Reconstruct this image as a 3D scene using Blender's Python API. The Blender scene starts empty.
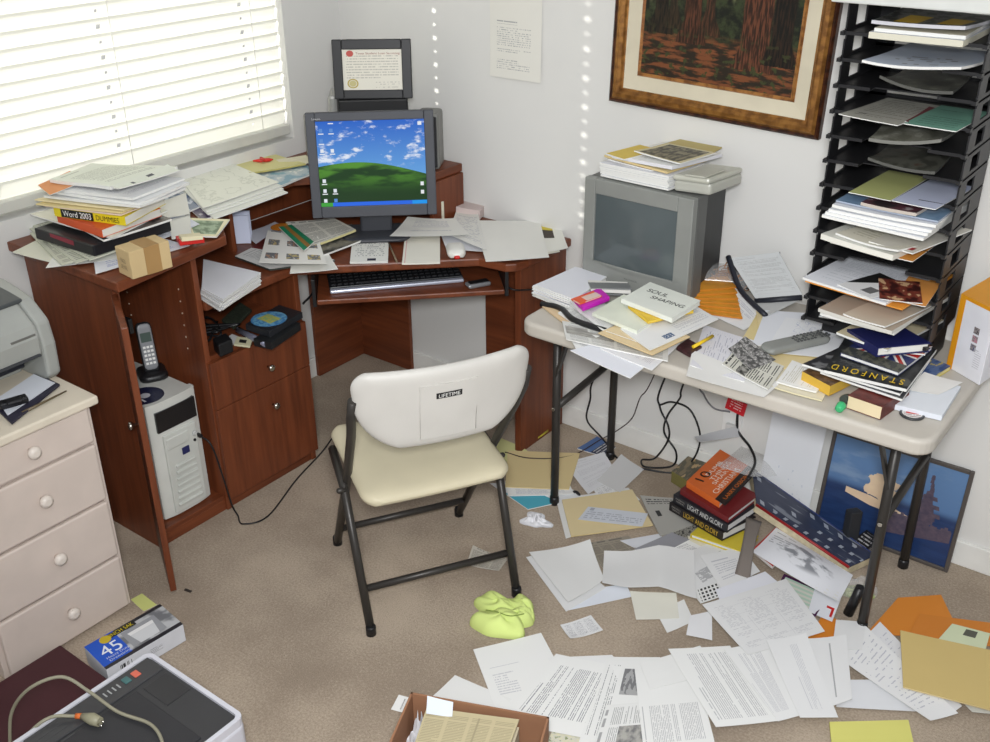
import bpy, bmesh, math, random
from mathutils import Vector, Matrix
R = math.radians
random.seed(7)
SC = bpy.context.scene
COL = SC.collection

# ---------------------------------------------------------------- camera, light, exposure
CX, CY, CZ, YAW, PITCH, ROLL, FPX = (2.95091, -2.90682, 2.00674, -0.65423, 0.47603, -0.0094, 1045.63893)
cam_data = bpy.data.cameras.new('camera'); cam = bpy.data.objects.new('camera', cam_data); COL.objects.link(cam)
cam_data.sensor_width = 36.0; cam_data.sensor_fit = 'HORIZONTAL'
cam_data.lens = FPX * 36.0 / 990.0
cam_data.clip_start = 0.05
_f = Vector((math.sin(YAW) * math.cos(PITCH), math.cos(YAW) * math.cos(PITCH), -math.sin(PITCH)))
_r = Vector((math.cos(YAW), -math.sin(YAW), 0)); _u = _r.cross(_f)
_r2 = math.cos(ROLL) * _r + math.sin(ROLL) * _u; _u2 = -math.sin(ROLL) * _r + math.cos(ROLL) * _u
cam.matrix_world = Matrix(((_r2.x, _u2.x, -_f.x, CX), (_r2.y, _u2.y, -_f.y, CY), (_r2.z, _u2.z, -_f.z, CZ), (0, 0, 0, 1)))
SC.camera = cam
SC.view_settings.view_transform = 'Standard'
SC.view_settings.look = 'None'
SC.view_settings.gamma = 1.0
SC.view_settings.use_curve_mapping = False
SC.view_settings.exposure = 0.0

world = bpy.data.worlds.new('world'); SC.world = world; world.use_nodes = True
world.node_tree.nodes['Background'].inputs[0].default_value = (0.95, 0.97, 1.0, 1)
world.node_tree.nodes['Background'].inputs[1].default_value = 0.40

def lamp(name, kind, loc, aim, energy, color=(1, 1, 1), **kw):
    d = bpy.data.lights.new(name, kind); d.energy = energy; d.color = color
    for k, v in kw.items(): setattr(d, k, v)
    o = bpy.data.objects.new(name, d); COL.objects.link(o); o.location = loc
    o.rotation_euler = (Vector(aim) - Vector(loc)).to_track_quat('-Z', 'Y').to_euler()
    return o
SUN_DIR = Vector((0.745, 0.652, -0.185))
lamp('sun', 'SUN', Vector((-1.5, -1.5, 2)), Vector((-1.5, -1.5, 2)) + SUN_DIR, 6.0, (1, .97, .9), angle=R(0.6))
lamp('window_daylight', 'AREA', (-0.75, -1.4, 1.25), (0.5, -1.4, 1.25), 60, (1, .99, .89), shape='RECTANGLE', size=2.8, size_y=2.6)
lamp('bounce_fill', 'AREA', (2.7, -2.7, 2.75), (1.1, -0.4, 0.6), 14, (1, .98, .95), shape='DISK', size=0.7)  # unseen lamp above the camera, added as soft bounced fill
lamp('camera_flash', 'SPOT', (CX + .02, CY - .02, CZ + .12), (1.35, -0.55, 0.45), 290, (.97, .985, 1), spot_size=R(92), spot_blend=1.0, shadow_soft_size=.14)

# ---------------------------------------------------------------- node expressions
NT = None
def _lk(sock, v):
    if isinstance(v, E): NT.links.new(v.s, sock)
    elif isinstance(v, (int, float)): sock.default_value = v
    else: sock.default_value = tuple(v) + ((1,) if len(v) == 3 and sock.type == 'RGBA' else ())
class E:
    def __init__(s, sock): s.s = sock
    def __add__(a, b): return mth('ADD', a, b)
    __radd__ = __add__
    def __mul__(a, b): return mth('MULTIPLY', a, b)
    __rmul__ = __mul__
    def __sub__(a, b): return mth('SUBTRACT', a, b)
    def __rsub__(a, b): return mth('SUBTRACT', b, a)
    def __truediv__(a, b): return mth('DIVIDE', a, b)
    def __lt__(a, b): return mth('LESS_THAN', a, b)
    def __gt__(a, b): return mth('GREATER_THAN', a, b)
def mth(op, a, b=None):
    n = NT.nodes.new('ShaderNodeMath'); n.operation = op; _lk(n.inputs[0], a)
    if b is not None: _lk(n.inputs[1], b)
    return E(n.outputs[0])
def floor_(a): return mth('FLOOR', a)
def frac(a): return mth('FRACT', a)
def absx(a): return mth('ABSOLUTE', a)
def mx(a, b): return mth('MAXIMUM', a, b)
def mn(a, b): return mth('MINIMUM', a, b)
def sinx(a): return mth('SINE', a)
def vec(x, y, z=0.0):
    n = NT.nodes.new('ShaderNodeCombineXYZ')
    for i, v in enumerate((x, y, z)): _lk(n.inputs[i], v)
    return E(n.outputs[0])
def noise(x, y, z=0.0, scale=1.0, detail=2.0, rough=.5):
    n = NT.nodes.new('ShaderNodeTexNoise'); NT.links.new(vec(x, y, z).s, n.inputs['Vector'])
    n.inputs['Scale'].default_value = scale; n.inputs['Detail'].default_value = detail; n.inputs['Roughness'].default_value = rough
    return E(n.outputs[0])
def rnd(x, y, z=0.0):
    n = NT.nodes.new('ShaderNodeTexWhiteNoise'); NT.links.new(vec(x, y, z).s, n.inputs['Vector']); return E(n.outputs[0])
def smooth(a, lo, hi):
    n = NT.nodes.new('ShaderNodeMapRange'); n.interpolation_type = 'SMOOTHSTEP'; _lk(n.inputs[0], a); _lk(n.inputs[1], lo); _lk(n.inputs[2], hi)
    return E(n.outputs[0])
def mixc(f, a, b):
    n = NT.nodes.new('ShaderNodeMix'); n.data_type = 'RGBA'; _lk(n.inputs[0], f); _lk(n.inputs[6], a); _lk(n.inputs[7], b); return E(n.outputs[2])
def rect(u, v, x0, x1, y0, y1): return (u > x0) * (u < x1) * (v > y0) * (v < y1)
def lines(u, v, n, x0, x1, y0, y1, seed=0.0, dens=.40, word=70, para=.16):
    r = floor_(v * n); f = frac(v * n)
    rag = x1 - 0.35 * (x1 - x0) * (rnd(r, seed + .5) > .86)
    return rect(u, v, x0, x1, y0, y1) * (u < rag) * (f > .34) * (f < .74) * (noise(u * word, r * 7.7 + seed, seed, 1.0, 0.0) > dens) * (rnd(r, seed + 3.1) > para)

def lin(c): return c / 12.92 if c <= .04045 else ((c + .055) / 1.055) ** 2.4
def C(r, g, b): return (lin(r / 255), lin(g / 255), lin(b / 255))
MATS = {}
def newmat(name, rough=.6, metal=0.0, spec=.4, coat=0.0):
    global NT
    m = bpy.data.materials.new(name); m.use_nodes = True; NT = m.node_tree
    b = NT.nodes['Principled BSDF']; b.inputs['Roughness'].default_value = rough; b.inputs['Metallic'].default_value = metal
    b.inputs['Specular IOR Level'].default_value = spec; b.inputs['Coat Weight'].default_value = coat
    return m, b
def objco():
    n = NT.nodes.new('ShaderNodeTexCoord'); s = NT.nodes.new('ShaderNodeSeparateXYZ'); NT.links.new(n.outputs['Object'], s.inputs[0])
    return [E(o) for o in s.outputs]
def uvco():
    n = NT.nodes.new('ShaderNodeTexCoord'); s = NT.nodes.new('ShaderNodeSeparateXYZ'); NT.links.new(n.outputs['UV'], s.inputs[0])
    return E(s.outputs[0]), E(s.outputs[1])
def bump(b, h, strength=.3, dist=.002):
    n = NT.nodes.new('ShaderNodeBump'); n.inputs['Strength'].default_value = strength; n.inputs['Distance'].default_value = dist
    NT.links.new(h.s, n.inputs['Height']); NT.links.new(n.outputs[0], b.inputs['Normal'])
def M(rgb, rough=.55, metal=0.0, spec=.4, var=.05, nscale=9.0, bmp=0.0, coat=0.0):
    key = (rgb, rough, metal, spec, var, nscale, bmp, coat)
    if key in MATS: return MATS[key]
    m, b = newmat('finish_%d_%d_%d' % rgb, rough, metal, spec, coat)
    x, y, z = objco(); n = noise(x, y, z, nscale, 3.0)
    c = C(*rgb)
    NT.links.new(mixc(smooth(n, .3, .7), tuple(v * (1 - var) for v in c), tuple(min(1, v * (1 + var)) for v in c)).s, b.inputs['Base Color'])
    if bmp: bump(b, noise(x, y, z, 350, 2.0), bmp, .001)
    MATS[key] = m; return m
def art(key, fn, rough=.65, emit=0.0, spec=.3, coat=0.0):
    if key in MATS: return MATS[key]
    m, b = newmat('print_' + key, rough, 0, spec, coat)
    u, v = uvco(); col = fn(u, v)
    if emit:
        NT.links.new(col.s, b.inputs['Emission Color']); b.inputs['Emission Strength'].default_value = emit
        b.inputs['Base Color'].default_value = (.01, .01, .01, 1)
    else: NT.links.new(col.s, b.inputs['Base Color'])
    MATS[key] = m; return m

WHITE, OFFW, CREAM = C(233, 233, 231), C(226, 226, 220), C(232, 226, 205)
def p_plain(rgb, seed=0.0):
    return art('plain%d_%d_%d' % rgb, lambda u, v: mixc(noise(u * 3, v * 3, 1.3, 1.0, 2.0), tuple(c * .96 for c in C(*rgb)), C(*rgb)))
def p_text(seed=1.0, n=48, ink=(146, 146, 150), paper=(233, 233, 231), x0=.13, x1=.88, y0=.12, y1=.86, dens=.4, head=True):
    def fn(u, v):
        k = lines(u, v, n, x0, x1, y0, y1, seed, dens)
        if head: k = mx(k, lines(u, v, n * .7, x0, x0 + .4, y1 + .03, min(.97, y1 + .09), seed + 9, .3, 40))
        return mixc(k, C(*paper), C(*ink))
    return art('text%s_%d_%s_%s_%s%s%s%s%s' % (seed, n, ink, paper, x0, x1, y0, y1, dens), fn)
def p_news(seed=1.0, paper=(205, 202, 190), ink=(112, 110, 106), cols=4, rows=60, pics=2, dark=(70, 68, 66)):
    def fn(u, v):
        cu = frac(u * cols); cid = floor_(u * cols)
        k = lines(cu, v + cid * .37 * 0.0, rows, .06, .94, .04, .86, seed, .3, 16, .08) * rect(u, v, .05, .95, .03, .87)
        k = mx(k, lines(u, v, 9, .08, .92, .88, .97, seed + 4, .42, 14, 0.0))
        col = mixc(k, C(*paper), C(*ink))
        for i in range(pics):
            a = random.Random(seed * 31 + i); x = math.floor(a.random() * (cols - 1)) / cols + .02; w = (1 + int(a.random() * 1.6)) / cols - .03
            y = .08 + a.random() * .5; h = .14 + .14 * a.random()
            pic = noise(u * 9, v * 9, seed + i, 1.0, 4.0)
            col = mixc(rect(u, v, x, x + w, y, y + h), col, mixc(smooth(pic, .35, .65), C(*dark), C(170, 168, 162)))
        return col
    return art('news%s%s%d%d%d' % (seed, paper, cols, rows, pics), fn, .8)
def p_form(seed=1.0, paper=(228, 228, 228), ink=(150, 150, 156)):
    def fn(u, v):
        k = lines(frac(u * 3), v, 46, .08, .8, .08, .9, seed, .46, 12, .2) * rect(u, v, .08, .93, .08, .92)
        k = mx(k, (frac(v * 6) < .02) * rect(u, v, .07, .94, .07, .93)); k = mx(k, (frac(u * 3) < .012) * rect(u, v, .07, .94, .1, .6))
        return mixc(k, C(*paper), C(*ink))
    return art('form%s%s' % (seed, paper), fn)
def p_hand(seed=1.0, paper=(230, 229, 224), ink=(160, 160, 172), rules=True):
    def fn(u, v):
        w = v + .012 * (noise(u * 60, v * 3, seed, 1.0, 1.0) - .5)
        r = floor_(w * 22); f = frac(w * 22)
        k = (absx(f - .5 - .35 * (noise(u * 90, r, seed, 1.0, 0.0) - .5)) < .1) * rect(u, v, .1, .9, .12, .9) * (noise(u * 7, r * 3.3, seed) > .5)
        col = mixc(k, C(*paper), C(*ink))
        if rules: col = mixc((frac(v * 22) < .06) * (v < .9), col, C(200, 205, 222))
        return col
    return art('hand%s%s%s' % (seed, paper, rules), fn)
def p_pics(seed=1.0, paper=(231, 230, 226), nx=3, ny=3):
    def fn(u, v):
        a, b = frac(u * nx), frac(v * ny)
        pic = noise(u * 14, v * 14, seed, 1.0, 4.0); hue = noise(floor_(u * nx) * 5.37 + .4, floor_(v * ny) * 3.71 + .3, seed)
        c1 = mixc(smooth(hue, .35, .65), C(160, 120, 108), C(190, 176, 120)); c2 = mixc(pic > .54, C(112, 114, 118), c1)
        c2 = mixc(smooth(pic, .40, .34), c2, C(205, 200, 190))
        return mixc(rect(a, b, .2, .8, .34, .76), C(*paper), c2)
    return art('pics%s%s%d%d' % (seed, paper, nx, ny), fn)
def p_cover(seed, c1, c2, c3, scale=4.0, text=None):
    def fn(u, v):
        n = noise(u * scale, v * scale, seed, 1.0, 4.0)
        col = mixc(smooth(n, .42, .5), C(*c1), C(*c2)); col = mixc(smooth(n, .58, .64), col, C(*c3))
        if text: col = mixc(lines(u, v, 10, .1, .9, .68, .95, seed, .4, 14, .05), col, C(*text))
        return col
    return art('cover%s%s%s%s%s' % (seed, c1, c2, c3, text), fn, .35, spec=.5)

def wood_fn(along='y', scale=1.0, dark=(86, 43, 25), light=(126, 67, 39)):
    key = ('wood', along, dark, light)
    if key in MATS: return MATS[key]
    m, b = newmat('cherry_laminate_' + along, .42, 0, .4)
    x, y, z = objco(); co = {'x': x, 'y': y, 'z': z}
    a = {k: (c * (1.6 if k == along else 26.0)) for k, c in co.items()}
    n = noise(a['x'], a['y'], a['z'], 1.0, 4.0, .6); n2 = noise(a['x'] * 3.1, a['y'] * 3.1, a['z'] * 3.1, 1.0, 2.0)
    NT.links.new(mixc(smooth(n * .6 + n2 * .4, .22, .78), C(*dark), C(*light)).s, b.inputs['Base Color'])
    MATS[key] = m; return m
WX, WY, WZ = wood_fn('x'), wood_fn('y'), wood_fn('z')
BLACK = M((26, 26, 28), .4); BLKPL = M((34, 34, 37), .5); CHROME = M((190, 185, 175), .25, 1.0)
STEEL = M((58, 55, 52), .4, .3); SILVER = M((168, 168, 164), .38, .2)

# ---------------------------------------------------------------- mesh building
ORG = {}
class MB:
    def __init__(s): s.v = []; s.f = []; s.uv = []; s.m = []; s.sm = []
    def face(s, idx, uv=None, m=0, smooth=False):
        s.f.append(tuple(idx)); s.uv.append(uv); s.m.append(m); s.sm.append(smooth)
    def add(s, vs, fs, m=0, smooth=False, uvs=None):
        b = len(s.v); s.v += [tuple(v) for v in vs]
        for i, f in enumerate(fs): s.face([b + k for k in f], uvs[i] if uvs else None, m, smooth)
    def box(s, x0, x1, y0, y1, z0, z1, m=0, mat=None):
        vs = [Vector((x, y, z)) for z in (z0, z1) for y in (y0, y1) for x in (x0, x1)]
        if mat: vs = [mat @ v for v in vs]
        q = [(0, 0), (1, 0), (1, 1), (0, 1)]
        s.add(vs, [(0, 2, 3, 1), (4, 5, 7, 6), (0, 1, 5, 4), (2, 6, 7, 3), (0, 4, 6, 2), (1, 3, 7, 5)], m, False, [None, q, q, None, None, q])
        return s
    def prism(s, poly, z0, z1, m=0, mat=None, smooth=False, taper=1.0):
        n = len(poly); cx = sum(p[0] for p in poly) / n; cy = sum(p[1] for p in poly) / n
        vs = [Vector((p[0], p[1], z0)) for p in poly] + [Vector((cx + (p[0] - cx) * taper, cy + (p[1] - cy) * taper, z1)) for p in poly]
        if mat: vs = [mat @ v for v in vs]
        x0 = min(p[0] for p in poly); x1 = max(p[0] for p in poly); y0 = min(p[1] for p in poly); y1 = max(p[1] for p in poly)
        tuv = [((p[0] - x0) / max(x1 - x0, 1e-6), (p[1] - y0) / max(y1 - y0, 1e-6)) for p in poly]
        b = len(s.v); s.v += [tuple(v) for v in vs]
        s.face([b + i for i in range(n - 1, -1, -1)], None, m); s.face([b + n + i for i in range(n)], tuv, m)
        for i in range(n):
            j = (i + 1) % n; s.face((b + i, b + j, b + n + j, b + n + i), [(0, 0), (1, 0), (1, 1), (0, 1)], m, smooth)
        return s
    def para(s, L, F, Rr, h, m=0, top_m=None):
        L, F, Rr = Vector(L), Vector(F), Vector(Rr); B = L + Rr - F
        up = Vector((0, 0, h)); vs = [F, Rr, B, L, F + up, Rr + up, B + up, L + up]
        q = [(0, 0), (1, 0), (1, 1), (0, 1)]
        b = len(s.v); s.v += [tuple(v) for v in vs]
        s.face((b + 3, b + 2, b + 1, b), None, m); s.face((b + 7, b + 4, b + 5, b + 6), q, m if top_m is None else top_m)
        for i in range(4):
            j = (i + 1) % 4; s.face((b + i, b + j, b + 4 + j, b + 4 + i), q, m)
        return s
    def tube(s, pts, r, seg=8, m=0, closed=False, cap=True):
        pts = [Vector(p) for p in pts]; n = len(pts); b = len(s.v); up = None
        for i, p in enumerate(pts):
            t = (pts[min(i + 1, n - 1)] - pts[max(i - 1, 0)]).normalized()
            if up is None: up = t.orthogonal().normalized()
            up = (up - up.dot(t) * t); up = up.normalized() if up.length > 1e-6 else t.orthogonal().normalized()
            w = t.cross(up); rr = r[i] if isinstance(r, (list, tuple)) else r
            for k in range(seg):
                a = 2 * math.pi * k / seg; s.v.append(tuple(p + rr * (math.cos(a) * up + math.sin(a) * w)))
        for i in range(n - 1):
            for k in range(seg):
                l = (k + 1) % seg; s.face((b + i * seg + k, b + i * seg + l, b + (i + 1) * seg + l, b + (i + 1) * seg + k), None, m, True)
        if cap:
            s.face([b + k for k in range(seg - 1, -1, -1)], None, m); s.face([b + (n - 1) * seg + k for k in range(seg)], None, m)
        return s
    def lathe(s, prof, seg=20, m=0, mat=None):
        b = len(s.v); mat = mat or Matrix()
        for r, z in prof:
            for k in range(seg):
                a = 2 * math.pi * k / seg; s.v.append(tuple(mat @ Vector((r * math.cos(a), r * math.sin(a), z))))
        for i in range(len(prof) - 1):
            for k in range(seg):
                l = (k + 1) % seg; s.face((b + i * seg + k, b + i * seg + l, b + (i + 1) * seg + l, b + (i + 1) * seg + k), None, m, True)
        s.face([b + k for k in range(seg - 1, -1, -1)], None, m); e = b + (len(prof) - 1) * seg
        s.face([e + k for k in range(seg)], [(.5 + .5 * math.cos(2 * math.pi * k / seg), .5 + .5 * math.sin(2 * math.pi * k / seg)) for k in range(seg)], m)
        return s
    def grid(s, fn, nu, nv, m=0, smooth=True, flip=False):
        b = len(s.v)
        for j in range(nv + 1):
            for i in range(nu + 1): s.v.append(tuple(fn(i / nu, j / nv)))
        w = nu + 1
        for j in range(nv):
            for i in range(nu):
                q = (b + j * w + i, b + j * w + i + 1, b + (j + 1) * w + i + 1, b + (j + 1) * w + i)
                uv = [(i / nu, j / nv), ((i + 1) / nu, j / nv), ((i + 1) / nu, (j + 1) / nv), (i / nu, (j + 1) / nv)]
                if flip: q = q[::-1]; uv = uv[::-1]
                s.face(q, uv, m, smooth)
        return s
    def pad(s, W, H, T, r, bend=0.0, mat=None, m=0, n=20, edge=6.0, dish=0.0, taper=0.0, rb=None):
        """rounded slab in local XY, thickness along Z, bent along X"""
        mat = mat or Matrix()
        def hw(t):
            k = rb if (rb and t < 0) else r; y = abs(t) * H; d = y - (H - k)
            return W if d <= 0 else W - k + math.sqrt(max(k * k - d * d, 0))
        def sp(a): a = 2 * a - 1; return math.copysign(abs(math.sin(a * math.pi / 2)) ** .8, a)
        def side(sg):
            def fn(a, b):
                q, t = sp(a), sp(b); e = max(abs(q), abs(t)); th = T / 2 * math.sqrt(max(1 - e ** edge, 0)); x = q * hw(t) * (1 + taper * t)
                zz = sg * th + bend * x * x - (dish * (1 - q * q) * (1 - t * t))
                return mat @ Vector((x, t * H, zz))
            return fn
        s.grid(side(1), n, n, m); s.grid(side(-1), n, n, m, True, True); return s
    def build(s, name, mats, parent=None, world=False, bevel=0.0, seg=2, weld=False):
        me = bpy.data.meshes.new(name); vs = [Vector(v) for v in s.v]; o = bpy.data.objects.new(name, me)
        if parent is not None:
            O = ORG[parent.name]
            if world: inv = O.inverted(); vs = [inv @ v for v in vs]
            ORG[o.name] = O
        elif world:
            lo = Vector([min(v[i] for v in vs) for i in range(3)]); hi = Vector([max(v[i] for v in vs) for i in range(3)])
            org = Vector(((lo.x + hi.x) / 2, (lo.y + hi.y) / 2, lo.z)); vs = [v - org for v in vs]; o.location = org; ORG[o.name] = Matrix.Translation(org)
        else: ORG[o.name] = Matrix()
        me.from_pydata([tuple(v) for v in vs], [], s.f)
        ul = me.uv_layers.new(name='UVMap'); k = 0; data = [0.0] * (2 * len(me.loops))
        for f, uv in zip(s.f, s.uv):
            for i in range(len(f)):
                if uv: data[2 * k], data[2 * k + 1] = uv[i]
                k += 1
        ul.data.foreach_set('uv', data)
        me.polygons.foreach_set('material_index', s.m); me.polygons.foreach_set('use_smooth', s.sm)
        for mm in (mats if isinstance(mats, (list, tuple)) else [mats]): me.materials.append(mm)
        COL.objects.link(o)
        if parent is not None: o.parent = parent
        if weld:
            bm = bmesh.new(); bm.from_mesh(me); bmesh.ops.remove_doubles(bm, verts=bm.verts, dist=1e-5); bm.to_mesh(me); bm.free()
        if bevel:
            b = o.modifiers.new('bevel', 'BEVEL'); b.width = bevel; b.segments = seg; b.limit_method = 'ANGLE'; b.angle_limit = R(40)
        return o
def tag(o, label, cat, group=None, kind=None):
    o['label'] = label; o['category'] = cat
    if group: o['group'] = group
    if kind: o['kind'] = kind
    return o
def struct(o): o['kind'] = 'structure'; return o
def thing(name, label, cat, loc=(0, 0, 0), rz=0.0, group=None):
    o = bpy.data.objects.new(name, None); COL.objects.link(o); o.location = loc; o.rotation_euler = (0, 0, rz); o.empty_display_size = .05
    ORG[o.name] = Matrix.Translation(Vector(loc)) @ Matrix.Rotation(rz, 4, 'Z')
    return tag(o, label, cat, group)
def text(name, body, ctr, xd, yd, mat, parent=None, width=None, height=None, world=True, depth=.0004):
    """flat lettering centred at ctr, reading along xd, up along yd"""
    cu = bpy.data.curves.new('t', 'FONT'); cu.body = body; cu.align_x = 'CENTER'; cu.align_y = 'CENTER'; cu.extrude = 0
    tmp = bpy.data.objects.new('t', cu); me = bpy.data.meshes.new_from_object(tmp)
    vs = [v.co.copy() for v in me.vertices]; fs = [tuple(p.vertices) for p in me.polygons]
    bpy.data.objects.remove(tmp); bpy.data.curves.remove(cu); bpy.data.meshes.remove(me)
    lo = [min(v[i] for v in vs) for i in range(2)]; hi = [max(v[i] for v in vs) for i in range(2)]
    sx = sy = None
    if width: sx = width / (hi[0] - lo[0])
    if height: sy = height / (hi[1] - lo[1])
    sx = sx or sy; sy = sy or sx
    xd = Vector(xd).normalized(); yd = Vector(yd); yd = (yd - yd.dot(xd) * xd).normalized(); nd = xd.cross(yd)
    mb = MB(); mb.add([Vector(ctr) + xd * ((v.x - (lo[0] + hi[0]) / 2) * sx) + yd * ((v.y - (lo[1] + hi[1]) / 2) * sy) + nd * depth for v in vs], fs)
    return mb.build(name, mat, parent, world)
def spline(pts, n=6):
    P = [Vector(p) for p in pts]; P = [2 * P[0] - P[1]] + P + [2 * P[-1] - P[-2]]; out = []
    for i in range(1, len(P) - 2):
        a, b, c, d = P[i - 1:i + 3]
        for k in range(n):
            t = k / n; out.append(.5 * ((2 * b) + (c - a) * t + (2 * a - 5 * b + 4 * c - d) * t * t + (3 * b - a - 3 * c + d) * t ** 3))
    out.append(P[-2]); return out
def rrect(x0, x1, y0, y1, r, n=6):
    out = []
    for cx, cy, a0 in ((x1 - r, y0 + r, -90), (x1 - r, y1 - r, 0), (x0 + r, y1 - r, 90), (x0 + r, y0 + r, 180)):
        for k in range(n + 1):
            a = R(a0 + 90 * k / n); out.append((cx + r * math.cos(a), cy + r * math.sin(a)))
    return out
SEED = [0]
def sheet_mb(q, curl=.004, th=.0007, seed=None, fold=None, n=10, hump=0.0):
    """a sheet between four world corners (TL, TR, BR, BL in its own reading), slightly curled, with real thickness"""
    SEED[0] += 1; rg = random.Random(seed if seed is not None else SEED[0])
    TL, TR, BR, BL = [Vector(p) for p in q]; ls = [rg.random() ** 2 * curl for _ in range(4)]; ph = rg.random() * 6; ax = rg.random()
    def pt(u, v):
        p = BL * (1 - u) * (1 - v) + BR * u * (1 - v) + TR * u * v + TL * (1 - u) * v
        e = lambda a: max(0, abs(a)) ** 2.2
        z = ls[0] * e(1 - u) * e(v) + ls[1] * e(u) * e(v) + ls[2] * e(u) * e(1 - v) + ls[3] * e(1 - u) * e(1 - v)
        z += curl * .12 * (1 + math.sin(ph + 5 * (u * ax + v * (1 - ax)))) + hump * math.sin(math.pi * u) * math.sin(math.pi * v)
        if fold: z += fold[1] * max(0, 1 - abs((u if fold[0] == 'u' else v) - fold[2]) / .35)
        return p + Vector((0, 0, z))
    mb = MB(); nrm = (TR - TL).cross(TL - BL)
    fl = nrm.z < 0
    mb.grid(lambda u, v: pt(u, v) + Vector((0, 0, th)), n, n, 0, True, fl); mb.grid(pt, n, n, 1, True, not fl)
    rim = [(i / n, 0) for i in range(n)] + [(1, i / n) for i in range(n)] + [(1 - i / n, 1) for i in range(n)] + [(0, 1 - i / n) for i in range(n)]
    b = len(mb.v); k = len(rim)
    for u, v in rim: mb.v.append(tuple(pt(u, v)))
    for u, v in rim: mb.v.append(tuple(pt(u, v) + Vector((0, 0, th))))
    for i in range(k): j = (i + 1) % k; mb.face((b + i, b + j, b + k + j, b + k + i), None, 1)
    return mb
def sheet(name, label, cat, q, mat, group=None, edge=None, **kw):
    mb = sheet_mb(q, **kw)
    o = mb.build(name, [mat, edge or p_plain((226, 226, 222))], None, True)
    return tag(o, label, cat, group)
def paper(label, q, mat, **kw): return sheet('paper_sheet', label, 'paper', q, mat, **kw)
def stack(name, label, cat, q, n, dz, mats, group, jit=.006, rot=2.0, **kw):
    """n loose sheets, each an object, squared up roughly over the corners q"""
    rg = random.Random(len(label) + n); c = sum((Vector(p) for p in q), Vector()) / 4
    for i in range(n):
        m = Matrix.Translation(Vector((rg.uniform(-jit, jit), rg.uniform(-jit, jit), dz * i))) @ Matrix.Translation(c) @ Matrix.Rotation(R(rg.uniform(-rot, rot)), 4, 'Z') @ Matrix.Translation(-c)
        sheet(name, label, cat, [m @ Vector(p) for p in q], mats[i % len(mats)] if i < n - 1 else mats[-1], group, curl=kw.get('curl', .0015), th=kw.get('th', dz * .8), seed=5)
def block(name, label, cat, L, F, Rr, h, mats, group=None, bevel=.0015, top_m=None):
    o = MB().para(L, F, Rr, h, 0, top_m).build(name, mats, None, True, bevel); return tag(o, label, cat, group)
def book(label, L, F, Rr, h, cover, pages=None, spine='left', top=None, name='book', group=None, soft=False):
    """book lying flat; L, F, R are its bottom corners at left, front and right. spine on the L-F or the F-R side"""
    L, F, Rr = Vector(L), Vector(F), Vector(Rr); B = L + Rr - F; t = .0012 if soft else .003; g = .0015 if soft else .004
    root = thing(name, label, 'book', ((L + Rr) / 2)[:], 0, group)
    a = (L - F).normalized(); b = (Rr - F).normalized(); up = Vector((0, 0, 1))
    mb = MB(); mb.para(L, F, Rr, t); mb.para(L + up * (h - t), F + up * (h - t), Rr + up * (h - t), t, 0, 1)
    if spine == 'left': mb.para(L + up * t, F + up * t, F + b * t + up * t, h - 2 * t)
    elif spine == 'right': mb.para(F + a * t + up * t, F + up * t, Rr + up * t, h - 2 * t)
    else: mb.para(L + up * t, L - a * t + up * t, B - a * t + up * t, h - 2 * t)
    mb.build('cover', [cover, top or cover], root, True)
    ga = a * g; gb = b * g
    pb = MB().para(L - ga + gb + up * t, F + ga + gb + up * t, Rr + ga - gb + up * t, h - 2 * t)
    pb.build('page_block', pages or M((222, 216, 196), .8, var=.08, nscale=60), root, True)
    return root

# ================================================================ the room
def mat_wall():
    m, b = newmat('wall_paint', .85, 0, .2); x, y, z = objco()
    NT.links.new(mixc(noise(x, y, z, 1.2, 3.0), C(216, 215, 211), C(223, 222, 219)).s, b.inputs['Base Color'])
    bump(b, noise(x, y, z, 120, 3.0), .08, .002); return m
def mat_carpet():
    m, b = newmat('beige_carpet', .95, 0, .1); x, y, z = objco()
    n = noise(x, y, z, 3.0, 4.0) * .6 + noise(x, y, z, 160, 2.0) * .4
    col = mixc(smooth(n, .34, .66), C(156, 141, 125), C(194, 178, 159))
    col = mixc(smooth(noise(x, y, 3.3, 7, 5.0, .7), .66, .8) * .35, col, C(110, 92, 76))
    NT.links.new(col.s, b.inputs['Base Color']); bump(b, noise(x, y, z, 420, 3.0), .9, .004); return m
WALL = mat_wall(); TRIM = M((228, 227, 222), .5)
struct(MB().box(-.14, 4.2, -4.4, .14, -.06, 0).build('floor', mat_carpet()))
WY0, WY1, WZ0, WZ1 = -2.75, -.28, .995, 2.2
mb = MB(); mb.box(-.14, 0, -4.4, .14, 0, WZ0); mb.box(-.14, 0, -4.4, .14, WZ1, 2.5); mb.box(-.14, 0, -4.4, WY0, WZ0, WZ1); mb.box(-.14, 0, WY1, .14, WZ0, WZ1)
struct(mb.build('wall_left', WALL))
struct(MB().box(0, 4.2, 0, .14, 0, 2.5).build('wall_back', WALL))
struct(MB().box(.0, 4.2, -.012, 0, 0, .085).build('baseboard_back', TRIM, None, False, .003))
struct(MB().box(0, .012, -4.4, -.012, 0, .085).build('baseboard_left', TRIM, None, False, .003))
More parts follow.
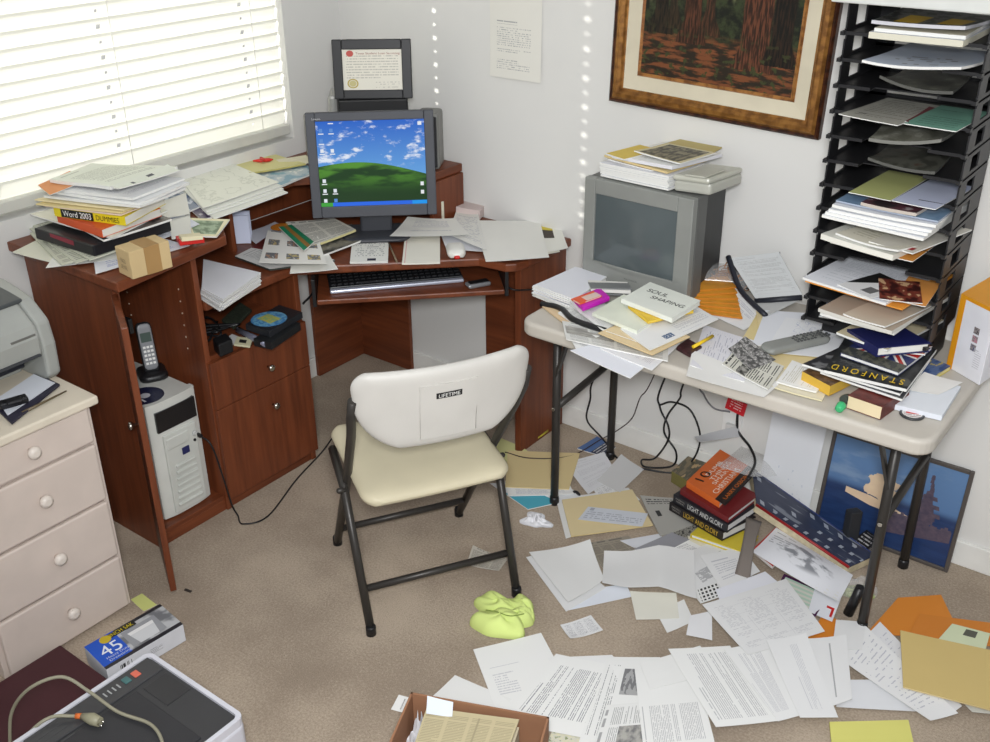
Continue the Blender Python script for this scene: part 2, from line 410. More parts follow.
# window: frame, pane, sill
wf = thing('window_1', 'white framed window behind the closed blind', 'window', (-.11, (WY0 + WY1) / 2, WZ0)); wf['kind'] = 'structure'
mb = MB(); FRW = M((225, 225, 222), .4)
mb.box(-.13, -.09, WY0, WY1, WZ0, WZ0 + .062); mb.box(-.13, -.09, WY0, WY1, WZ1 - .045, WZ1); mb.box(-.13, -.09, WY0, WY0 + .045, WZ0, WZ1); mb.box(-.13, -.09, WY1 - .045, WY1, WZ0, WZ1)
mb.box(-.128, -.092, -1.53, -1.49, WZ0, WZ1)
mb.build('window_frame', FRW, wf, True)
def mat_glass():
    m = bpy.data.materials.new('window_glass'); m.use_nodes = True; nt = m.node_tree; nt.nodes.remove(nt.nodes['Principled BSDF'])
    a = nt.nodes.new('ShaderNodeBsdfTransparent'); g = nt.nodes.new('ShaderNodeBsdfGlossy'); g.inputs['Roughness'].default_value = .05; mxn = nt.nodes.new('ShaderNodeMixShader'); mxn.inputs[0].default_value = .06
    nt.links.new(a.outputs[0], mxn.inputs[1]); nt.links.new(g.outputs[0], mxn.inputs[2]); nt.links.new(mxn.outputs[0], nt.nodes['Material Output'].inputs[0]); return m
MB().box(-.112, -.108, WY0 + .04, WY1 - .04, WZ0 + .04, WZ1 - .04).build('window_pane', mat_glass(), wf, True)

# blind
def mat_slat():
    m, b = newmat('blind_slat', .5, 0, .3); b.inputs['Base Color'].default_value = C(238, 238, 232) + (1,)
    t = NT.nodes.new('ShaderNodeBsdfTranslucent'); t.inputs[0].default_value = C(240, 240, 232) + (1,)
    k = NT.nodes.new('ShaderNodeMixShader'); k.inputs[0].default_value = .2; out = NT.nodes['Material Output']
    NT.links.new(b.outputs[0], k.inputs[1]); NT.links.new(t.outputs[0], k.inputs[2]); NT.links.new(k.outputs[0], out.inputs[0]); return m
bl = thing('window_blind', 'closed white slatted blind glowing with daylight over the desk', 'blind', (-.035, (WY0 + WY1) / 2, WZ0))
mb = MB(); SP, SWD, TILT = .046, .0565, R(72); HOLES = (-.44, -.995); BY0, BY1 = WY0 + .01, WY1 - .006
for i in range(25):
    z0 = WZ0 + .078 + i * SP
    if z0 > WZ1 - .06: break
    rg = random.Random(i); tl = TILT + R(rg.uniform(-1.5, 1.5))
    def sp_(y, a): return (-.035 + .5 * SWD * a * math.cos(tl), y, z0 + .5 * SWD * a * math.sin(tl))
    ys = [BY0]
    for h in sorted(HOLES): ys += [h - .007 * (1 if i % 2 else .62), h + .007 * (1 if i % 2 else .62)]
    ys.append(BY1); hs_ = .25 if i % 2 else .16; av = [-1, -hs_, hs_, 1]
    for k in range(len(ys) - 1):
        for q in range(3):
            if k % 2 == 1 and q == 1: continue
            mb.add([sp_(ys[k], av[q]), sp_(ys[k + 1], av[q]), sp_(ys[k + 1], av[q + 1]), sp_(ys[k], av[q + 1])], [(0, 1, 2, 3)])
mb.build('slats', mat_slat(), bl, True)
MB().box(-.06, -.012, BY0, BY1, WZ0 + .016, WZ0 + .050).build('bottom_rail', M((205, 204, 196), .5), bl, True, .003)
MB().box(-.065, -.005, BY0, BY1, WZ1 - .06, WZ1 - .001).build('head_rail', M((225, 225, 220), .5), bl, True)
for h in HOLES + (-1.56, -2.2): MB().tube([(-.015, h + .03, WZ0 + .03), (-.015, h + .03, WZ1 - .05)], .0012, 5).build('ladder_cord', M((240, 240, 236), .8), bl, True)

# framed forest painting
PX0, PX1, PZ0, PZ1 = 1.205, 1.90, 1.233, 1.80
pa = thing('framed_painting', 'large gilt framed forest painting hanging on the back wall', 'painting', ((PX0 + PX1) / 2, -.004, PZ0))
def frame_mb(x0, x1, z0, z1, prof, y=0.0):
    """mitred moulding: prof is a list of (inset, outward) points"""
    mb = MB(); n = len(prof)
    for ins, out in prof:
        for x, z in ((x0 + ins, z0 + ins), (x1 - ins, z0 + ins), (x1 - ins, z1 - ins), (x0 + ins, z1 - ins)): mb.v.append((x, y - out, z))
    for i in range(n - 1):
        for k in range(4):
            l = (k + 1) % 4; mb.face((i * 4 + k, i * 4 + l, (i + 1) * 4 + l, (i + 1) * 4 + k))
    return mb
def mat_gilt(dark, light):
    m, b = newmat('gilt_%d' % light[0], .38, .45); x, y, z = objco()
    NT.links.new(mixc(smooth(noise(x, y, z, 40, 4.0), .35, .65), C(*dark), C(*light)).s, b.inputs['Base Color']); return m
frame_mb(PX0, PX1, PZ0, PZ1, [(0, 0), (0, .022), (.006, .028), (.012, .026)]).build('frame_edge', mat_gilt((44, 24, 16), (80, 44, 26)), pa, True)
frame_mb(PX0, PX1, PZ0, PZ1, [(.012, .026), (.020, .034), (.032, .036), (.040, .030), (.044, .022), (.048, .020)]).build('gilt_moulding', mat_gilt((118, 78, 36), (160, 112, 56)), pa, True)
frame_mb(PX0, PX1, PZ0, PZ1, [(.048, .020), (.050, .017), (.090, .012)]).build('linen_liner', M((206, 198, 176), .9, bmp=.3), pa, True)
frame_mb(PX0, PX1, PZ0, PZ1, [(.090, .012), (.094, .018), (.102, .014), (.104, .008)]).build('inner_fillet', mat_gilt((120, 76, 40), (176, 122, 66)), pa, True)
def forest(u, v):
    n = noise(u * 14, v * 10, 1.0, 1.0, 5.0, .65); hz = noise(u * 9, v * 9, 5.0, 1.0, 3.0)
    col = mixc(smooth(n, .4, .62), C(22, 24, 18), C(52, 60, 36))
    glow = smooth(v, .5, .95) * smooth(noise(u * 11, v * 3, 8.0, 1.0, 2.0), .56, .68); col = mixc(glow, col, C(190, 196, 140))
    gr = smooth(v, .40, .30); fl = mixc(smooth(noise(u * 8, v * 26, 3.0, 1.0, 4.0), .44, .6), C(40, 33, 24), C(116, 68, 40)); col = mixc(gr, col, fl)
    bark = noise(u * 90, v * 7, 2.0, 1.0, 4.0)
    for cx, w, ba, dk, lt in ((.12, .05, .33, (20, 18, 14), (46, 36, 24)), (.33, .06, .28, (38, 24, 16), (88, 52, 34)), (.44, .035, .36, (34, 26, 18), (80, 50, 32)), (.20, .03, .38, (30, 26, 18), (60, 46, 30)), (.74, .095, .14, (42, 26, 18), (102, 60, 40)), (.90, .07, .2, (16, 14, 10), (44, 30, 20))):
        fl_ = w + .05 * smooth(v, ba + .22, ba); d = absx(u - cx + .01 * noise(v * 6, cx, 0, 1.0, 1.0))
        col = mixc(smooth(d, fl_, fl_ - .012) * (v > ba + .03 * noise(u * 40, cx)), col, mixc(smooth(bark, .42, .62), C(*dk), C(*lt)))
    fern = smooth(noise(u * 22, v * 18, 9.0, 1.0, 5.0), .55, .63) * smooth(v, .5, .2)
    return mixc(fern, col, C(58, 62, 34))
MB().add([(PX0 + .1, -.014, PZ0 + .1), (PX1 - .1, -.014, PZ0 + .1), (PX1 - .1, -.014, PZ1 - .1), (PX0 + .1, -.014, PZ1 - .1)], [(0, 1, 2, 3)], uvs=[[(0, 0), (1, 0), (1, 1), (0, 1)]])
cv = MB(); cv.box(PX0 + .1, PX1 - .1, -.014, -.004, PZ0 + .1, PZ1 - .1); cv.build('canvas', art('forest', forest, .5), pa, True); pa.rotation_euler[1] = .030

# sheet taped to the wall
mb = MB(); q = [(.715, 1.62), (.925, 1.62), (.925, 1.262), (.715, 1.262)]
def wp(u, v): return Vector((.717 + .212 * u, -.003 - .004 * (1 - v) ** 3 - .002 * math.sin(u * 3), 1.262 + .279 * v + .0))
mb.grid(wp, 8, 8, 0, True); mb.grid(lambda u, v: wp(u, v) + Vector((0, .0008, 0)), 8, 8, 0, True, True)
o = mb.build('paper_sheet', p_text(4.0, 40, (165, 165, 165), (224, 222, 214), .14, .8, .10, .60, .5), None, True); tag(o, 'typed white notice hanging on the back wall above the desk', 'paper')

# ================================================================ corner desk
HT = .935     # height of the raised shelf and cabinet top
DK = .75     # height of the desk surface
desk = thing('corner_desk', 'cherry laminate corner computer desk with raised shelf and tower cabinet', 'desk', (.5, -.6, 0))
def dpart(name, mb, mat=WZ, bevel=.002, parent=None): return mb.build(name, mat, parent or desk, True, bevel)
dpart('end_panel', MB().box(.03, .475, -1.42, -1.40, 0, HT - .03))
dpart('cabinet_divider', MB().box(.03, .478, -1.155, -1.135, 0, HT - .03))
dpart('drawer_side_panel', MB().box(.03, .475, -.765, -.745, 0, DK - .03))
dpart('back_panel', MB().box(.022, .03, -1.40, -.765, .05, DK - .03))
dpart('cabinet_back', MB().box(.022, .03, -1.40, -1.155, DK - .03, HT - .03))
dpart('cabinet_floor', MB().box(.03, .47, -1.40, -1.155, .04, .055), WY)
dpart('toe_kick', MB().box(.455, .47, -1.40, -.765, 0, .04), WY)
dpart('niche_shelf', MB().box(.03, .47, -1.135, -.765, .542, .560), WY)
slab = [(.005, -1.45), (.552, -1.45), (.497, -1.03), (.415, -.975), (.245, -.955), (.225, -.92), (.225, -.50), (.48, -.20), (.59, -.20), (.59, -.012), (.005, -.012)]
dpart('raised_shelf', MB().prism(slab, HT - .03, HT), WY, .004)
surf = [(.02, -1.135), (.49, -1.135), (.49, -.775), (.93, -.355), (1.035, -.345), (1.06, -.32), (1.073, -.27), (1.073, -.012), (.02, -.012)]
dpart('desk_surface', MB().prism(surf, DK - .03, DK), WX, .006)
dpart('shelf_upright', MB().box(.02, .225, -.80, -.782, DK, HT - .03))
dpart('shelf_upright', MB().box(.582, .600, -.195, -.02, DK, HT - .03))
dpart('shelf_back', MB().box(.012, .02, -.955, -.02, DK, HT - .03))
dpart('shelf_back', MB().box(.02, .582, -.028, -.02, DK, HT - .03), WX)
dpart('right_end_panel', MB().box(1.028, 1.053, -.285, -.014, 0, DK - .03))
dpart('modesty_panel', MB().box(.705, 1.028, -.035, -.014, .1, DK - .03), WX)
dpart('modesty_panel', MB().box(.014, .032, -.295, -.014, .005, DK - .03), WY)
dpart('modesty_panel', MB().box(.032, .305, -.032, -.014, .005, DK - .03), WX)
# keyboard tray on slides, along the diagonal front
TM = Matrix.Translation((.793, -.542, .634)) @ Matrix.Rotation(R(44.5), 4, 'Z')
def tb(x0, x1, y0, y1, z0, z1): return MB().box(x0, x1, y0, y1, z0, z1, mat=TM)
tray = dpart('keyboard_tray', tb(-.31, .31, -.01, .30, 0, .018), WX, .004)
for s in (-1, 1):
    dpart('slide_rail', tb(s * .318 - .006, s * .318 + .006, .0, .30, -.01, .086), BLACK, .001)
# drawers, door
kn = [(.004, 0), (.0045, .010), (.010, .014), (.0125, .019), (.0115, .024), (.006, .027)]
def knob_at(p, d, parent):
    return MB().lathe(kn, 16, mat=Matrix.Translation(p) @ Vector(d).to_track_quat('Z', 'Y').to_matrix().to_4x4()).build('knob', CHROME, parent, True)
d1 = dpart('drawer_front', MB().box(.476, .494, -1.150, -.748, .3845, .548), WZ); knob_at((.494, -.93, .452), (1, 0, 0), d1)
d2 = dpart('drawer_front', MB().box(.476, .494, -1.150, -.748, .045, .382), WZ); knob_at((.494, -.928, .309), (1, 0, 0), d2)
DM = Matrix.Translation((.478, -1.408, 0)) @ Matrix.Rotation(R(-29), 4, 'Z')
door = dpart('cabinet_door', MB().box(0, .248, -.018, 0, .012, .872, mat=DM), WZ); knob_at(DM @ Vector((.20, -.018, .56)), DM.to_3x3() @ Vector((0, -1, 0)), door)
dpart('hinge', MB().box(.40, .49, -1.398, -1.385, .745, .79), BLACK)
mb = MB()
for x, zs in ((.12, (.62, .66, .70, .74, .78)), (.40, (.58, .62, .66, .70, .74, .78))):
    for z in zs: mb.lathe([(.003, 0), (.003, .0012)], 8, mat=Matrix.Translation((x, -1.1565, z)) @ Matrix.Rotation(R(90), 4, 'X'))
dpart('shelf_pin_holes', mb, M((190, 170, 150)), 0)
dpart('cam_cap', MB().lathe([(.006, 0), (.006, .003)], 10, mat=Matrix.Translation((.032, -.06, .36)) @ Matrix.Rotation(R(90), 4, 'Y')), M((150, 130, 110)), 0)

# ---------------------------------------------------------------- tower computer in the cabinet
BEIGE = M((205, 206, 200), .5); pc = thing('tower_computer', 'beige tower computer standing in the open desk cabinet', 'computer', (.248, -1.272, .057))
def pb_(name, mb, mat, bevel=.002, parent=None): return mb.build(name, mat, parent or pc, False, bevel)
pb_('case', MB().box(-.215, .165, -.088, .088, .008, .412), BEIGE, .004)
bez = MB(); 
def fx(u, v): 
    y = -.091 + .182 * u; e = abs(2 * u - 1); return Vector((.165 + .030 * (1 - .35 * e ** 3), y, .004 + .41 * v))
bez.grid(fx, 14, 10); bez.grid(lambda u, v: Vector((.165, -.091 + .182 * u, .004 + .41 * v)), 1, 1)
for vv in (0, 1): bez.grid(lambda u, t, vv=vv: Vector((.165 + (fx(u, vv).x - .165) * t, fx(u, vv).y, fx(u, vv).z)), 14, 1, 0, False, vv == 0)
for uu in (0, 1): bez.grid(lambda u, t, uu=uu: Vector((.165 + (fx(uu, u).x - .165) * t, fx(uu, u).y, fx(uu, u).z)), 1, 1, 0, False, uu == 1)
front = pb_('front_bezel', bez, BEIGE, 0)
pb_('drive_window', MB().box(.18, .199, -.068, .078, .315, .385), M((22, 22, 26), .15, spec=.6), .001, front)
pb_('lower_cover', MB().box(.18, .2, -.055, .068, .012, .30).box(.19, .203, -.05, .035, .245, .285), M((198, 200, 194), .5), .004, front)
v = MB()
for i in range(7): v.box(.196, .207, -.042 + .002 * i, .052 - .001 * i, .035 + .023 * i, .046 + .023 * i)
pb_('vent_ribs', v, M((196, 198, 192), .5), .004, front)
pb_('power_button', MB().lathe([(.009, 0), (.009, .006), (.006, .008)], 14, mat=Matrix.Translation((.198, .057, .262)) @ Matrix.Rotation(R(90), 4, 'Y')), M((186, 188, 186), .4), 0, front)
pb_('status_light', MB().lathe([(.005, 0), (.005, .005)], 10, mat=Matrix.Translation((.198, .054, .238)) @ Matrix.Rotation(R(90), 4, 'Y')), BLACK, 0, front)
pb_('badge', MB().box(.2, .2045, .002, .028, .208, .232), M((40, 44, 92), .3), .001, front)
# cordless phone
ph = thing('cordless_phone', 'black and silver cordless phone upright in its charger on the tower computer', 'phone', (0.281,-1.220,0.469), R(-25))
def PH(name, mb, mat, parent=ph, bevel=0.0): return mb.build(name, mat, parent, False, bevel)
PH('charger_base', MB().pad(.052, .045, .03, .03, mat=Matrix.Translation((0, 0, .015)), n=14), BLACK)
HM = Matrix.Translation((-.012, 0, .10)) @ Matrix.Rotation(R(14), 4, 'Y').inverted() @ Matrix.Rotation(R(90), 4, 'Z') @ Matrix.Rotation(R(90), 4, 'X')
hs = PH('handset', MB().pad(.024, .082, .026, .016, mat=HM, n=16, edge=8), BLKPL)
PH('face_plate', MB().pad(.021, .074, .006, .014, mat=HM @ Matrix.Translation((0, .004, .0125)), n=12, edge=10), M((128, 130, 134), .35), hs)
PH('display', MB().box(-.016, .016, .02, .05, .014, .0165, mat=HM), M((70, 84, 78), .2), hs)
k = MB()
for r in range(5):
    for c_ in range(3): k.box(-.015 + c_ * .011, -.007 + c_ * .011, -.052 + r * .013, -.045 + r * .013, .014, .018, mat=HM)
PH('keys', k, M((225, 225, 222), .5), hs)
# disc on the computer, leaflets behind
def disc(name, label, ctr, r, mat, group=None):
    o = MB().lathe([(r, 0), (r, .0012)], 36).build(name, mat); o.location = ctr; return tag(o, label, 'disc', group)
disc('compact_disc', 'dark blue disc lying on top of the tower computer', (0.369,-1.315,0.470), .058, art('cd_dark', lambda u, v: mixc(mx(rect(u, v, .3, .8, .28, .34), rect(u, v, .35, .7, .2, .25)), mixc(((u - .5) * (u - .5) + (v - .5) * (v - .5)) < .02, C(30, 34, 62), C(190, 190, 196)), C(210, 210, 214)), .25))
paper('white printed leaflet leaning behind the cordless phone in the cabinet', [(.06, -1.36, .62), (.06, -1.22, .60), (.16, -1.20, .472), (.16, -1.34, .472)], p_text(11.0, 24, (150, 150, 158)))
# black cord from the computer front to the wall side
def cord(name, label, pts, r=.003, mat=None, group=None, n=6, cat='cable'):
    o = MB().tube(spline(pts, n), r, 7).build(name, mat or BLACK, None, True); return tag(o, label, cat, group)
cdr = thing('usb_cable', 'thin black cable plugged into the tower computer, trailing over the carpet', 'cable', (.45, -1.2, 0))
MB().tube(spline([(.45, -1.197, .30), (.485, -1.185, .27), (.51, -1.178, .16), (.525, -1.17, .05), (.535, -1.16, .006), (0.583,-1.180,0.004), (0.615,-1.101,0.004), (0.530,-0.896,0.004), (0.471,-0.717,0.004), (0.425,-0.611,0.004)], 8), .0028, 7).build('cable', BLACK, cdr, True)
MB().box(.432, .458, -1.204, -1.192, .296, .306).build('plug', BLACK, cdr, True, .002)

# ---------------------------------------------------------------- niche above the drawers (z .538)
block('hard_drive', 'black drive box at the bottom of the pair in the desk niche', 'drive', (0.521,-0.996,0.560), (0.589,-0.982,0.560), (0.553,-0.823,0.560), .026, M((30, 32, 34), .4))
block('hard_drive', 'black drive box on top of the pair in the desk niche, under the blue disc', 'drive', (0.454,-0.967,0.587), (0.562,-0.962,0.587), (0.534,-0.793,0.587), .022, M((38, 40, 44), .35))
disc('compact_disc', 'blue and yellow disc on the drive boxes in the desk niche', (0.488,-0.897,0.609), .058, art('cd_blue', lambda u, v: mixc(rect(u, v, .22, .78, .3, .72), mixc(noise(u * 8, v * 8) > .5, C(72, 128, 178), C(110, 168, 200)), mixc(noise(u * 10, v * 10, 4.0) > .5, C(186, 182, 96), C(150, 176, 120))), .3))
o = MB().tube([(0.410,-0.965,0.574), (0.564,-0.982,0.574)], .011, 12).build('marker_pen', M((150, 152, 172), .25, .5), None, True); tag(o, 'silver marker pen in front of the drive boxes in the niche', 'pen')
block('power_adapter', 'black plug-in power adapter at the left front of the desk niche', 'adapter', (0.446,-1.095,0.560), (0.501,-1.116,0.560), (0.503,-1.062,0.560), .045, BLACK, None, .005)
block('switch_plate', 'small cream plate with a black slot in the desk niche', 'plate', (0.472,-1.036,0.562), (0.525,-1.016,0.562), (0.487,-0.971,0.562), .006, [M((206, 202, 170), .5), art('slotplate', lambda u, v: mixc(rect(u, v, .25, .7, .3, .7), C(206, 202, 170), C(30, 30, 30)), .5)], None, .001, 1)
rg = random.Random(3)
cord('coiled_cable', 'tangled thin black cable at the back of the desk niche', [(.30 + .12 * math.sin(i * 1.9), -1.03 + .07 * math.cos(i * 2.7), .572 + .012 * (i % 3)) for i in range(16)], .004)
block('circuit_board', 'dark green circuit board lying behind the cables in the niche', 'circuit board', (0.333,-0.966,0.582), (0.414,-0.984,0.582), (0.351,-0.853,0.582), .01, M((52, 58, 48), .5, var=.4, nscale=120))
paper('pale slip of paper under the power adapter cord in the niche', [(0.424,-1.045,0.562),(0.473,-1.045,0.562),(0.444,-0.984,0.562),(0.397,-0.981,0.562)], p_plain((205, 205, 205)))

# ---------------------------------------------------------------- on the desk surface (z .75)
stack('paper_sheet', 'blank white sheet in the ream at the left end of the desk', 'paper', [(0.285,-0.960,0.752),(0.526,-0.940,0.752),(0.589,-1.151,0.752),(0.469,-1.128,0.752)], 9, .0045, [p_plain((228, 228, 228)), p_plain((222, 223, 228))], 'ream on the desk', .004, 2.5, th=.003)
sheet('magazine', 'dark edged magazine sticking out left of the stamp sheet', 'magazine', [(0.279,-0.838,0.754),(0.242,-0.651,0.754),(0.575,-0.668,0.754),(0.461,-0.848,0.754)], p_text(21.0, 20, (170, 170, 170), (214, 214, 212)), edge=M((50, 54, 50)), th=.006, curl=.002)
sheet('magazine', 'grey magazine under the papers left of the monitor foot', 'magazine', [(0.314,-0.577,0.762),(0.388,-0.395,0.762),(0.534,-0.467,0.762),(0.529,-0.681,0.762)], p_cover(5.0, (70, 70, 68), (120, 116, 108), (150, 150, 146)), th=.006)
sheet('envelope', 'white envelope below the stamp sheet at the front of the desk', 'envelope', [(0.449,-0.740,0.762),(0.503,-0.632,0.762),(0.648,-0.726,0.762),(0.555,-0.847,0.762)], p_plain((228, 227, 220)), th=.002)
sheet('magazine', 'open newspaper magazine beside the monitor foot', 'magazine', [(0.225,-0.558,0.775),(0.317,-0.412,0.775),(0.477,-0.465,0.775),(0.462,-0.669,0.775)], p_news(3.0, (208, 206, 196), (130, 128, 124), 2, 26, 0), th=.008, edge=M((214, 206, 150)), curl=.008)
sheet('booklet', 'green and brown striped booklet on the newspaper magazine', 'booklet', [(0.254,-0.616,0.790),(0.275,-0.575,0.790),(0.462,-0.649,0.790),(0.497,-0.728,0.790)], art('stripes', lambda u, v: mixc(u < .35, mixc(u > .65, C(150, 110, 56), C(30, 120, 84)), C(40, 134, 96)), .4), th=.004)
o = disc('coaster', 'orange round coaster behind the striped booklet', (0.234,-0.589,0.782), .036, M((196, 120, 40), .5)); o['category'] = 'coaster'
sheet('paper_sheet', 'sheet with six small colour pictures on the desk front', 'paper', [(0.224,-0.641,0.780),(0.417,-0.588,0.780),(0.628,-0.754,0.780),(0.432,-0.865,0.780)], p_pics(2.0, (230, 228, 222), 3, 2.4), curl=.006)
# notepads
def notepad(label, q, mat, edge):
    return sheet('notepad', label, 'notepad', q, mat, th=.006, curl=.0008, edge=edge)
notepad('small printed white notepad with a dark logo bar in front of the monitor', [(0.451,-0.456,0.752),(0.546,-0.374,0.752),(0.719,-0.568,0.752),(0.624,-0.648,0.752)], art('pad_logo', lambda u, v: mixc(rect(u, v, .45, .68, .04, .12), mixc(lines(u, v, 16, .12, .9, .2, .85, 3.0, .5, 20), C(229, 228, 222), C(160, 160, 158)), C(50, 50, 66)), .6), p_plain((222, 222, 216)))
notepad('blank cream notepad right of the printed notepad on the desk', [(0.605,-0.356,0.752),(0.704,-0.285,0.752),(0.863,-0.474,0.752),(0.768,-0.554,0.752)], art('pad_rule', lambda u, v: mixc((u > .06) * (u < .08), C(229, 226, 214), C(214, 160, 160)), .6), p_plain((222, 220, 208)))
o = MB().tube([(0.587,-0.424,0.757), (0.745,-0.553,0.757)], .0035, 8).build('pen', M((120, 104, 84), .4), None, True); tag(o, 'brown pen lying between the two notepads', 'pen')
paper('wide white sheet with faint print lying right of the monitor foot', [(0.527,-0.251,0.776),(0.671,-0.160,0.776),(0.818,-0.259,0.776),(0.615,-0.443,0.776)], p_text(31.0, 14, (190, 190, 196), (229, 228, 222), .2, .8, .3, .85), curl=.010)
paper('crumpled sheet with handwriting between the wide sheet and the big blank sheet', [(0.602,-0.071,0.764),(0.689,-0.050,0.764),(0.940,-0.322,0.764),(0.735,-0.278,0.764)], p_hand(7.0, (226, 225, 218)), curl=.016)
paper('white slip showing under the crumpled sheet behind the white mouse', [(0.668,-0.242,0.754),(0.833,-0.223,0.754),(0.915,-0.307,0.754),(0.800,-0.367,0.754)], p_plain((220, 221, 226)))
paper('printed sheet with a colour photo at the right end of the desk', [(0.886,0.036,0.757),(0.980,0.051,0.757),(1.137,-0.132,0.757),(1.080,-0.209,0.757)], art('photo_corner', lambda u, v: mixc(rect(u, v, .1, .62, .45, .85), C(229, 228, 220), mixc(v > .72, C(60, 48, 42), C(214, 196, 70))), .5), curl=.008)
paper('cream sheet under the photo sheet at the right end of the desk', [(0.872,-0.043,0.754),(0.953,0.041,0.754),(1.121,-0.157,0.754),(1.072,-0.261,0.754)], p_plain((228, 224, 208)))
paper('big blank white sheet near the right end of the desk', [(0.711,-0.102,0.764),(0.909,0.028,0.764),(1.143,-0.253,0.764),(0.992,-0.396,0.764)], p_plain((230, 229, 223)), curl=.006)
block('tissue_box', 'small pink and white box against the wall behind the desk papers', 'box', (0.601,-0.070,0.752), (0.700,-0.053,0.752), (0.666,0.033,0.752), .035, M((206, 190, 186), .6))
block('cable_plate', 'white cable plate behind the right shelf upright of the desk', 'plate', (.565, -.15, .752), (.605, -.15, .752), (.605, -.14, .752), .075, M((222, 220, 200), .5))
ms = thing('computer_mouse', 'white optical mouse with a red glowing nose at the desk edge', 'mouse', (0.853,-0.380,0.752), R(44))
MB().pad(.031, .052, .034, .026, mat=Matrix.Translation((0, 0, .017)), n=16, edge=3.0).build('body', M((222, 221, 214), .35), ms)
MB().pad(.010, .007, .012, .006, mat=Matrix.Translation((0, -.052, .012)), n=10, edge=3).build('red_light', M((196, 30, 24), .3), ms)
# keyboard and phone on the tray
KM = TM @ Matrix.Translation((-.035, .085, .0185)) @ Matrix.Rotation(R(5), 4, 'Z')
kb = thing('keyboard', 'black computer keyboard with a silver front edge on the pull-out tray', 'keyboard', KM.translation[:])
MB().box(-.235, .215, -.01, .15, 0, .016, mat=KM).build('base', M((28, 30, 34), .4), kb, True, .003)
MB().box(-.235, .215, -.032, -.01, 0, .012, mat=KM).build('wrist_edge', M((180, 184, 198), .3, .3), kb, True, .004)
mb = MB()
for r in range(6):
    for c_ in range(22):
        if r == 0 and 4 <= c_ <= 9: continue
        x = -.228 + c_ * .0199; y = -.002 + r * .0245; mb.box(x, x + .0165, y, y + .019, .016, .023 + r * .0012, mat=KM)
    if r == 0: mb.box(-.228 + 4 * .0199, -.228 + 9.8 * .0199, -.002, .017, .016, .023, mat=KM)
mb.build('keys', M((20, 21, 24), .5), kb, True, .0015, 1)
PM = TM @ Matrix.Translation((.225, .035, .0185)) @ Matrix.Rotation(R(18), 4, 'Z')
cp = thing('mobile_phone', 'black and silver mobile phone at the right of the keyboard tray', 'phone', PM.translation[:])
MB().pad(.042, .02, .016, .008, mat=PM @ Matrix.Translation((0, 0, .008)), n=12, edge=10).build('body', M((150, 152, 156), .25, .5), cp, True)
MB().pad(.036, .015, .006, .006, mat=PM @ Matrix.Translation((.002, 0, .0145)), n=10, edge=10).build('screen', BLACK, cp, True)
cord('cable', 'black cable drooping under the desk from the right end of the tray', [(0.998,-0.300,0.652), (1.047,-0.310,0.650), (1.062, -.20, .62), (1.07, -.10, .60)], .003)
cord('cable', 'black cable crossing the kneehole left of the tray', [(.47, -.73, .60), (.40, -.62, .585), (.28, -.48, .58), (.045, -.2, .56)], .004)

# ---------------------------------------------------------------- monitor
mo = thing('flat_monitor', 'dark grey flat monitor showing a green hill under blue sky', 'monitor', (.530, -.418, DK + .004), R(42))
def mo_(name, mb, mat, bevel=.0, parent=None): return mb.build(name, mat, parent or mo, False, bevel)
MG = M((74, 76, 82), .5); MX = Matrix.Translation((0, 0, .262)) @ Matrix.Rotation(R(-6), 4, 'X')
hw_, hh_, sw_, sh_ = .211, .175, .179, .142; off = .005
mo_('rear_housing', MB().box(-.17, .17, .03, .075, -.12, .12, mat=MX).box(-.19, .19, .012, .03, -.155, .155, mat=MX), MG, .008)
fr = MB()
for a in ((-hw_, -sw_, -hh_, hh_), (sw_, hw_, -hh_, hh_), (-sw_, sw_, -hh_, -sh_ + off), (-sw_, sw_, sh_ + off, hh_)): fr.box(a[0], a[1], -.014, .014, a[2], a[3], mat=MX)
bz = mo_('bezel', fr, MG, .003)
mo_('stand_neck', MB().box(-.055, .055, .02, .05, -.255, -.10, mat=Matrix.Translation((0, 0, .262))), M((58, 60, 66), .5), .008)
mo_('stand_base', MB().pad(.12, .085, .02, .05, mat=Matrix.Translation((0, .02, .011)), n=16, edge=10), M((58, 60, 66), .5))
def hill(u, v):
    h = .44 + .10 * sinx(u * 3.0 + .35) - .06 * u
    sky = mixc(v, C(120, 186, 236), C(32, 96, 196)); cl = smooth(noise(u * 5, v * 8, 2.0, 1.0, 5.0, .6), .53, .66) * smooth(v, .42, .55)
    col = mixc(cl * .85, sky, C(240, 244, 250))
    gr = mixc(smooth(noise(u * 3, v * 9, 6.0, 1.0, 3.0), .4, .62) * smooth(v, .1, .5), C(20, 58, 20), C(82, 142, 44)); gr = mixc(smooth(v, .30, .06), gr, C(26, 58, 24))
    col = mixc(v < h, col, gr)
    tb_ = v < .045; col = mixc(tb_, col, mixc(u < .11, mixc(u > .86, C(40, 104, 226), C(30, 150, 236)), C(64, 160, 60)))
    ic = rect(frac(u * 10.5), frac(v * 8.5), .3, .62, .42, .78) * (u < .19) * (v < .95) * (rnd(floor_(u * 10.5), floor_(v * 8.5)) > .28) * (absx(v - .5) > .06)
    ic2 = rect(frac(u * 10.5), frac(v * 8.5), .2, .72, .22, .32) * (u < .19) * (v > .06) * (rnd(floor_(u * 10.5), floor_(v * 8.5)) > .28) * (absx(v - .5) > .06)
    ic3 = rect(u, v, .945, .975, .12, .165) + rect(u, v, .945, .975, .22, .265) + rect(u, v, .94, .975, .93, .97)
    hue = noise(floor_(u * 10.5) * 4.3, floor_(v * 8.5) * 3.7, 4.0)
    col = mixc(ic, col, mixc(hue > .5, C(226, 232, 240), mixc(hue > .25, C(196, 84, 60), C(90, 140, 210)))); return mixc(mx(ic2, ic3), col, C(230, 234, 238))
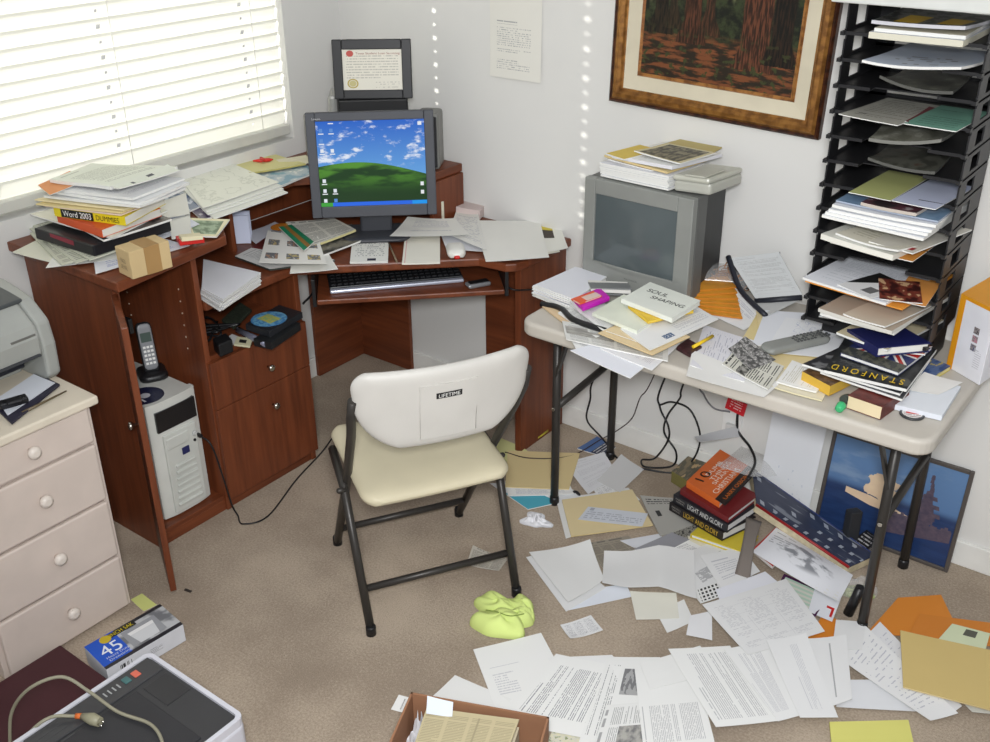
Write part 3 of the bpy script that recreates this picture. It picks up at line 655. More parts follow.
mb = MB(); mb.add([MX @ Vector(p) for p in ((-sw_, -.0085, -sh_ + off), (sw_, -.0085, -sh_ + off), (sw_, -.0085, sh_ + off), (-sw_, -.0085, sh_ + off))], [(0, 1, 2, 3)], uvs=[[(0, 0), (1, 0), (1, 1), (0, 1)]])
mo_('screen', mb, art('desktop', hill, .2, 0.95), 0, bz)
text('brand_lettering', 'Lenovo', MX @ Vector((-.175, -.0142, .156)), (1, 0, 0), MX.to_3x3() @ Vector((0, 0, 1)), M((190, 190, 194)), bz, width=.028, world=False)
# ---------------------------------------------------------------- on the raised shelf behind the monitor
bx = thing('media_box', 'black box with silver side on the raised shelf under the certificate', 'box', (.375, -.225, HT), R(42))
MB().box(-.125, .115, -.06, .09, 0, .255).build('cabinet', M((24, 24, 25), .5), bx, False, .006)
MB().box(-.160, -.127, -.05, .09, 0, .27).build('side_panel', M((160, 160, 156), .35, .3), bx, False, .012)
ce = thing('framed_certificate', 'black framed certificate propped on the black box above the monitor', 'certificate', (.392, -.243, 1.192), R(38))
CM = Matrix.Translation((.0, -.03, 0)) @ Matrix.Rotation(R(-7), 4, 'X')
frame = MB()
cw, chh, fw = .134, .196, .033
for a in ((-cw, -cw + fw, 0, chh), (cw - fw, cw, 0, chh), (-cw + fw, cw - fw, 0, fw * .9), (-cw + fw, cw - fw, chh - fw * 1.0, chh)): frame.box(a[0], a[1], -.01, .01, a[2], a[3], mat=CM)
frame.build('frame', M((42, 42, 44), .45), ce, False, .003)
def cert(u, v):
    k = lines(u, v, 15, .06, .94, .28, .86, 5.0, .42, 60, .1); col = mixc(k * .6, C(226, 222, 208), C(150, 146, 138))
    d = (u - .16) * (u - .16) * 1.6 + (v - .16) * (v - .16); col = mixc((d < .014) * (d > .008), col, C(180, 160, 70)); col = mixc((d < .006), col, C(196, 186, 130))
    d2 = (u - .13) * (u - .13) * 1.6 + (v - .9) * (v - .9); col = mixc(d2 < .006, col, C(190, 80, 70))
    return mixc(lines(u, v, 40, .55, .95, .06, .2, 6.0, .5, 30, .4), col, C(140, 136, 130))
mb = MB(); ix, iz0, iz1 = cw - fw, fw * .9, chh - fw
mb.add([CM @ Vector(p) for p in ((-ix, -.004, iz0), (ix, -.004, iz0), (ix, -.004, iz1), (-ix, -.004, iz1))], [(0, 1, 2, 3)], uvs=[[(0, 0), (1, 0), (1, 1), (0, 1)]])
crt = mb.build('certificate_sheet', art('cert', cert, .35, coat=.2), ce)
text('heading_lettering', 'Texas Student Loan Servicing', CM @ Vector((.02, -.0045, iz1 - .014)), (1, 0, 0), CM.to_3x3() @ Vector((0, 0, 1)), M((150, 90, 80)), crt, width=.15, height=.009, world=False)
MB().box(-.12, .12, -.002, .006, .01, chh - .01, mat=CM).build('backing', BLACK, ce)
def speaker_(name, label, loc, rz, h):
    s = thing(name, label, 'speaker', loc, rz)
    MB().box(-.04, .04, -.05, .05, 0, h).build('cabinet', M((120, 120, 116), .4), s, False, .01)
    MB().box(-.034, .034, -.055, -.05, .01, h - .01).build('grille', M((46, 46, 48), .8, bmp=.5), s, False, .004)
speaker_('desk_speaker', 'small grey speaker at the right edge of the monitor on the shelf', (.52, -.105, HT), R(30), .20)
speaker_('desk_speaker', 'small speaker mostly hidden behind the left edge of the monitor', (.145, -.30, HT), R(50), .17)
# ---------------------------------------------------------------- under the raised shelf
for i in range(5):
    L_ = (.085 + .012 * i, -.725 - .0 * i - .012 * i, .752)
    o = MB().box(0, .10, 0, .0025, 0, .095 + .004 * (i % 3), mat=Matrix.Translation(L_) @ Matrix.Rotation(R(40), 4, 'Z')).build('card', p_plain((206, 212, 232)), None, True)
    tag(o, 'white card standing upright in the slot under the raised shelf', 'card', 'cards under the raised shelf')
paper('loose sheets lying in front of the upright cards under the shelf', [(0.142,-0.681,0.756),(0.118,-0.516,0.756),(0.259,-0.545,0.756),(0.299,-0.737,0.756)], p_plain((208, 210, 220)), curl=.012)
block('book', 'dark red book flat under the raised shelf beside the cards', 'book', (0.263,-0.751,0.752), (0.310,-0.739,0.752), (0.262,-0.605,0.752), .012, M((86, 30, 26), .5))
paper('small white label stuck to the back panel under the shelf', [(.0215, -.40, .855), (.0215, -.375, .855), (.0215, -.375, .82), (.0215, -.40, .82)], p_text(13.0, 8, (150, 150, 160)), curl=0.0005)
paper('second white label stuck below the shelf near the upright cards', [(.0215, -.58, .85), (.0215, -.56, .85), (.0215, -.56, .81), (.0215, -.58, .81)], p_text(14.0, 6, (90, 90, 90)), curl=0.0005)

# ---------------------------------------------------------------- the pile on the cabinet top (z .92)
paper('cream sheet poking out to the left at the bottom of the tall pile', [(0.111,-1.493,0.936),(0.034,-1.283,0.936),(0.297,-1.287,0.936),(0.277,-1.470,0.936)], p_plain((220, 220, 204)))
paper('white sheet with blue print hanging off the cabinet front under the pile', [(0.281,-1.343,0.937),(0.311,-1.164,0.937),(0.486,-1.153,0.937),(0.460,-1.451,0.937)], p_text(41.0, 26, (130, 140, 190), (222, 224, 230)))
paper('white sheet corner showing at the lower left of the tall pile', [(0.180,-1.382,0.939),(0.275,-1.251,0.939),(0.430,-1.320,0.939),(0.313,-1.510,0.939)], p_plain((228, 228, 224)))
for i, (a, lab) in enumerate((((0.927), 'lowest folded newspaper in the fan under the black binder'), ((0.932), 'middle folded newspaper in the fan under the black binder'), ((0.937), 'topmost folded newspaper in the fan under the black binder'))):
    q = [[(0.021,-1.381,0.942),(0.013,-1.133,0.942),(0.354,-1.306,0.942),(0.343,-1.479,0.942)], [(-0.023,-1.363,0.947),(-0.008,-1.118,0.947),(0.371,-1.290,0.947),(0.366,-1.449,0.947)], [(-0.067,-1.345,0.952),(-0.021,-1.109,0.952),(0.388,-1.274,0.952),(0.397,-1.424,0.952)]][i]
    sheet('newspaper', lab, 'newspaper', q, p_news(50.0 + i, (198, 200, 184), (140, 140, 130), 3, 30, 0), th=.004, curl=.004, edge=p_plain((196, 198, 182)))
paper('bluish printed sheet right of the binder on the cabinet top', [(0.234,-1.214,0.945),(0.223,-0.992,0.945),(0.387,-1.037,0.945),(0.404,-1.300,0.945)], p_text(43.0, 30, (150, 156, 180), (216, 220, 230)), curl=.008)
bi = thing('ring_binder', 'thick black binder in the lower part of the tall pile', 'binder', (0.377,-1.391,0.958))
BL_ = ((0.119,-1.417,0.958), (0.389,-1.401,0.958), (0.387,-1.138,0.958))
MB().para(*BL_, .034).build('cover', M((24, 24, 28), .4), bi, True, .004)
a_, b_, c_ = [Vector(p) for p in BL_]; u_ = (b_ - a_)
MB().add([a_ + u_ * .28 + Vector((0, 0, .022)) - (c_ - b_).normalized() * .0008, a_ + u_ * .66 + Vector((0, 0, .022)) - (c_ - b_).normalized() * .0008, a_ + u_ * .66 + Vector((0, 0, .034)) - (c_ - b_).normalized() * .0008, a_ + u_ * .28 + Vector((0, 0, .034)) - (c_ - b_).normalized() * .0008], [(0, 1, 2, 3)])
lb = MB(); lb.v = [tuple(a_ + u_ * t + Vector((0, 0, z)) - (c_ - b_).normalized() * .0012) for t, z in ((.28, .022), (.68, .016), (.68, .031), (.28, .033))]; lb.face((0, 1, 2, 3)); lb.build('red_label', M((128, 28, 50), .4), bi, True)
sheet('magazine', 'dark glossy magazine resting on the black binder', 'magazine', [(0.110,-1.325,0.995),(0.098,-1.123,0.995),(0.413,-1.151,0.995),(0.404,-1.375,0.995)], p_cover(8.0, (40, 40, 42), (84, 80, 76), (150, 146, 140)), th=.006)
sheet('magazine', 'white edged catalogue just below the orange book in the pile', 'magazine', [(0.043,-1.380,1.003),(0.072,-1.147,1.003),(0.348,-1.115,1.003),(0.421,-1.360,1.003)], p_plain((222, 220, 206)), th=.004, curl=.004)
book('orange paperback with white pages in the middle of the tall pile', (0.177,-1.371,1.009), (0.402,-1.374,1.009), (0.379,-1.159,1.009), .024, M((206, 84, 40), .4), M((214, 212, 204), .8), 'left', soft=True)
W0 = [Vector(p) for p in ((0.192,-1.385,1.034), (0.433,-1.316,1.034), (0.362,-1.127,1.034))]
wb = book('yellow and black software guide book near the middle of the tall pile', *W0, .026, M((216, 196, 30), .4), M((224, 222, 212), .8), 'left', soft=True)
a_, b_, c_ = W0; u_ = b_ - a_; n_ = -(c_ - b_).normalized(); z_ = Vector((0, 0, 1))
lb = MB(); lb.v = [tuple(a_ + u_ * t + z_ * z + n_ * .0008) for t, z in ((.10, .001), (.56, .001), (.56, .025), (.10, .025))]; lb.face((0, 1, 2, 3)); lb.build('black_band', M((22, 22, 22), .4), wb, True)
text('title_lettering', 'Word 2003', a_ + u_ * .33 + z_ * .013 + n_ * .0012, u_, z_, M((236, 236, 232)), wb, width=u_.length * .40, height=.017)
text('series_lettering', 'DUMMIES', a_ + u_ * .76 + z_ * .013 + n_ * .0012, u_, z_, M((60, 54, 20)), wb, width=u_.length * .32, height=.015)
for i, (q, col, lab) in enumerate((([(0.173,-1.402,1.062),(0.157,-1.192,1.062),(0.395,-1.140,1.062),(0.422,-1.319,1.062)], (226, 206, 186), 'pinkish folder on the software guide in the tall pile'), ([(0.153,-1.413,1.067),(0.163,-1.195,1.067),(0.388,-1.141,1.067),(0.421,-1.317,1.067)], (222, 204, 150), 'manila folder above the pinkish folder in the tall pile'), ([(0.135,-1.404,1.073),(0.154,-1.188,1.073),(0.389,-1.140,1.073),(0.422,-1.307,1.073)], (226, 212, 170), 'pale manila folder second from the pinkish one in the tall pile'))):
    sheet('manila_folder', lab, 'folder', q, p_plain(col), edge=p_plain(col), th=.004, curl=.003)
for i, (q, lab) in enumerate((([(0.152,-1.384,1.080),(0.112,-1.172,1.080),(0.424,-1.095,1.080),(0.470,-1.287,1.080)], 'white report just above the manila folders in the tall pile'), ([(0.154,-1.371,1.089),(0.126,-1.173,1.089),(0.419,-1.074,1.089),(0.464,-1.282,1.089)], 'white stapled sheets in the upper part of the tall pile'), ([(0.140,-1.370,1.098),(0.122,-1.161,1.098),(0.399,-1.076,1.098),(0.435,-1.282,1.098)], 'white sheets directly beneath the curled catalogue on top of the pile'))):
    sheet('paper_sheet', lab, 'paper', q, p_text(60.0 + i, 40, (180, 180, 190), (226, 227, 228)), th=.007, curl=.006)
sheet('envelope', 'orange envelope corner sticking out near the top of the tall pile', 'envelope', [(0.116,-1.375,1.107),(0.066,-1.239,1.107),(0.196,-1.270,1.107),(0.230,-1.408,1.107)], p_plain((222, 150, 96)), th=.002)
sheet('magazine', 'curled greenish white catalogue on the very top of the tall pile', 'magazine', [(0.128,-1.343,1.110),(0.093,-1.181,1.110),(0.333,-1.047,1.110),(0.348,-1.290,1.110)], p_text(70.0, 26, (170, 172, 160), (222, 226, 212)), th=.010, curl=.02, hump=.006)
sheet('envelope', 'long white printed envelope lying on top of the tall pile', 'envelope', [(0.364,-1.295,1.123),(0.303,-1.059,1.123),(0.384,-1.077,1.123),(0.406,-1.299,1.123)], art('env_logo', lambda u, v: mixc(rect(u, v, .55, .66, .5, .8) + rect(u, v, .25, .3, .2, .6), C(222, 226, 214), C(70, 72, 80)), .6), curl=.008, th=.003)
# around the pile
tbx = thing('taped_box', 'small brown cardboard box with a tape band on the cabinet front edge', 'box', (0.571,-1.408,0.935))
TB = [Vector(p) for p in ((0.495,-1.401,0.936), (0.570,-1.410,0.936), (0.581,-1.287,0.936))]
MB().para(*TB, .078).build('carton', M((196, 172, 128), .8), tbx, True, .002)
a_, b_, c_ = TB; v_ = c_ - b_; w_ = (a_ - b_)
e_ = .0008; tp = MB(); tp.para(a_ + v_ * .36 + w_.normalized() * e_, b_ + v_ * .36 - w_.normalized() * e_, b_ + v_ * .74 - w_.normalized() * e_, .0788); tp.build('packing_tape', M((162, 128, 82), .35), tbx, True)
text('printed_lettering', 'FRAGILE\nUSPS MAIL', (a_ + b_) / 2 + z_ * .036 - v_.normalized() * .0006, b_ - a_, z_, M((120, 104, 80)), tbx, width=.034, height=.03)
rb = thing('small_tray', 'little red tray holding cream slips by the taped box', 'tray', (0.463,-1.136,0.936))
TR_ = ((0.441,-1.167,0.947), (0.485,-1.187,0.947), (0.524,-1.128,0.947))
MB().para(*TR_, .016).build('red_base', M((198, 34, 28), .45), rb, True, .002)
MB().para((0.469,-1.175,0.963), (0.497,-1.186,0.963), (0.533,-1.139,0.963), .012).build('slips', p_plain((222, 214, 180)), rb, True)
sheet('picture_card', 'green picture card with a cream border on the rounded shelf corner', 'card', [(0.287,-1.023,0.943),(0.421,-0.949,0.943),(0.510,-1.073,0.943),(0.445,-1.109,0.943)], art('green_pic', lambda u, v: mixc(rect(u, v, .1, .9, .12, .88), C(224, 216, 178), mixc(smooth(noise(u * 5, v * 5, 3.0, 1.0, 4.0), .4, .6), C(86, 112, 78), C(150, 170, 140))), .35), th=.004)
paper('crumpled white paper between the picture card and the black binder', [(0.287,-1.078,0.949),(0.281,-0.990,0.949),(0.463,-1.127,0.949),(0.429,-1.172,0.949)], p_plain((226, 226, 220)), curl=.014)
sheet('magazine', 'dark purple magazine behind the picture card', 'magazine', [(0.180,-0.928,0.939),(0.182,-0.824,0.939),(0.354,-0.901,0.939),(0.348,-0.999,0.939)], p_cover(12.0, (66, 50, 84), (100, 90, 110), (186, 180, 186)), th=.005)
sheet('magazine', 'blue magazine between the tall pile and the printed sheets', 'magazine', [(0.070,-0.954,0.945),(0.051,-0.835,0.945),(0.248,-0.901,0.945),(0.261,-1.013,0.945)], p_cover(13.0, (84, 104, 140), (120, 130, 150), (200, 206, 214)), th=.005)
paper('white sheet folded over the blue magazine beside the tall pile', [(0.122,-1.029,0.955),(0.119,-0.878,0.955),(0.296,-1.001,0.955),(0.282,-1.103,0.955)], p_plain((222, 221, 214)), curl=.012)
for i, q in enumerate(([(0.040,-0.843,0.945),(0.060,-0.600,0.945),(0.369,-0.659,0.945),(0.378,-0.975,0.945)], [(-0.016,-0.815,0.949),(0.002,-0.568,0.949),(0.335,-0.646,0.949),(0.342,-0.969,0.949)], [(-0.029,-0.813,0.953),(-0.018,-0.569,0.953),(0.315,-0.635,0.953),(0.324,-0.961,0.953)])):
    sheet('paper_sheet', 'white sheet in the sheaf under the large drawing by the window', 'paper', q, p_plain((224, 225, 216)), 'sheaf under the drawing', th=.003, curl=.004)
paper('large white sheet with a faint drawing on the shelf by the window', [(-0.061,-0.770,0.958),(-0.052,-0.567,0.958),(0.286,-0.621,0.958),(0.305,-0.957,0.958)], art('drawing', lambda u, v: mixc(smooth(absx(noise(u * 4, v * 4, 2.0, 1.0, 3.0) - .5), .03, .0) * rect(u, v, .06, .94, .06, .95) * .6, C(228, 229, 216), C(196, 198, 184)), .7), curl=.008, th=.002)
sheet('magazine', 'grey green magazine peeking out right of the large drawing', 'magazine', [(0.155,-0.717,0.941),(0.165,-0.509,0.941),(0.275,-0.517,0.941),(0.327,-0.804,0.941)], p_cover(15.0, (110, 124, 112), (160, 166, 158), (210, 212, 206)), th=.004)
sheet('magazine', 'blue and white magazine on the shelf left of the monitor', 'magazine', [(0.105,-0.585,0.942),(0.102,-0.373,0.942),(0.265,-0.411,0.942),(0.290,-0.623,0.942)], p_cover(16.0, (120, 160, 178), (176, 190, 196), (218, 220, 216)), th=.006)
sheet('manila_folder', 'yellow folder under the red plastic piece by the window', 'folder', [(-0.046,-0.564,0.951),(0.007,-0.383,0.951),(0.193,-0.409,0.951),(0.124,-0.609,0.951)], p_plain((216, 210, 150)), edge=p_plain((190, 180, 110)), th=.006, curl=.006)
paper('cream card at the far end of the shelf beside the monitor', [(0.063,-0.433,0.957),(0.114,-0.333,0.957),(0.210,-0.376,0.957),(0.160,-0.474,0.957)], p_plain((224, 218, 190)), curl=.004)
ra = thing('toy_plane', 'small red plastic plane shape on the yellow folder', 'toy', (0.048,-0.486,0.963))
A_ = Vector((0.027,-0.509,0.965)); B_ = Vector((0.072,-0.454,0.965)); ax_ = (B_ - A_); sd_ = Vector((0, 0, 1)).cross(ax_).normalized()
MB().tube([A_, A_ + ax_ * .3, A_ + ax_ * .8, B_], [.003, .006, .007, .002], 10).build('body', M((206, 44, 34), .4), ra, True)
MB().prism([(A_ + ax_ * t + sd_ * s)[:2] for t, s in ((.35, -.03), (.45, -.03), (.62, 0), (.45, .03), (.35, .03), (.45, 0))], .966, .970).build('wings', M((206, 44, 34), .4), ra, True)

# ================================================================ dresser at the left
DW, DY0, DY1, DX = .395, -2.03, -1.636, .63
dr = thing('dresser', 'small cream painted dresser with round knobs left of the desk', 'dresser', (.33, (DY0 + DY1) / 2, 0)); CP = M((206, 192, 182), .5, var=.04)
MB().box(.03, DX - .012, DY0, DY1, 0, .675).build('body', CP, dr, True, .002)
MB().box(.02, DX + .022, DY0 - .015, DY1 + .012, .675, .70).build('top', M((214, 204, 186), .45), dr, True, .006, 3)
for i, (z0, z1) in enumerate(((.565, .668), (.382, .556), (.193, .373), (.012, .184))):
    d_ = MB().box(DX - .012, DX + .006, DY0 + .012, DY1 - .014, z0, z1).build('drawer_front', CP, dr, True, .006, 3)
    MB().lathe([(.007, 0), (.007, .008), (.015, .013), (.018, .02), (.016, .027), (.008, .031)], 18, mat=Matrix.Translation((DX + .006, -1.826, (z0 + z1) / 2 + .008)) @ Matrix.Rotation(R(90), 4, 'Y')).build('knob', M((216, 206, 196), .35), d_, True)
# laser printer on the dresser
lp = thing('laser_printer', 'silver and grey laser printer standing on the dresser', 'printer', (.372, -1.815, .70), R(2)); PG = M((158, 160, 155), .45); PD = M((70, 74, 76), .4)
def lp_(name, mb, mat, bevel=.004): return mb.build(name, mat, lp, False, bevel)
prof = [(-.14, .0), (.10, .0), (.122, .02), (.128, .11), (.118, .175), (.06, .225), (-.06, .25), (-.14, .24)]
sidem = Matrix(((1, 0, 0, 0), (0, 0, 1, 0), (0, 1, 0, 0), (0, 0, 0, 1)))
body = MB()
for y0, y1 in ((-.19, -.150), (.150, .19)): body.prism([(x, z) for x, z in prof][::-1], y0, y1, mat=sidem)
body.prism([(-.14, .0), (-.0, .0), (.0, .06), (.03, .085), (.122, .085), (.126, .14), (.115, .172), (.06, .218), (-.06, .242), (-.14, .23)][::-1], -.150, .150, mat=sidem)
lp_('body', body, PG, .008)
lp_('output_cover', MB().box(-.10, .075, -.16, .160, 0, .012, mat=Matrix.Translation((-.012, 0, .228)) @ Matrix.Rotation(R(8), 4, 'Y')), PD)
lp_('output_recess', MB().box(-.05, .045, -.12, .115, 0, .004, mat=Matrix.Translation((-.012, 0, .241)) @ Matrix.Rotation(R(8), 4, 'Y')), M((40, 42, 44), .3), .002)
lp_('feed_slot', MB().box(-.01, .02, -.148, .148, .02, .05), M((48, 50, 58), .4))
lp_('badge', MB().box(.117, .121, .07, .14, .143, .156, mat=Matrix.Translation((.003, 0, -.004))), M((120, 120, 116), .3, .4), .001)
lp_('front_slot', MB().box(.12, .13, -.14, .14, .088, .094), M((60, 62, 66)), .001)
cb = thing('clipboard', 'dark clipboard holding blank white paper in front of the printer', 'clipboard', (0.479,-1.685,0.702))
CBQ = [(0.502,-1.827,0.704),(0.415,-1.656,0.704),(0.531,-1.657,0.704),(0.620,-1.847,0.704)]
MB_ = sheet_mb(CBQ, curl=0, th=.005); MB_.build('board', [M((44, 42, 58), .5), M((44, 42, 58), .5)], cb, True)
sheet_mb([(0.477,-1.806,0.710),(0.428,-1.669,0.710),(0.521,-1.664,0.710),(0.581,-1.834,0.710)], curl=.002, th=.002).build('paper_sheets', [p_plain((220, 224, 232)), p_plain((210, 212, 220))], cb, True)
cq = Vector((0.544,-1.795,0.712)); MB().box(-.035, .035, -.014, .014, 0, .018, mat=Matrix.Translation(cq) @ Matrix.Rotation(R(75), 4, 'Z')).box(-.02, .02, -.03, 0, .014, .024, mat=Matrix.Translation(cq) @ Matrix.Rotation(R(75), 4, 'Z')).build('clip', M((26, 26, 30), .3), cb, True, .004)
o = MB().tube([(0.589,-1.801,0.706), (0.574,-1.666,0.706)], [.0045, .002], 8).build('pen', M((96, 84, 62), .4), None, True); tag(o, 'brown pen on the dresser edge beside the clipboard', 'pen')

# ================================================================ folding table
TZ = .735
tbl = thing('folding_table', 'white plastic folding table with dark metal legs against the back wall', 'table', (1.88, -.345, 0))
TPL = M((190, 184, 174), .5, var=.03, bmp=.25)
MB().prism(rrect(1.305, 2.492, -.65, -.042, .05), TZ - .045, TZ).build('tabletop', TPL, tbl, True, .012, 4)
MB().prism(rrect(1.34, 2.455, -.61, -.08, .03), TZ - .052, TZ - .044).build('underframe', STEEL, tbl, True)
for x, s in ((1.33, 1), (2.376, -1)):
    for y in (-.473, -.118):
        lg = MB().tube([(x, y, .012), (x, y, .69)], .0135, 12).build('leg', STEEL, tbl, True)
        MB().lathe([(.016, 0), (.016, .02), (.0145, .03)], 12, mat=Matrix.Translation((x, y, 0))).build('foot_cap', BLACK, lg, True)
    MB().tube([(x, -.473, .37), (x, -.118, .40)], .012, 8).build('crossbar', STEEL, tbl, True)
    MB().box(-.004, .004, -.010, .010, 0, .21, mat=Matrix.Translation((x, -.480, .48)) @ Matrix.Rotation(R(17 * s), 4, 'Y')).build('folding_brace', STEEL, tbl, True)
    MB().lathe([(.006, 0), (.006, .006)], 10, mat=Matrix.Translation((x, -.487, .37)) @ Matrix.Rotation(R(90), 4, 'X')).build('rivet', CHROME, tbl, True)
    MB().tube([(x, -.56, .683), (x, -.10, .683)], .013, 8).build('hinge_tube', STEEL, tbl, True)
o = MB().tube([(2.326, -.445, .012), (2.345, -.435, .11)], .014, 10).build('black_bar', BLACK, None, True); tag(o, 'short black rounded bar standing beside the front right table leg', 'bar')

# ---------------------------------------------------------------- television
tv = thing('television', 'silver grey tube television on the folding table', 'television', (1.492, -.310, TZ), R(-2)); TG = M((138, 140, 136), .42, .1); TD_ = M((56, 57, 58), .55)
def tv_(name, mb, mat, bevel=.0, parent=None): return mb.build(name, mat, parent or tv, False, bevel)
TWH, TH = .186, .348
tv_('front_cabinet', MB().box(-TWH, TWH, .02, .085, .004, TH), M((98, 99, 97), .5), .008)
tv_('rear_housing', MB().prism([(-.165, .085), (.165, .085), (.155, .18), (.15, .262), (-.15, .262), (-.155, .18)], .02, TH - .02).prism([(-.11, .255), (.11, .255), (.10, .285), (-.10, .285)], .03, .27), TD_, .006)
sx0, sx1, sz0, sz1 = -.148, .135, .088, .30
fb = MB(); 
for a in ((-TWH, sx0, .0, TH), (sx1, TWH, .0, TH), (sx0, sx1, 0, sz0), (sx0, sx1, sz1, TH)): fb.box(a[0], a[1], -.004, .022, a[2] + .002, a[3])
tb_ = tv_('front_bezel', fb, TG, .003)
def scr(u, v):
    x = sx0 - .006 + (sx1 - sx0 + .012) * u; z = sz0 - .014 + (sz1 - sz0 + .02) * v; e = (2 * u - 1) ** 2; f_ = (2 * v - 1) ** 2
    return Vector((x, .004 - .014 * (1 - e) * (1 - f_ * .8), z))
tv_('screen', MB().grid(scr, 16, 12), M((84, 92, 94), .12, 0, .6, .02), 0, tb_)
tv_('lower_panel', MB().grid(lambda u, v: Vector((-.17 + .335 * u, -.0055 - .010 * math.sin(math.pi * u), .008 + (.070 - .0 + .014 * (2 * u - 1) ** 2) * v)), 16, 3, 0, True), TG, 0, tb_)
text('brand_lettering', 'MAGNAVOX', (0, -.0165, .062), (1, 0, 0), (0, 0, 1), M((90, 92, 92)), tb_, width=.045, world=False)
# on the television
cl = thing('plastic_case', 'translucent grey plastic storage case on the right of the television top', 'case', (1.689,-0.307,1.082))
CPL = M((176, 176, 166), .35, 0, .5)
MB().para((1.594,-0.289,1.086), (1.701,-0.269,1.086), (1.724,-0.113,1.086), .034).build('base', CPL, cl, True, .008)
MB().para((1.593,-0.300,1.121), (1.700,-0.281,1.121), (1.727,-0.119,1.121), .017).build('lid', M((184, 184, 172), .3, 0, .5), cl, True, .007)
MB().para((1.630,-0.299,1.139), (1.691,-0.291,1.139), (1.704,-0.186,1.139), .006).build('raised_panel', M((178, 178, 166), .3), cl, True, .004)
stack('paper_sheet', 'white sheet in the thick pile on the left of the television top', 'paper', [(1.347,-0.289,1.087),(1.394,-0.085,1.087),(1.608,-0.126,1.087),(1.583,-0.300,1.087)], 7, .006, [p_plain((228, 229, 233)), p_plain((220, 222, 230))], 'pile on the television', .003, 1.0, th=.0055)
sheet('envelope', 'red and cream slip between the white pile and the folder on the television', 'envelope', [(1.344,-0.253,1.127),(1.418,-0.119,1.127),(1.563,-0.135,1.127),(1.518,-0.282,1.127)], art('redslip', lambda u, v: mixc(v < .3, C(214, 200, 180), C(150, 50, 50)), .6), th=.003)
sheet('manila_folder', 'manila folder full of papers above the white pile on the television', 'folder', [(1.337,-0.253,1.132),(1.410,0.008,1.132),(1.614,-0.055,1.132),(1.571,-0.289,1.132)], p_plain((216, 198, 150)), edge=p_plain((214, 192, 140)), th=.006, curl=.004)
paper('white sheets on the manila folder on top of the television', [(1.373,-0.267,1.141),(1.441,-0.025,1.141),(1.633,-0.068,1.141),(1.582,-0.282,1.141)], p_text(80.0, 40, (170, 170, 170)), th=.010, edge=p_plain((220, 220, 224)))
sheet('magazine', 'yellow cornered booklet at the back left of the television pile', 'magazine', [(1.352,-0.268,1.147),(1.389,-0.132,1.147),(1.466,-0.146,1.147),(1.429,-0.292,1.147)], p_plain((222, 196, 100)), th=.005)
sheet('manila_folder', 'tan folder at the back right on top of the television', 'folder', [(1.438,-0.156,1.154),(1.467,-0.023,1.154),(1.613,-0.031,1.154),(1.610,-0.166,1.154)], p_plain((196, 180, 120)), edge=p_plain((186, 170, 110)), th=.004)
sheet('magazine', 'magazine with a dark landscape cover on top of the television pile', 'magazine', [(1.430,-0.238,1.159),(1.468,-0.102,1.159),(1.631,-0.108,1.159),(1.600,-0.271,1.159)], art('landscape', lambda u, v: mixc(rect(u, v, .04, .94, .08, .92), C(210, 200, 160), mixc(smooth(noise(u * 6, v * 14, 3.0, 1.0, 4.0), .4, .62), C(70, 68, 58), C(146, 140, 116))), .4), th=.004)

# ---------------------------------------------------------------- left heap on the table
sheet('manila_folder', 'manila folder at the left end of the table under the black strap', 'folder', [(1.303,-0.532,0.737),(1.314,-0.430,0.737),(1.510,-0.524,0.737),(1.493,-0.630,0.737)], p_plain((222, 196, 160)), edge=p_plain((210, 184, 146)), th=.004)
paper('sheet with grey columns hanging over the table front, lowest at the left', [(1.467,-0.637,0.739),(1.592,-0.435,0.739),(1.739,-0.606,0.739),(1.576,-0.741,0.739)], p_form(1.0), curl=.006, th=.003)
paper('white sheet whose corner points down over the table front edge', [(1.555,-0.749,0.742),(1.637,-0.513,0.742),(1.761,-0.597,0.742),(1.771,-0.794,0.742)], p_plain((226, 228, 236)), curl=.004, th=.002)
paper('white sheet lying across the pointed corner at the table front', [(1.616,-0.693,0.744),(1.646,-0.443,0.744),(1.777,-0.536,0.744),(1.796,-0.724,0.744)], p_text(91.0, 34, (190, 190, 200), (228, 229, 234)), curl=.004, th=.003)
paper('newspaper form with photo boxes on the left table front', [(1.434,-0.609,0.748),(1.739,-0.535,0.748),(1.805,-0.655,0.748),(1.511,-0.703,0.748)], p_news(92.0, (214, 214, 210), (160, 160, 160), 4, 26, 3, (140, 138, 134)), curl=.004, th=.003)
paper('faint printed white sheet under the black strap on the table', [(1.388,-0.562,0.744),(1.383,-0.380,0.744),(1.611,-0.503,0.744),(1.573,-0.646,0.744)], p_text(93.0, 40, (190, 190, 190)), curl=.004, th=.004)
o = MB().tube(spline([(1.306,-0.531,0.744), (1.374,-0.530,0.748), (1.464,-0.592,0.756), (1.584,-0.612,0.762)], 6), .009, 8).build('strap', BLACK, None, True); tag(o, 'black strap snaking across the papers at the left of the table', 'strap')
paper('white sheet with pale print on top of the black strap', [(1.412,-0.535,0.766),(1.424,-0.434,0.766),(1.584,-0.548,0.766),(1.588,-0.629,0.766)], p_text(94.0, 30, (196, 196, 200)), curl=.003, th=.002)
stack('paper_sheet', 'white sheet in the thick stack at the left corner of the table', 'paper', [(1.257,-0.504,0.745),(1.278,-0.310,0.745),(1.400,-0.302,0.745),(1.415,-0.528,0.745)], 9, .0045, [p_plain((230, 230, 228)), p_plain((222, 223, 230))], 'stack at the table corner', .004, 3.0, th=.004)
paper('white sheet with fine print at the right of the thick stack', [(1.374,-0.499,0.776),(1.409,-0.378,0.776),(1.478,-0.442,0.776),(1.479,-0.584,0.776)], p_text(95.0, 26, (200, 190, 196)), curl=.003)
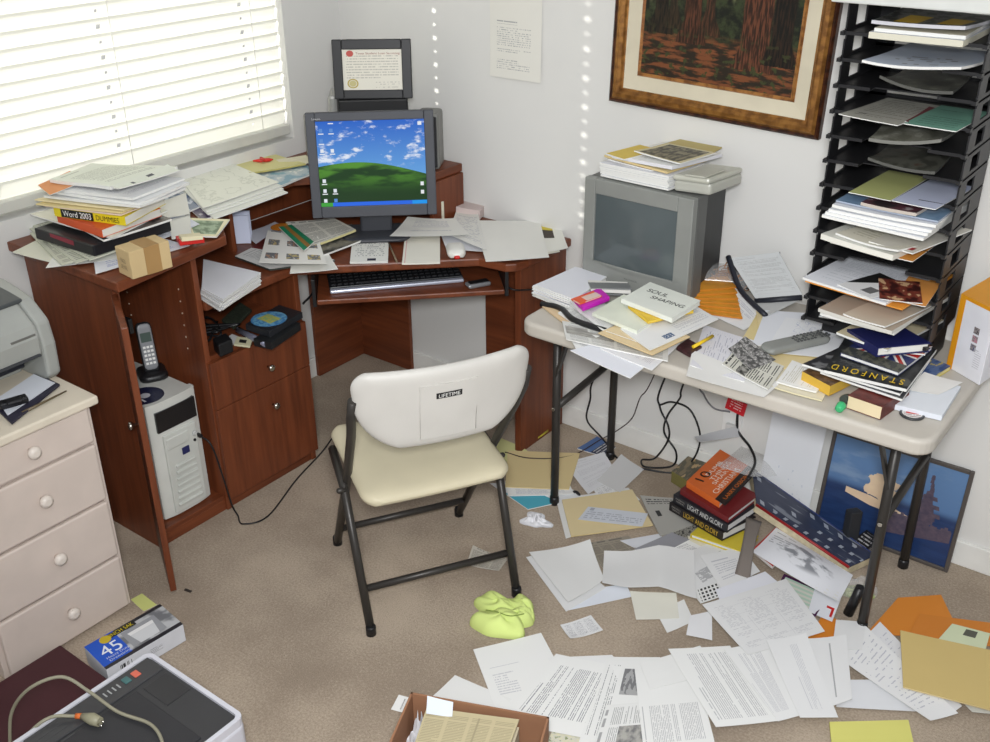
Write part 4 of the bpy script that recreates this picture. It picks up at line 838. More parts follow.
dvd = thing('disc_case', 'slim grey and white case lying in front of the television', 'case', (1.462,-0.394,0.775))
MB().para((1.394,-0.410,0.778), (1.428,-0.447,0.778), (1.536,-0.396,0.778), .005).build('lower_half', M((96, 98, 98), .4), dvd, True, .001)
MB().para((1.382,-0.392,0.784), (1.427,-0.446,0.784), (1.531,-0.389,0.784), .010).build('paper_insert', p_plain((224, 222, 216)), dvd, True, .001)
MB().para((1.396,-0.415,0.795), (1.429,-0.449,0.795), (1.531,-0.383,0.795), .003).build('upper_half', M((120, 122, 122), .4), dvd, True, .001)
mg = thing('tape_cartridge', 'magenta and orange plastic package on the table left heap', 'package', (1.467,-0.513,0.782))
MB().para((1.423,-0.536,0.782), (1.485,-0.579,0.782), (1.506,-0.466,0.782), .014).build('magenta_body', M((196, 40, 180), .35), mg, True, .003)
MB().para((1.429,-0.556,0.797), (1.469,-0.571,0.797), (1.489,-0.484,0.797), .004).build('orange_label', art('orange_label', lambda u, v: mixc(rect(u, v, .25, .95, .35, 1), C(222, 96, 60), C(222, 196, 186)), .5), mg, True)
sheet('manila_folder', 'manila folder under the white book on the table', 'folder', [(1.588,-0.660,0.772),(1.620,-0.487,0.772),(1.804,-0.534,0.772),(1.776,-0.692,0.772)], p_plain((224, 202, 160)), edge=p_plain((214, 190, 144)), th=.003)
sheet('paper_sheet', 'white letter with a blue crest under the white book', 'paper', [(1.765,-0.685,0.778),(1.818,-0.393,0.778),(1.701,-0.339,0.778),(1.630,-0.613,0.778)], art('crest', lambda u, v: mixc(rect(u, v, .27, .40, .74, .90) * (noise(u * 50, v * 50, 2.0) > .42), mixc(lines(u, v, 34, .5, .95, .1, .9, 6.0, .4), C(231, 231, 230), C(176, 176, 184)), C(70, 96, 130)), .6), curl=.004, th=.003)
sheet('manila_folder', 'narrow manila strip across the front of the letter with the crest', 'folder', [(1.603,-0.644,0.776),(1.645,-0.531,0.776),(1.768,-0.570,0.776),(1.748,-0.655,0.776)], p_plain((226, 206, 166)), th=.002)
book('pale green white paperback under the yellow book on the table', (1.521,-0.587,0.782), (1.685,-0.616,0.782), (1.688,-0.448,0.782), .010, M((222, 226, 210), .5), p_plain((222, 222, 218)), 'left', soft=True)
book('yellow paperback between the two white books on the table', (1.588,-0.502,0.794), (1.689,-0.564,0.794), (1.756,-0.423,0.794), .008, M((222, 186, 50), .45), M((216, 190, 80), .6), 'left', soft=True)
SB = [Vector(p) for p in ((1.565,-0.503,0.804), (1.749,-0.539,0.804), (1.754,-0.383,0.804))]
sb = book('white book with hand drawn black title on top of the left table heap', *SB, .014, p_plain((228, 231, 222)), p_plain((224, 224, 216)), 'left', soft=True)
a_, b_, c_ = SB; u_ = (b_ - a_).normalized(); v_ = (c_ - b_).normalized(); ct = (a_ + c_) / 2 + z_ * .0145
text('title_lettering', 'SOUL', ct + v_ * .030 - u_ * .030, u_ + v_ * .1, v_, M((40, 40, 38)), sb, width=.07, height=.022)
text('title_lettering', 'SHAPING', ct + v_ * .0 + u_ * .025, u_ + v_ * .1, v_, M((40, 40, 38)), sb, width=.11, height=.020)
o = MB().tube([(1.821,-0.545,0.754), (1.836,-0.458,0.758)], .0048, 8).build('highlighter', M((226, 190, 40), .4), None, True); tag(o, 'yellow marker sticking out right of the letter with the crest', 'marker')
block('packet', 'small dark maroon packet at the table front under the white sheets', 'packet', (1.777,-0.558,0.737), (1.831,-0.579,0.737), (1.834,-0.516,0.737), .012, M((62, 34, 38), .4, var=.4, nscale=80))

# ---------------------------------------------------------------- middle of the table
bg = thing('plastic_bag', 'clear plastic bag of brown rubber bands beside the television', 'bag', (1.632,-0.096,0.736))
BM = Matrix.Translation(Vector((1.654,-0.071,0.736)) + Vector((.012, -.012, 0))) @ Matrix.Rotation(R(25), 4, 'Z') @ Matrix.Scale(1.12, 4)
mb = MB(); rg = random.Random(9)
for i in range(60):
    c0 = Vector((rg.gauss(0, .032), rg.gauss(0, .022), .012 + abs(rg.gauss(.018, .014)))); r_ = rg.uniform(.010, .022); ax = Vector((rg.gauss(0, 1), rg.gauss(0, 1), rg.gauss(0, .6))).to_track_quat('Z', 'Y').to_matrix().to_4x4()
    mb.tube([BM @ (c0 + (ax @ Vector((r_ * math.cos(a * math.pi / 5), r_ * .55 * math.sin(a * math.pi / 5), 0)))) for a in range(11)], .0016, 4)
o_ = mb.build('rubber_bands', M((150, 106, 72), .7, var=.3), bg, True); o_['kind'] = 'stuff'
def mat_film():
    m, b = newmat('clear_film', .15, 0, .6); b.inputs['Base Color'].default_value = (.9, .9, .9, 1); b.inputs['Alpha'].default_value = .22; return m
FILM = mat_film()
MB().pad(.085, .055, .065, .03, mat=BM @ Matrix.Translation((.004, -.004, .034)), n=14, edge=2.2).build('film', FILM, bg, True)
bc = Vector((1.667,-0.058,0.745)); MB().box(-.012, .012, -.002, .002, 0, .028, mat=Matrix.Translation(bc) @ Matrix.Rotation(R(30), 4, 'Z')).build('blue_label', M((30, 96, 190), .4), bg, True)
# fan of padded envelopes
for i in range(7):
    t = i / 6; z = .742 + .0052 * i
    Lc = Vector((1.690,-0.313,0.740)).lerp(Vector((1.619,-0.292,0.740)), t); Rc = Vector((1.845,-0.287,0.740)).lerp(Vector((1.758,-0.153,0.740)), t); up_ = Vector((1.731,-0.125,0.740)).lerp(Vector((1.694,-0.083,0.740)), t); lu = Lc + (up_ - Rc)
    zz = Vector((0, 0, z - .74))
    sheet('padded_envelope', ['lowest', 'second from the bottom', 'third from the bottom', 'middle', 'third from the top', 'second from the top', 'topmost'][i] + ' amber padded envelope of the fan right of the white book', 'envelope', [lu + zz, up_ + zz, Rc + zz, Lc + zz], M((206, 140, 40), .55, var=.12, nscale=20), 'amber padded envelopes', edge=M((186, 116, 30), .6), th=.005, curl=.006, hump=.004)
mb = MB(); c0, c1, d0, d1 = [Vector(p) for p in ((1.643,-0.261,0.742), (1.670,-0.096,0.772), (1.872,-0.332,0.739), (1.883,-0.222,0.739))]
def cv_(u, v): return (c0.lerp(c1, v)).lerp(d0.lerp(d1, v), u) + Vector((0, 0, .016 * v * math.sin(math.pi * min(1, u * 1.1))))
for k, fl in ((0, False), (.0012, True)): mb.grid(lambda u, v, k=k: cv_(u, v) - Vector((0, 0, k)), 12, 6, 0, True, not fl)
o = mb.build('envelope', p_text(101.0, 20, (170, 170, 180), (226, 226, 226), .55, .9, .5, .9), None, True); tag(o, 'white printed mailer curling behind the amber padded envelopes', 'envelope')
sheet('manila_folder', 'pale manila folder standing out under the remote control papers', 'folder', [(1.915,-0.479,0.740),(1.843,-0.147,0.740),(1.899,-0.160,0.740),(1.973,-0.497,0.740)], p_plain((222, 204, 150)), edge=p_plain((214, 194, 136)), th=.003)
paper('white lined sheet at the table front below the manila folder', [(1.860,-0.634,0.738),(1.767,-0.373,0.738),(1.942,-0.392,0.738),(2.014,-0.633,0.738)], p_hand(15.0, (222, 221, 226), (150, 150, 170)), curl=.006, th=.003)
paper('white sheet curling over the table front edge left of the newspaper', [(1.882,-0.698,0.742),(1.823,-0.552,0.742),(2.091,-0.585,0.742),(2.090,-0.679,0.742)], p_plain((226, 225, 222)), curl=.006)
sheet('newspaper', 'printed black and white circular at the table front', 'newspaper', [(1.930,-0.590,0.747),(1.914,-0.460,0.747),(2.066,-0.504,0.747),(2.088,-0.653,0.747)], p_news(103.0, (208, 206, 196), (70, 70, 68), 2, 22, 1, (40, 40, 40)), th=.003, curl=.004)
sheet('paper_sheet', 'torn black and white photo copy on the circular at the table front', 'paper', [(1.905,-0.504,0.753),(1.909,-0.407,0.753),(2.034,-0.484,0.753),(2.009,-0.589,0.753)], art('torn', lambda u, v: mixc(smooth(noise(u * 7, v * 7, 2.0, 1.0, 5.0), .42, .56), C(74, 74, 74), mixc(noise(u * 20, v * 20) > .55, C(140, 138, 136), C(200, 198, 196))), .5), curl=.006)
sheet('manila_folder', 'large buff envelope under the remote control', 'envelope', [(2.022,-0.529,0.744),(1.850,-0.206,0.744),(2.055,-0.110,0.744),(2.201,-0.426,0.744)], p_plain((224, 206, 158)), edge=p_plain((218, 198, 146)), th=.003)
sheet('envelope', 'large white envelope lying under the remote control', 'envelope', [(1.943,-0.435,0.749),(1.876,-0.202,0.749),(2.054,-0.107,0.749),(2.189,-0.301,0.749)], p_plain((228, 230, 236)), th=.004, curl=.003)
paper('white sheet with faint sketch under the tip of the remote control', [(1.990,-0.462,0.755),(1.947,-0.218,0.755),(2.115,-0.164,0.755),(2.185,-0.379,0.755)], art('sketch', lambda u, v: mixc(smooth(absx(noise(u * 9, v * 9, 5.0, 1.0, 2.0) - .5), .015, .004) * rect(u, v, .55, .95, .2, .8), C(231, 232, 235), C(176, 182, 206)), .6), curl=.003)
rp, rq = Vector((1.996,-0.480,0.770)), Vector((2.098,-0.297,0.770)); rd = rq - rp
RM = Matrix.Translation((rp + rq) / 2 + Vector((0, 0, .0))) @ Matrix.Rotation(math.atan2(rd.y, rd.x), 4, 'Z'); RL = rd.length / 2
rm = thing('remote_control', 'grey television remote control on the white envelope', 'remote', ((rp + rq) / 2)[:])
MB().pad(RL, .026, .024, .018, mat=RM, n=18, edge=8).build('body', M((132, 134, 130), .45), rm, True)
mb = MB()
for i in range(10):
    for j in range(4):
        if (i * 4 + j) % 7 == 3: continue
        mb.box(-RL * .1 + i * .0115, -RL * .1 + i * .0115 + .0075, -.019 + j * .0105, -.019 + j * .0105 + .006, .010, .0145, mat=RM)
mb.build('keys', M((78, 80, 80), .5), rm, True, .001, 1)
# tented black binder
nb = thing('ring_binder', 'open black ring binder tented face down behind the remote control', 'binder', (1.889,-0.195,0.750))
A1, A2 = Vector((1.70, -.135, .895)), Vector((1.84, -.06, .905))
s0, s1 = Vector((1.900,-0.236,0.755)), Vector((1.926,-0.044,0.755))
ridge0, ridge1 = Vector((1.713,-0.120,0.855)), Vector((1.835,-0.045,0.879))
mid0, mid1 = Vector((1.814,-0.130,0.750)), Vector((1.942,-0.090,0.781))
def slab_(a, b, c, d, th):
    n = (b - a).cross(d - a).normalized() * th; mb = MB(); vs = [a, b, c, d, a + n, b + n, c + n, d + n]
    q = [(0, 0), (1, 0), (1, 1), (0, 1)]
    mb.add(vs, [(3, 2, 1, 0), (4, 5, 6, 7), (0, 1, 5, 4), (1, 2, 6, 5), (2, 3, 7, 6), (3, 0, 4, 7)], 0, False, [q] * 6); return mb
slab_(mid0, mid1, ridge1, ridge0, .005).build('page_sheets', p_text(105.0, 36, (160, 160, 160), (186, 188, 188), .08, .92, .1, .9), nb, True)
slab_(s0, s1, mid1 - Vector((0, 0, .012)), mid0 - Vector((0, 0, .012)), .003).build('lower_page', p_plain((206, 207, 206)), nb, True)
MB().tube([mid0 + Vector((0, -.006, -.006)), mid1 + Vector((0, -.006, -.006))], .009, 8).build('hinge_strip', M((36, 38, 46), .5), nb, True)
MB().tube(spline([ridge0 + Vector((-.006, 0, .004)), (ridge0 * .55 + s0 * .45) + Vector((-.012, -.01, -.02)), s0 + Vector((-.004, -.006, .002))], 6), .008, 8).build('spine_strip', M((32, 34, 44), .5), nb, True)
slab_(ridge0 + Vector((.0, .01, -.005)), ridge1 + Vector((0, .01, -.005)), Vector((1.86, -.047, .74)), Vector((1.70, -.06, .74)), .003).build('back_cover', M((40, 40, 44), .5), nb, True)

# ---------------------------------------------------------------- right heap on the table
sheet('manila_folder', 'cream folder at the table front right of the circular', 'folder', [(2.072,-0.615,0.737),(2.063,-0.482,0.737),(2.195,-0.497,0.737),(2.211,-0.604,0.737)], p_plain((222, 214, 190)), edge=p_plain((214, 206, 170)), th=.004)
paper('small white papers on the cream folder at the table front', [(2.084,-0.593,0.743),(2.066,-0.451,0.743),(2.178,-0.469,0.743),(2.187,-0.584,0.743)], p_text(106.0, 20, (200, 196, 180)), curl=.006, th=.004)
book('yellow edged paperback left of the magazine with yellow lettering', (2.129,-0.542,0.744), (2.217,-0.577,0.744), (2.247,-0.462,0.744), .028, M((206, 166, 60), .5), M((206, 170, 70), .7), 'left', M((96, 70, 44), .4, var=.5, nscale=60), soft=True)
book('thick maroon covered paperback at the front edge of the table', (2.270,-0.599,0.737), (2.358,-0.608,0.737), (2.379,-0.467,0.737), .036, M((92, 36, 30), .45, var=.3, nscale=50), M((218, 202, 166), .8), 'right', soft=True)
bt = thing('small_bottle', 'small bottle with a green cap between the paperbacks', 'bottle', (2.255,-0.585,0.737))
MB().lathe([(.011, .0), (.012, .012), (.012, .03), (.008, .036)], 14, mat=Matrix.Translation((2.261,-0.566,0.748)) @ Matrix.Rotation(R(75), 4, 'X')).build('body', M((60, 66, 60), .3), bt, True)
MB().lathe([(.011, 0), (.012, .004), (.010, .02), (.006, .024)], 14, mat=Matrix.Translation((2.263,-0.611,0.749)) @ Matrix.Rotation(R(100), 4, 'X')).build('green_cap', M((60, 170, 110), .4), bt, True)
book('blue and yellow booklet under the right side of the magazine', (2.315,-0.409,0.737), (2.377,-0.430,0.737), (2.415,-0.238,0.737), .012, M((200, 180, 70), .4), p_plain((216, 206, 150)), 'left', p_cover(17.0, (60, 84, 130), (90, 110, 150), (206, 186, 80)), soft=True)
sheet('magazine', 'white edged magazine beneath the one with yellow lettering', 'magazine', [(2.174,-0.537,0.776),(2.201,-0.345,0.776),(2.376,-0.304,0.776),(2.388,-0.561,0.776)], p_cover(18.0, (40, 40, 44), (70, 70, 74), (200, 200, 200)), th=.006, curl=.003)
sheet('magazine', 'black glossy magazine just under the one with yellow lettering', 'magazine', [(2.125,-0.537,0.784),(2.178,-0.345,0.784),(2.366,-0.259,0.784),(2.378,-0.549,0.784)], p_cover(19.0, (24, 26, 30), (46, 46, 50), (110, 110, 112)), th=.006, curl=.002)
SQ = [(2.190,-0.559,0.793),(2.160,-0.328,0.793),(2.379,-0.272,0.793),(2.388,-0.538,0.793)]
st = thing('magazine', 'black university magazine with upside down yellow lettering on the right heap', 'magazine', SQ[0])
sheet_mb(SQ, curl=.001, th=.008).build('cover', [p_cover(20.0, (22, 24, 26), (38, 40, 42), (84, 84, 80)), p_plain((226, 226, 222))], st, True)
a_, b_, c_, d_ = [Vector(p) for p in SQ]; u_ = d_ - a_
text('title_lettering', 'S T A N F O R D', a_ + u_ * .5 + (b_ - a_).normalized() * .026 + z_ * .0105, -u_, a_ - b_, M((226, 190, 40), .4), st, width=u_.length * .88, height=.030)
book('book with a red and blue union flag cover on the right heap', (2.194,-0.465,0.804), (2.350,-0.488,0.804), (2.372,-0.291,0.804), .010, M((40, 46, 90), .4), p_plain((226, 226, 222)), 'back', art('unionflag', lambda u, v: mixc(v < .25, mixc(mx(absx(u - .55) < .05, absx(v - .6) < .06), mixc(mx(absx((u - .55) - (v - .6)) < .04, absx((u - .55) + (v - .6)) < .04), mixc(mx(absx((u - .55) - (v - .6)) < .09, mx(absx((u - .55) + (v - .6)) < .09, mx(absx(u - .55) < .09, absx(v - .6) < .1))), C(44, 52, 96), C(222, 220, 214)), C(176, 50, 44)), C(176, 44, 40)), mixc(noise(u * 9, v * 9) > .5, C(60, 62, 60), C(90, 90, 80))), .4), soft=True)
sheet('magazine', 'yellow and red brochure behind the flag book', 'magazine', [(2.193,-0.354,0.818),(2.328,-0.322,0.818),(2.375,-0.366,0.818),(2.252,-0.414,0.818)], p_cover(23.0, (206, 180, 80), (190, 90, 60), (90, 80, 120)), th=.004)
NB_ = ((2.284,-0.487,0.823), (2.294,-0.507,0.823), (2.392,-0.408,0.823))
book('hardback with navy cover and white pages on top of the right heap', (2.179,-0.392,0.823), (2.281,-0.455,0.823), (2.379,-0.348,0.823), .026, M((30, 34, 84), .4), p_plain((230, 228, 220)), 'left')
# white box with orange edge
wbx = thing('carton', 'white and orange software carton at the right end of the table', 'box', (2.470,-0.272,0.736))
WB = [Vector(p) + Vector((.03, -.01, 0)) for p in ((2.370,-0.210,0.736), (2.470,-0.272,0.736), (2.513,-0.030,0.736))]
MB().para(*WB, .208).build('carton_body', M((226, 226, 232), .5), wbx, True, .002)
a_, b_, c_ = WB; u_ = (b_ - a_); v_ = (c_ - b_); un = u_.normalized(); vn = v_.normalized(); OR = M((222, 150, 24), .5)
MB().para(a_ - un * .0006 - vn * .0006, a_ + u_ * .16 - vn * .0006, a_ + u_ * .16 + v_ * 1.0, .2086).build('orange_edge', OR, wbx, True)
MB().para(a_ + z_ * .2 - un * .0007 - vn * .0008, b_ + z_ * .2 + un * .0007 - vn * .0008, c_ + z_ * .2 + un * .0007, .0095).build('orange_top', OR, wbx, True)
def decal(name, o, xd, yd, poly_wh, mat, parent):
    w, h = poly_wh; x, y = Vector(xd).normalized(), Vector(yd).normalized(); n = x.cross(y) * .001; o = Vector(o)
    mb = MB(); mb.add([o - x * w / 2 - y * h / 2 + n, o + x * w / 2 - y * h / 2 + n, o + x * w / 2 + y * h / 2 + n, o - x * w / 2 + y * h / 2 + n], [(0, 1, 2, 3)], uvs=[[(0, 0), (1, 0), (1, 1), (0, 1)]]); return mb.build(name, mat, parent, True)
for zz, col in ((.135, (70, 70, 72)), (.112, (190, 120, 140)), (.088, (56, 70, 110))): decal('printed_picture', a_ + u_ * .62 + z_ * zz, u_, z_, (.018, .018), p_cover(24.0 + zz, col, (150, 140, 140), (60, 60, 70)), wbx)
decal('printed_text', a_ + u_ * .78 + v_ * 0 + z_ * .06, u_, z_, (.03, .06), p_text(107.0, 10, (190, 190, 196), (226, 226, 232)), wbx)
decal('printed_text', b_ + v_ * .45 + z_ * .09, v_, z_, (v_.length * .6, .10), p_text(108.0, 12, (196, 196, 206), (226, 226, 232)), wbx)
block('writing_pad', 'thick white writing pad at the right front corner of the table', 'notepad', (2.361,-0.538,0.737), (2.477,-0.526,0.737), (2.469,-0.342,0.737), .014, [p_plain((216, 220, 228)), p_plain((224, 228, 234))], None, .001, 1)
paper('loose white slip behind the writing pad by the carton', [(2.361,-0.457,0.752),(2.374,-0.332,0.752),(2.470,-0.337,0.752),(2.437,-0.426,0.752)], p_plain((230, 228, 224)), curl=.01)
bd = thing('pin_badge', 'round white pin badge with red and black print on the table corner', 'badge', (2.411,-0.536,0.736))
MB().lathe([(.029, 0), (.030, .002), (.0285, .005)], 28).build('badge_face', art('badge', lambda u, v: mixc(((u - .5) * (u - .5) + (v - .5) * (v - .5)) < .17, C(60, 60, 62), mixc(rect(u, v, .25, .75, .45, .62), mixc(lines(u, v, 7, .15, .85, .15, .85, 2.0, .4, 12, 0), C(222, 220, 216), C(150, 120, 120)), C(190, 60, 56))), .3), bd)
bd.rotation_euler[2] = R(20)

# ---------------------------------------------------------------- tray tower
ZT = [.768 + .0618 * k for k in range(14)]
rk = thing('tray_tower', 'tall tower of stacked black letter trays at the right end of the table', 'letter tray', (2.225, -.235, TZ)); TP_ = M((30, 30, 32), .45)
for k, z in enumerate(ZT):
    if k == 0: continue
    mb = MB(); x0, x1, y0, y1, h = 2.045, 2.372, -.352, -.105, (.0588 if k < 13 else .0785)
    mb.box(x0, x1, y0 + .035, y1, z, z + .003); mb.box(x0, x0 + .085, y0, y0 + .035, z, z + .003); mb.box(x1 - .085, x1, y0, y0 + .035, z, z + .003)
    for xa in (x0, x1 - .004):
        mb.box(xa, xa + .004, y0 + .008, y1, z, z + .012); mb.box(xa, xa + .004, y0 + .02, y1, z + h - .010, z + h)
        mb.box(xa, xa + .004, y0 + .012, y0 + .072, z + .012, z + h - .010); mb.box(xa, xa + .004, y1 - .105, y1, z + .012, z + h - .010)
        mb.box(xa - .003, xa + .007, y0 - .010, y0 + .012, z - .001, z + .008)
    mb.box(x0, x0 + .085, y0 - .002, y0 + .002, z, z + .008); mb.box(x1 - .085, x1, y0 - .002, y0 + .002, z, z + .008)
    mb.box(x0, x0 + .05, y1 - .004, y1, z, z + h); mb.box(x1 - .05, x1, y1 - .004, y1, z, z + h); mb.box(x0, x1, y1 - .004, y1, z, z + .010)
    mb.build('tray', TP_, rk, True)
MB().box(2.06, 2.36, -.24, -.11, TZ + .001, ZT[1]).build('base', TP_, rk, True, .004)
bxp = thing('flat_carton', 'pale flat box lying on the very top of the tray tower', 'box', (2.22, -.27, ZT[13] + .08))
MB().box(2.03, 2.44, -.42, -.09, ZT[13] + .080, ZT[13] + .145).build('carton', M((206, 208, 204), .5), bxp, True, .004)
MB().box(2.20, 2.4405, -.4206, -.4195, ZT[13] + .118, ZT[13] + .130).build('red_stripe', M((120, 60, 64), .5), bxp, True)
def tri(name, label, cat, k, x0, x1, y0, y1, dz, th, mat, rot=0.0, edge=None, **kw):
    x0, x1 = 2.05 + (x0 - 2.05) * .91, 2.05 + (x1 - 2.05) * .91; z = ZT[k] + .0045 + dz; c = Vector(((x0 + x1) / 2, (y0 + y1) / 2, z)); m = Matrix.Translation(c) @ Matrix.Rotation(R(rot), 4, 'Z') @ Matrix.Translation(-c)
    q = [m @ Vector(p) for p in ((x0, y1, z), (x1, y1, z), (x1, y0, z), (x0, y0, z))]
    return sheet(name, label, cat, q, mat, edge=edge, th=th, **kw)
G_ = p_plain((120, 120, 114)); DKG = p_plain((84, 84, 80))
tri('magazine', 'thick white catalogue filling the top tray of the tower', 'magazine', 13, 2.13, 2.36, -.40, -.13, 0, .014, p_text(120.0, 30, (150, 150, 160), (206, 208, 214)), 0, p_plain((212, 208, 190)))
tri('paper_sheet', 'cream pages on the catalogue in the top tray', 'paper', 13, 2.135, 2.355, -.39, -.14, .015, .008, p_plain((206, 200, 180)), 2)
tri('magazine', 'dark magazine with yellow patches in the top tray', 'magazine', 13, 2.13, 2.36, -.385, -.14, .026, .008, art('yellowpatch', lambda u, v: mixc(rect(u, v, .22, .48, .05, .5) + rect(u, v, .66, .92, .1, .55), mixc(noise(u * 8, v * 8) > .5, C(50, 52, 52), C(96, 98, 98)), C(196, 160, 30)), .4), -2, p_plain((200, 200, 206)), curl=.012)
tri('paper_sheet', 'bluish white sheets drooping out of the second tray from the top', 'paper', 12, 2.14, 2.385, -.43, -.13, .004, .006, art('bluegrad', lambda u, v: mixc(lines(u, v, 12, .2, .8, .1, .5, 3.0, .5, 12), mixc(noise(u * 3, v * 3), C(170, 184, 204), C(206, 210, 218)), C(140, 140, 146)), .6), -3, curl=.016)
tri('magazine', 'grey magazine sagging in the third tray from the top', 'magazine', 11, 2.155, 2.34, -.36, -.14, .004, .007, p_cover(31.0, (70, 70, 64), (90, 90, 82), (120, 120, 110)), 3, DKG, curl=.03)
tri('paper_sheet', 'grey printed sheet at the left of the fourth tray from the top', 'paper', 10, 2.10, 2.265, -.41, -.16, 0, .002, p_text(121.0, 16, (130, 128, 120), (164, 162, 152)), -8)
tri('paper_sheet', 'teal green sheet at the right of the fourth tray from the top', 'paper', 10, 2.262, 2.395, -.405, -.17, .003, .002, p_text(122.0, 12, (90, 130, 116), (110, 156, 138)), -4)
tri('card', 'dark red card below the teal sheet in the fourth tray', 'card', 10, 2.25, 2.33, -.385, -.2, .001, .001, M((110, 50, 56), .5), 0)
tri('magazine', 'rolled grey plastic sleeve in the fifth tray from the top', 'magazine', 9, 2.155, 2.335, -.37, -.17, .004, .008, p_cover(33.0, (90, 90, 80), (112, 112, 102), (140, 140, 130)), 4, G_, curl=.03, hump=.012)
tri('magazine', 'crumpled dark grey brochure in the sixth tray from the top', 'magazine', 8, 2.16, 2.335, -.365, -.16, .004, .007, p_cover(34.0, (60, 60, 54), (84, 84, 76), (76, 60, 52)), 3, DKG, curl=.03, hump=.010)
tri('paper_sheet', 'yellow green sheet at the left of the seventh tray from the top', 'paper', 7, 2.145, 2.262, -.395, -.15, 0, .002, p_plain((180, 184, 120)), -4)
tri('paper_sheet', 'bluish white sheet at the right of the seventh tray from the top', 'paper', 7, 2.268, 2.385, -.40, -.16, 0, .002, p_plain((190, 196, 218)), -6)
for i in range(4):
    tri('paper_sheet', 'white sheaf in the thick pile sticking out of the eighth tray from the top', 'paper', 6, 2.10 + .004 * i, 2.38 + .003 * i, -.445 + .006 * i, -.16, .0085 * i, .0075, p_plain((222, 224, 230)), -4 + i, None, group='pile in the eighth tray', curl=.004)
tri('magazine', 'blue covered magazine on the pile in the eighth tray', 'magazine', 6, 2.115, 2.39, -.41, -.17, .036, .004, p_cover(35.0, (110, 136, 164), (120, 146, 172), (150, 168, 190)), -2, p_plain((160, 170, 186)))
tri('booklet', 'dark red edged booklet on the blue magazine in the eighth tray', 'booklet', 6, 2.19, 2.34, -.42, -.20, .042, .008, p_cover(36.0, (44, 36, 40), (80, 40, 50), (150, 140, 140)), -4, p_plain((190, 180, 170)))
tri('envelope', 'orange envelope at the bottom of the ninth tray from the top', 'envelope', 5, 2.13, 2.36, -.435, -.16, 0, .002, p_plain((206, 140, 60)), -4)
tri('magazine', 'white catalogue with a navy corner in the ninth tray', 'magazine', 5, 2.12, 2.335, -.455, -.17, .003, .014, art('navycorner', lambda u, v: mixc((u < .35) * (v > .45), mixc(lines(u, v, 20, .1, .9, .1, .6, 4.0), C(214, 214, 206), C(170, 170, 166)), C(50, 66, 104)), .5), -10, p_plain((222, 220, 210)), curl=.008)
tri('magazine', 'folded cream newsletter across the ninth tray from the top', 'magazine', 5, 2.17, 2.37, -.455, -.18, .019, .005, p_text(123.0, 18, (180, 176, 160), (208, 204, 190)), -18, None, curl=.012)
tri('paper_sheet', 'grey sheet with a stamp on the right of the ninth tray', 'paper', 5, 2.26, 2.39, -.455, -.19, .026, .003, art('stamp', lambda u, v: mixc(rect(u, v, .72, .9, .06, .14), C(196, 192, 182), C(150, 50, 50)), .6), -14, curl=.006)
tri('envelope', 'large orange envelope in the eleventh tray from the top', 'envelope', 3, 2.08, 2.37, -.435, -.13, 0, .003, p_plain((222, 150, 60)), -7, p_plain((214, 140, 56)))
tri('paper_sheet', 'white sheets on the large orange envelope in the eleventh tray', 'paper', 3, 2.075, 2.33, -.435, -.14, .004, .006, p_text(124.0, 30, (200, 204, 210), (222, 224, 230)), -9, curl=.006)
tri('card', 'white postcard with a black corner on the eleventh tray', 'card', 3, 2.18, 2.30, -.44, -.29, .012, .002, art('blackcorner', lambda u, v: mixc((u + (1 - v) < .8), mixc(rect(u, v, .5, .8, .15, .4), C(226, 226, 226), C(110, 110, 110)), C(30, 30, 30)), .4), -24)
tri('card', 'dark red patterned postcard on the eleventh tray', 'card', 3, 2.255, 2.365, -.44, -.30, .016, .002, p_cover(37.0, (60, 26, 24), (120, 56, 44), (206, 170, 130)), 20)
tri('envelope', 'orange flap showing right of the postcards on the eleventh tray', 'envelope', 3, 2.30, 2.39, -.42, -.25, .010, .002, p_plain((220, 150, 76)), 4)
tri('manila_folder', 'grey brown folder stack sticking far out of the twelfth tray', 'folder', 2, 2.15, 2.37, -.475, -.17, .008, .010, p_plain((170, 156, 140)), -9, p_plain((206, 204, 196)), curl=.004)
tri('paper_sheet', 'white sheets under the grey brown folder in the twelfth tray', 'paper', 2, 2.145, 2.36, -.465, -.17, 0, .007, p_plain((216, 214, 206)), -5)
tri('paper_sheet', 'cream sheet lying on the grey brown folder in the twelfth tray', 'paper', 2, 2.23, 2.36, -.48, -.22, .019, .004, p_plain((196, 184, 166)), -14, curl=.008)
tri('manila_folder', 'buff folder leaning out below the grey brown one', 'folder', 1, 2.20, 2.36, -.43, -.15, .0, .006, p_plain((208, 196, 164)), -12)
tri('paper_sheet', 'bluish sheet lying in the lowest trays behind the white envelope', 'paper', 1, 2.07, 2.20, -.34, -.15, .008, .003, p_plain((176, 190, 214)), 10)

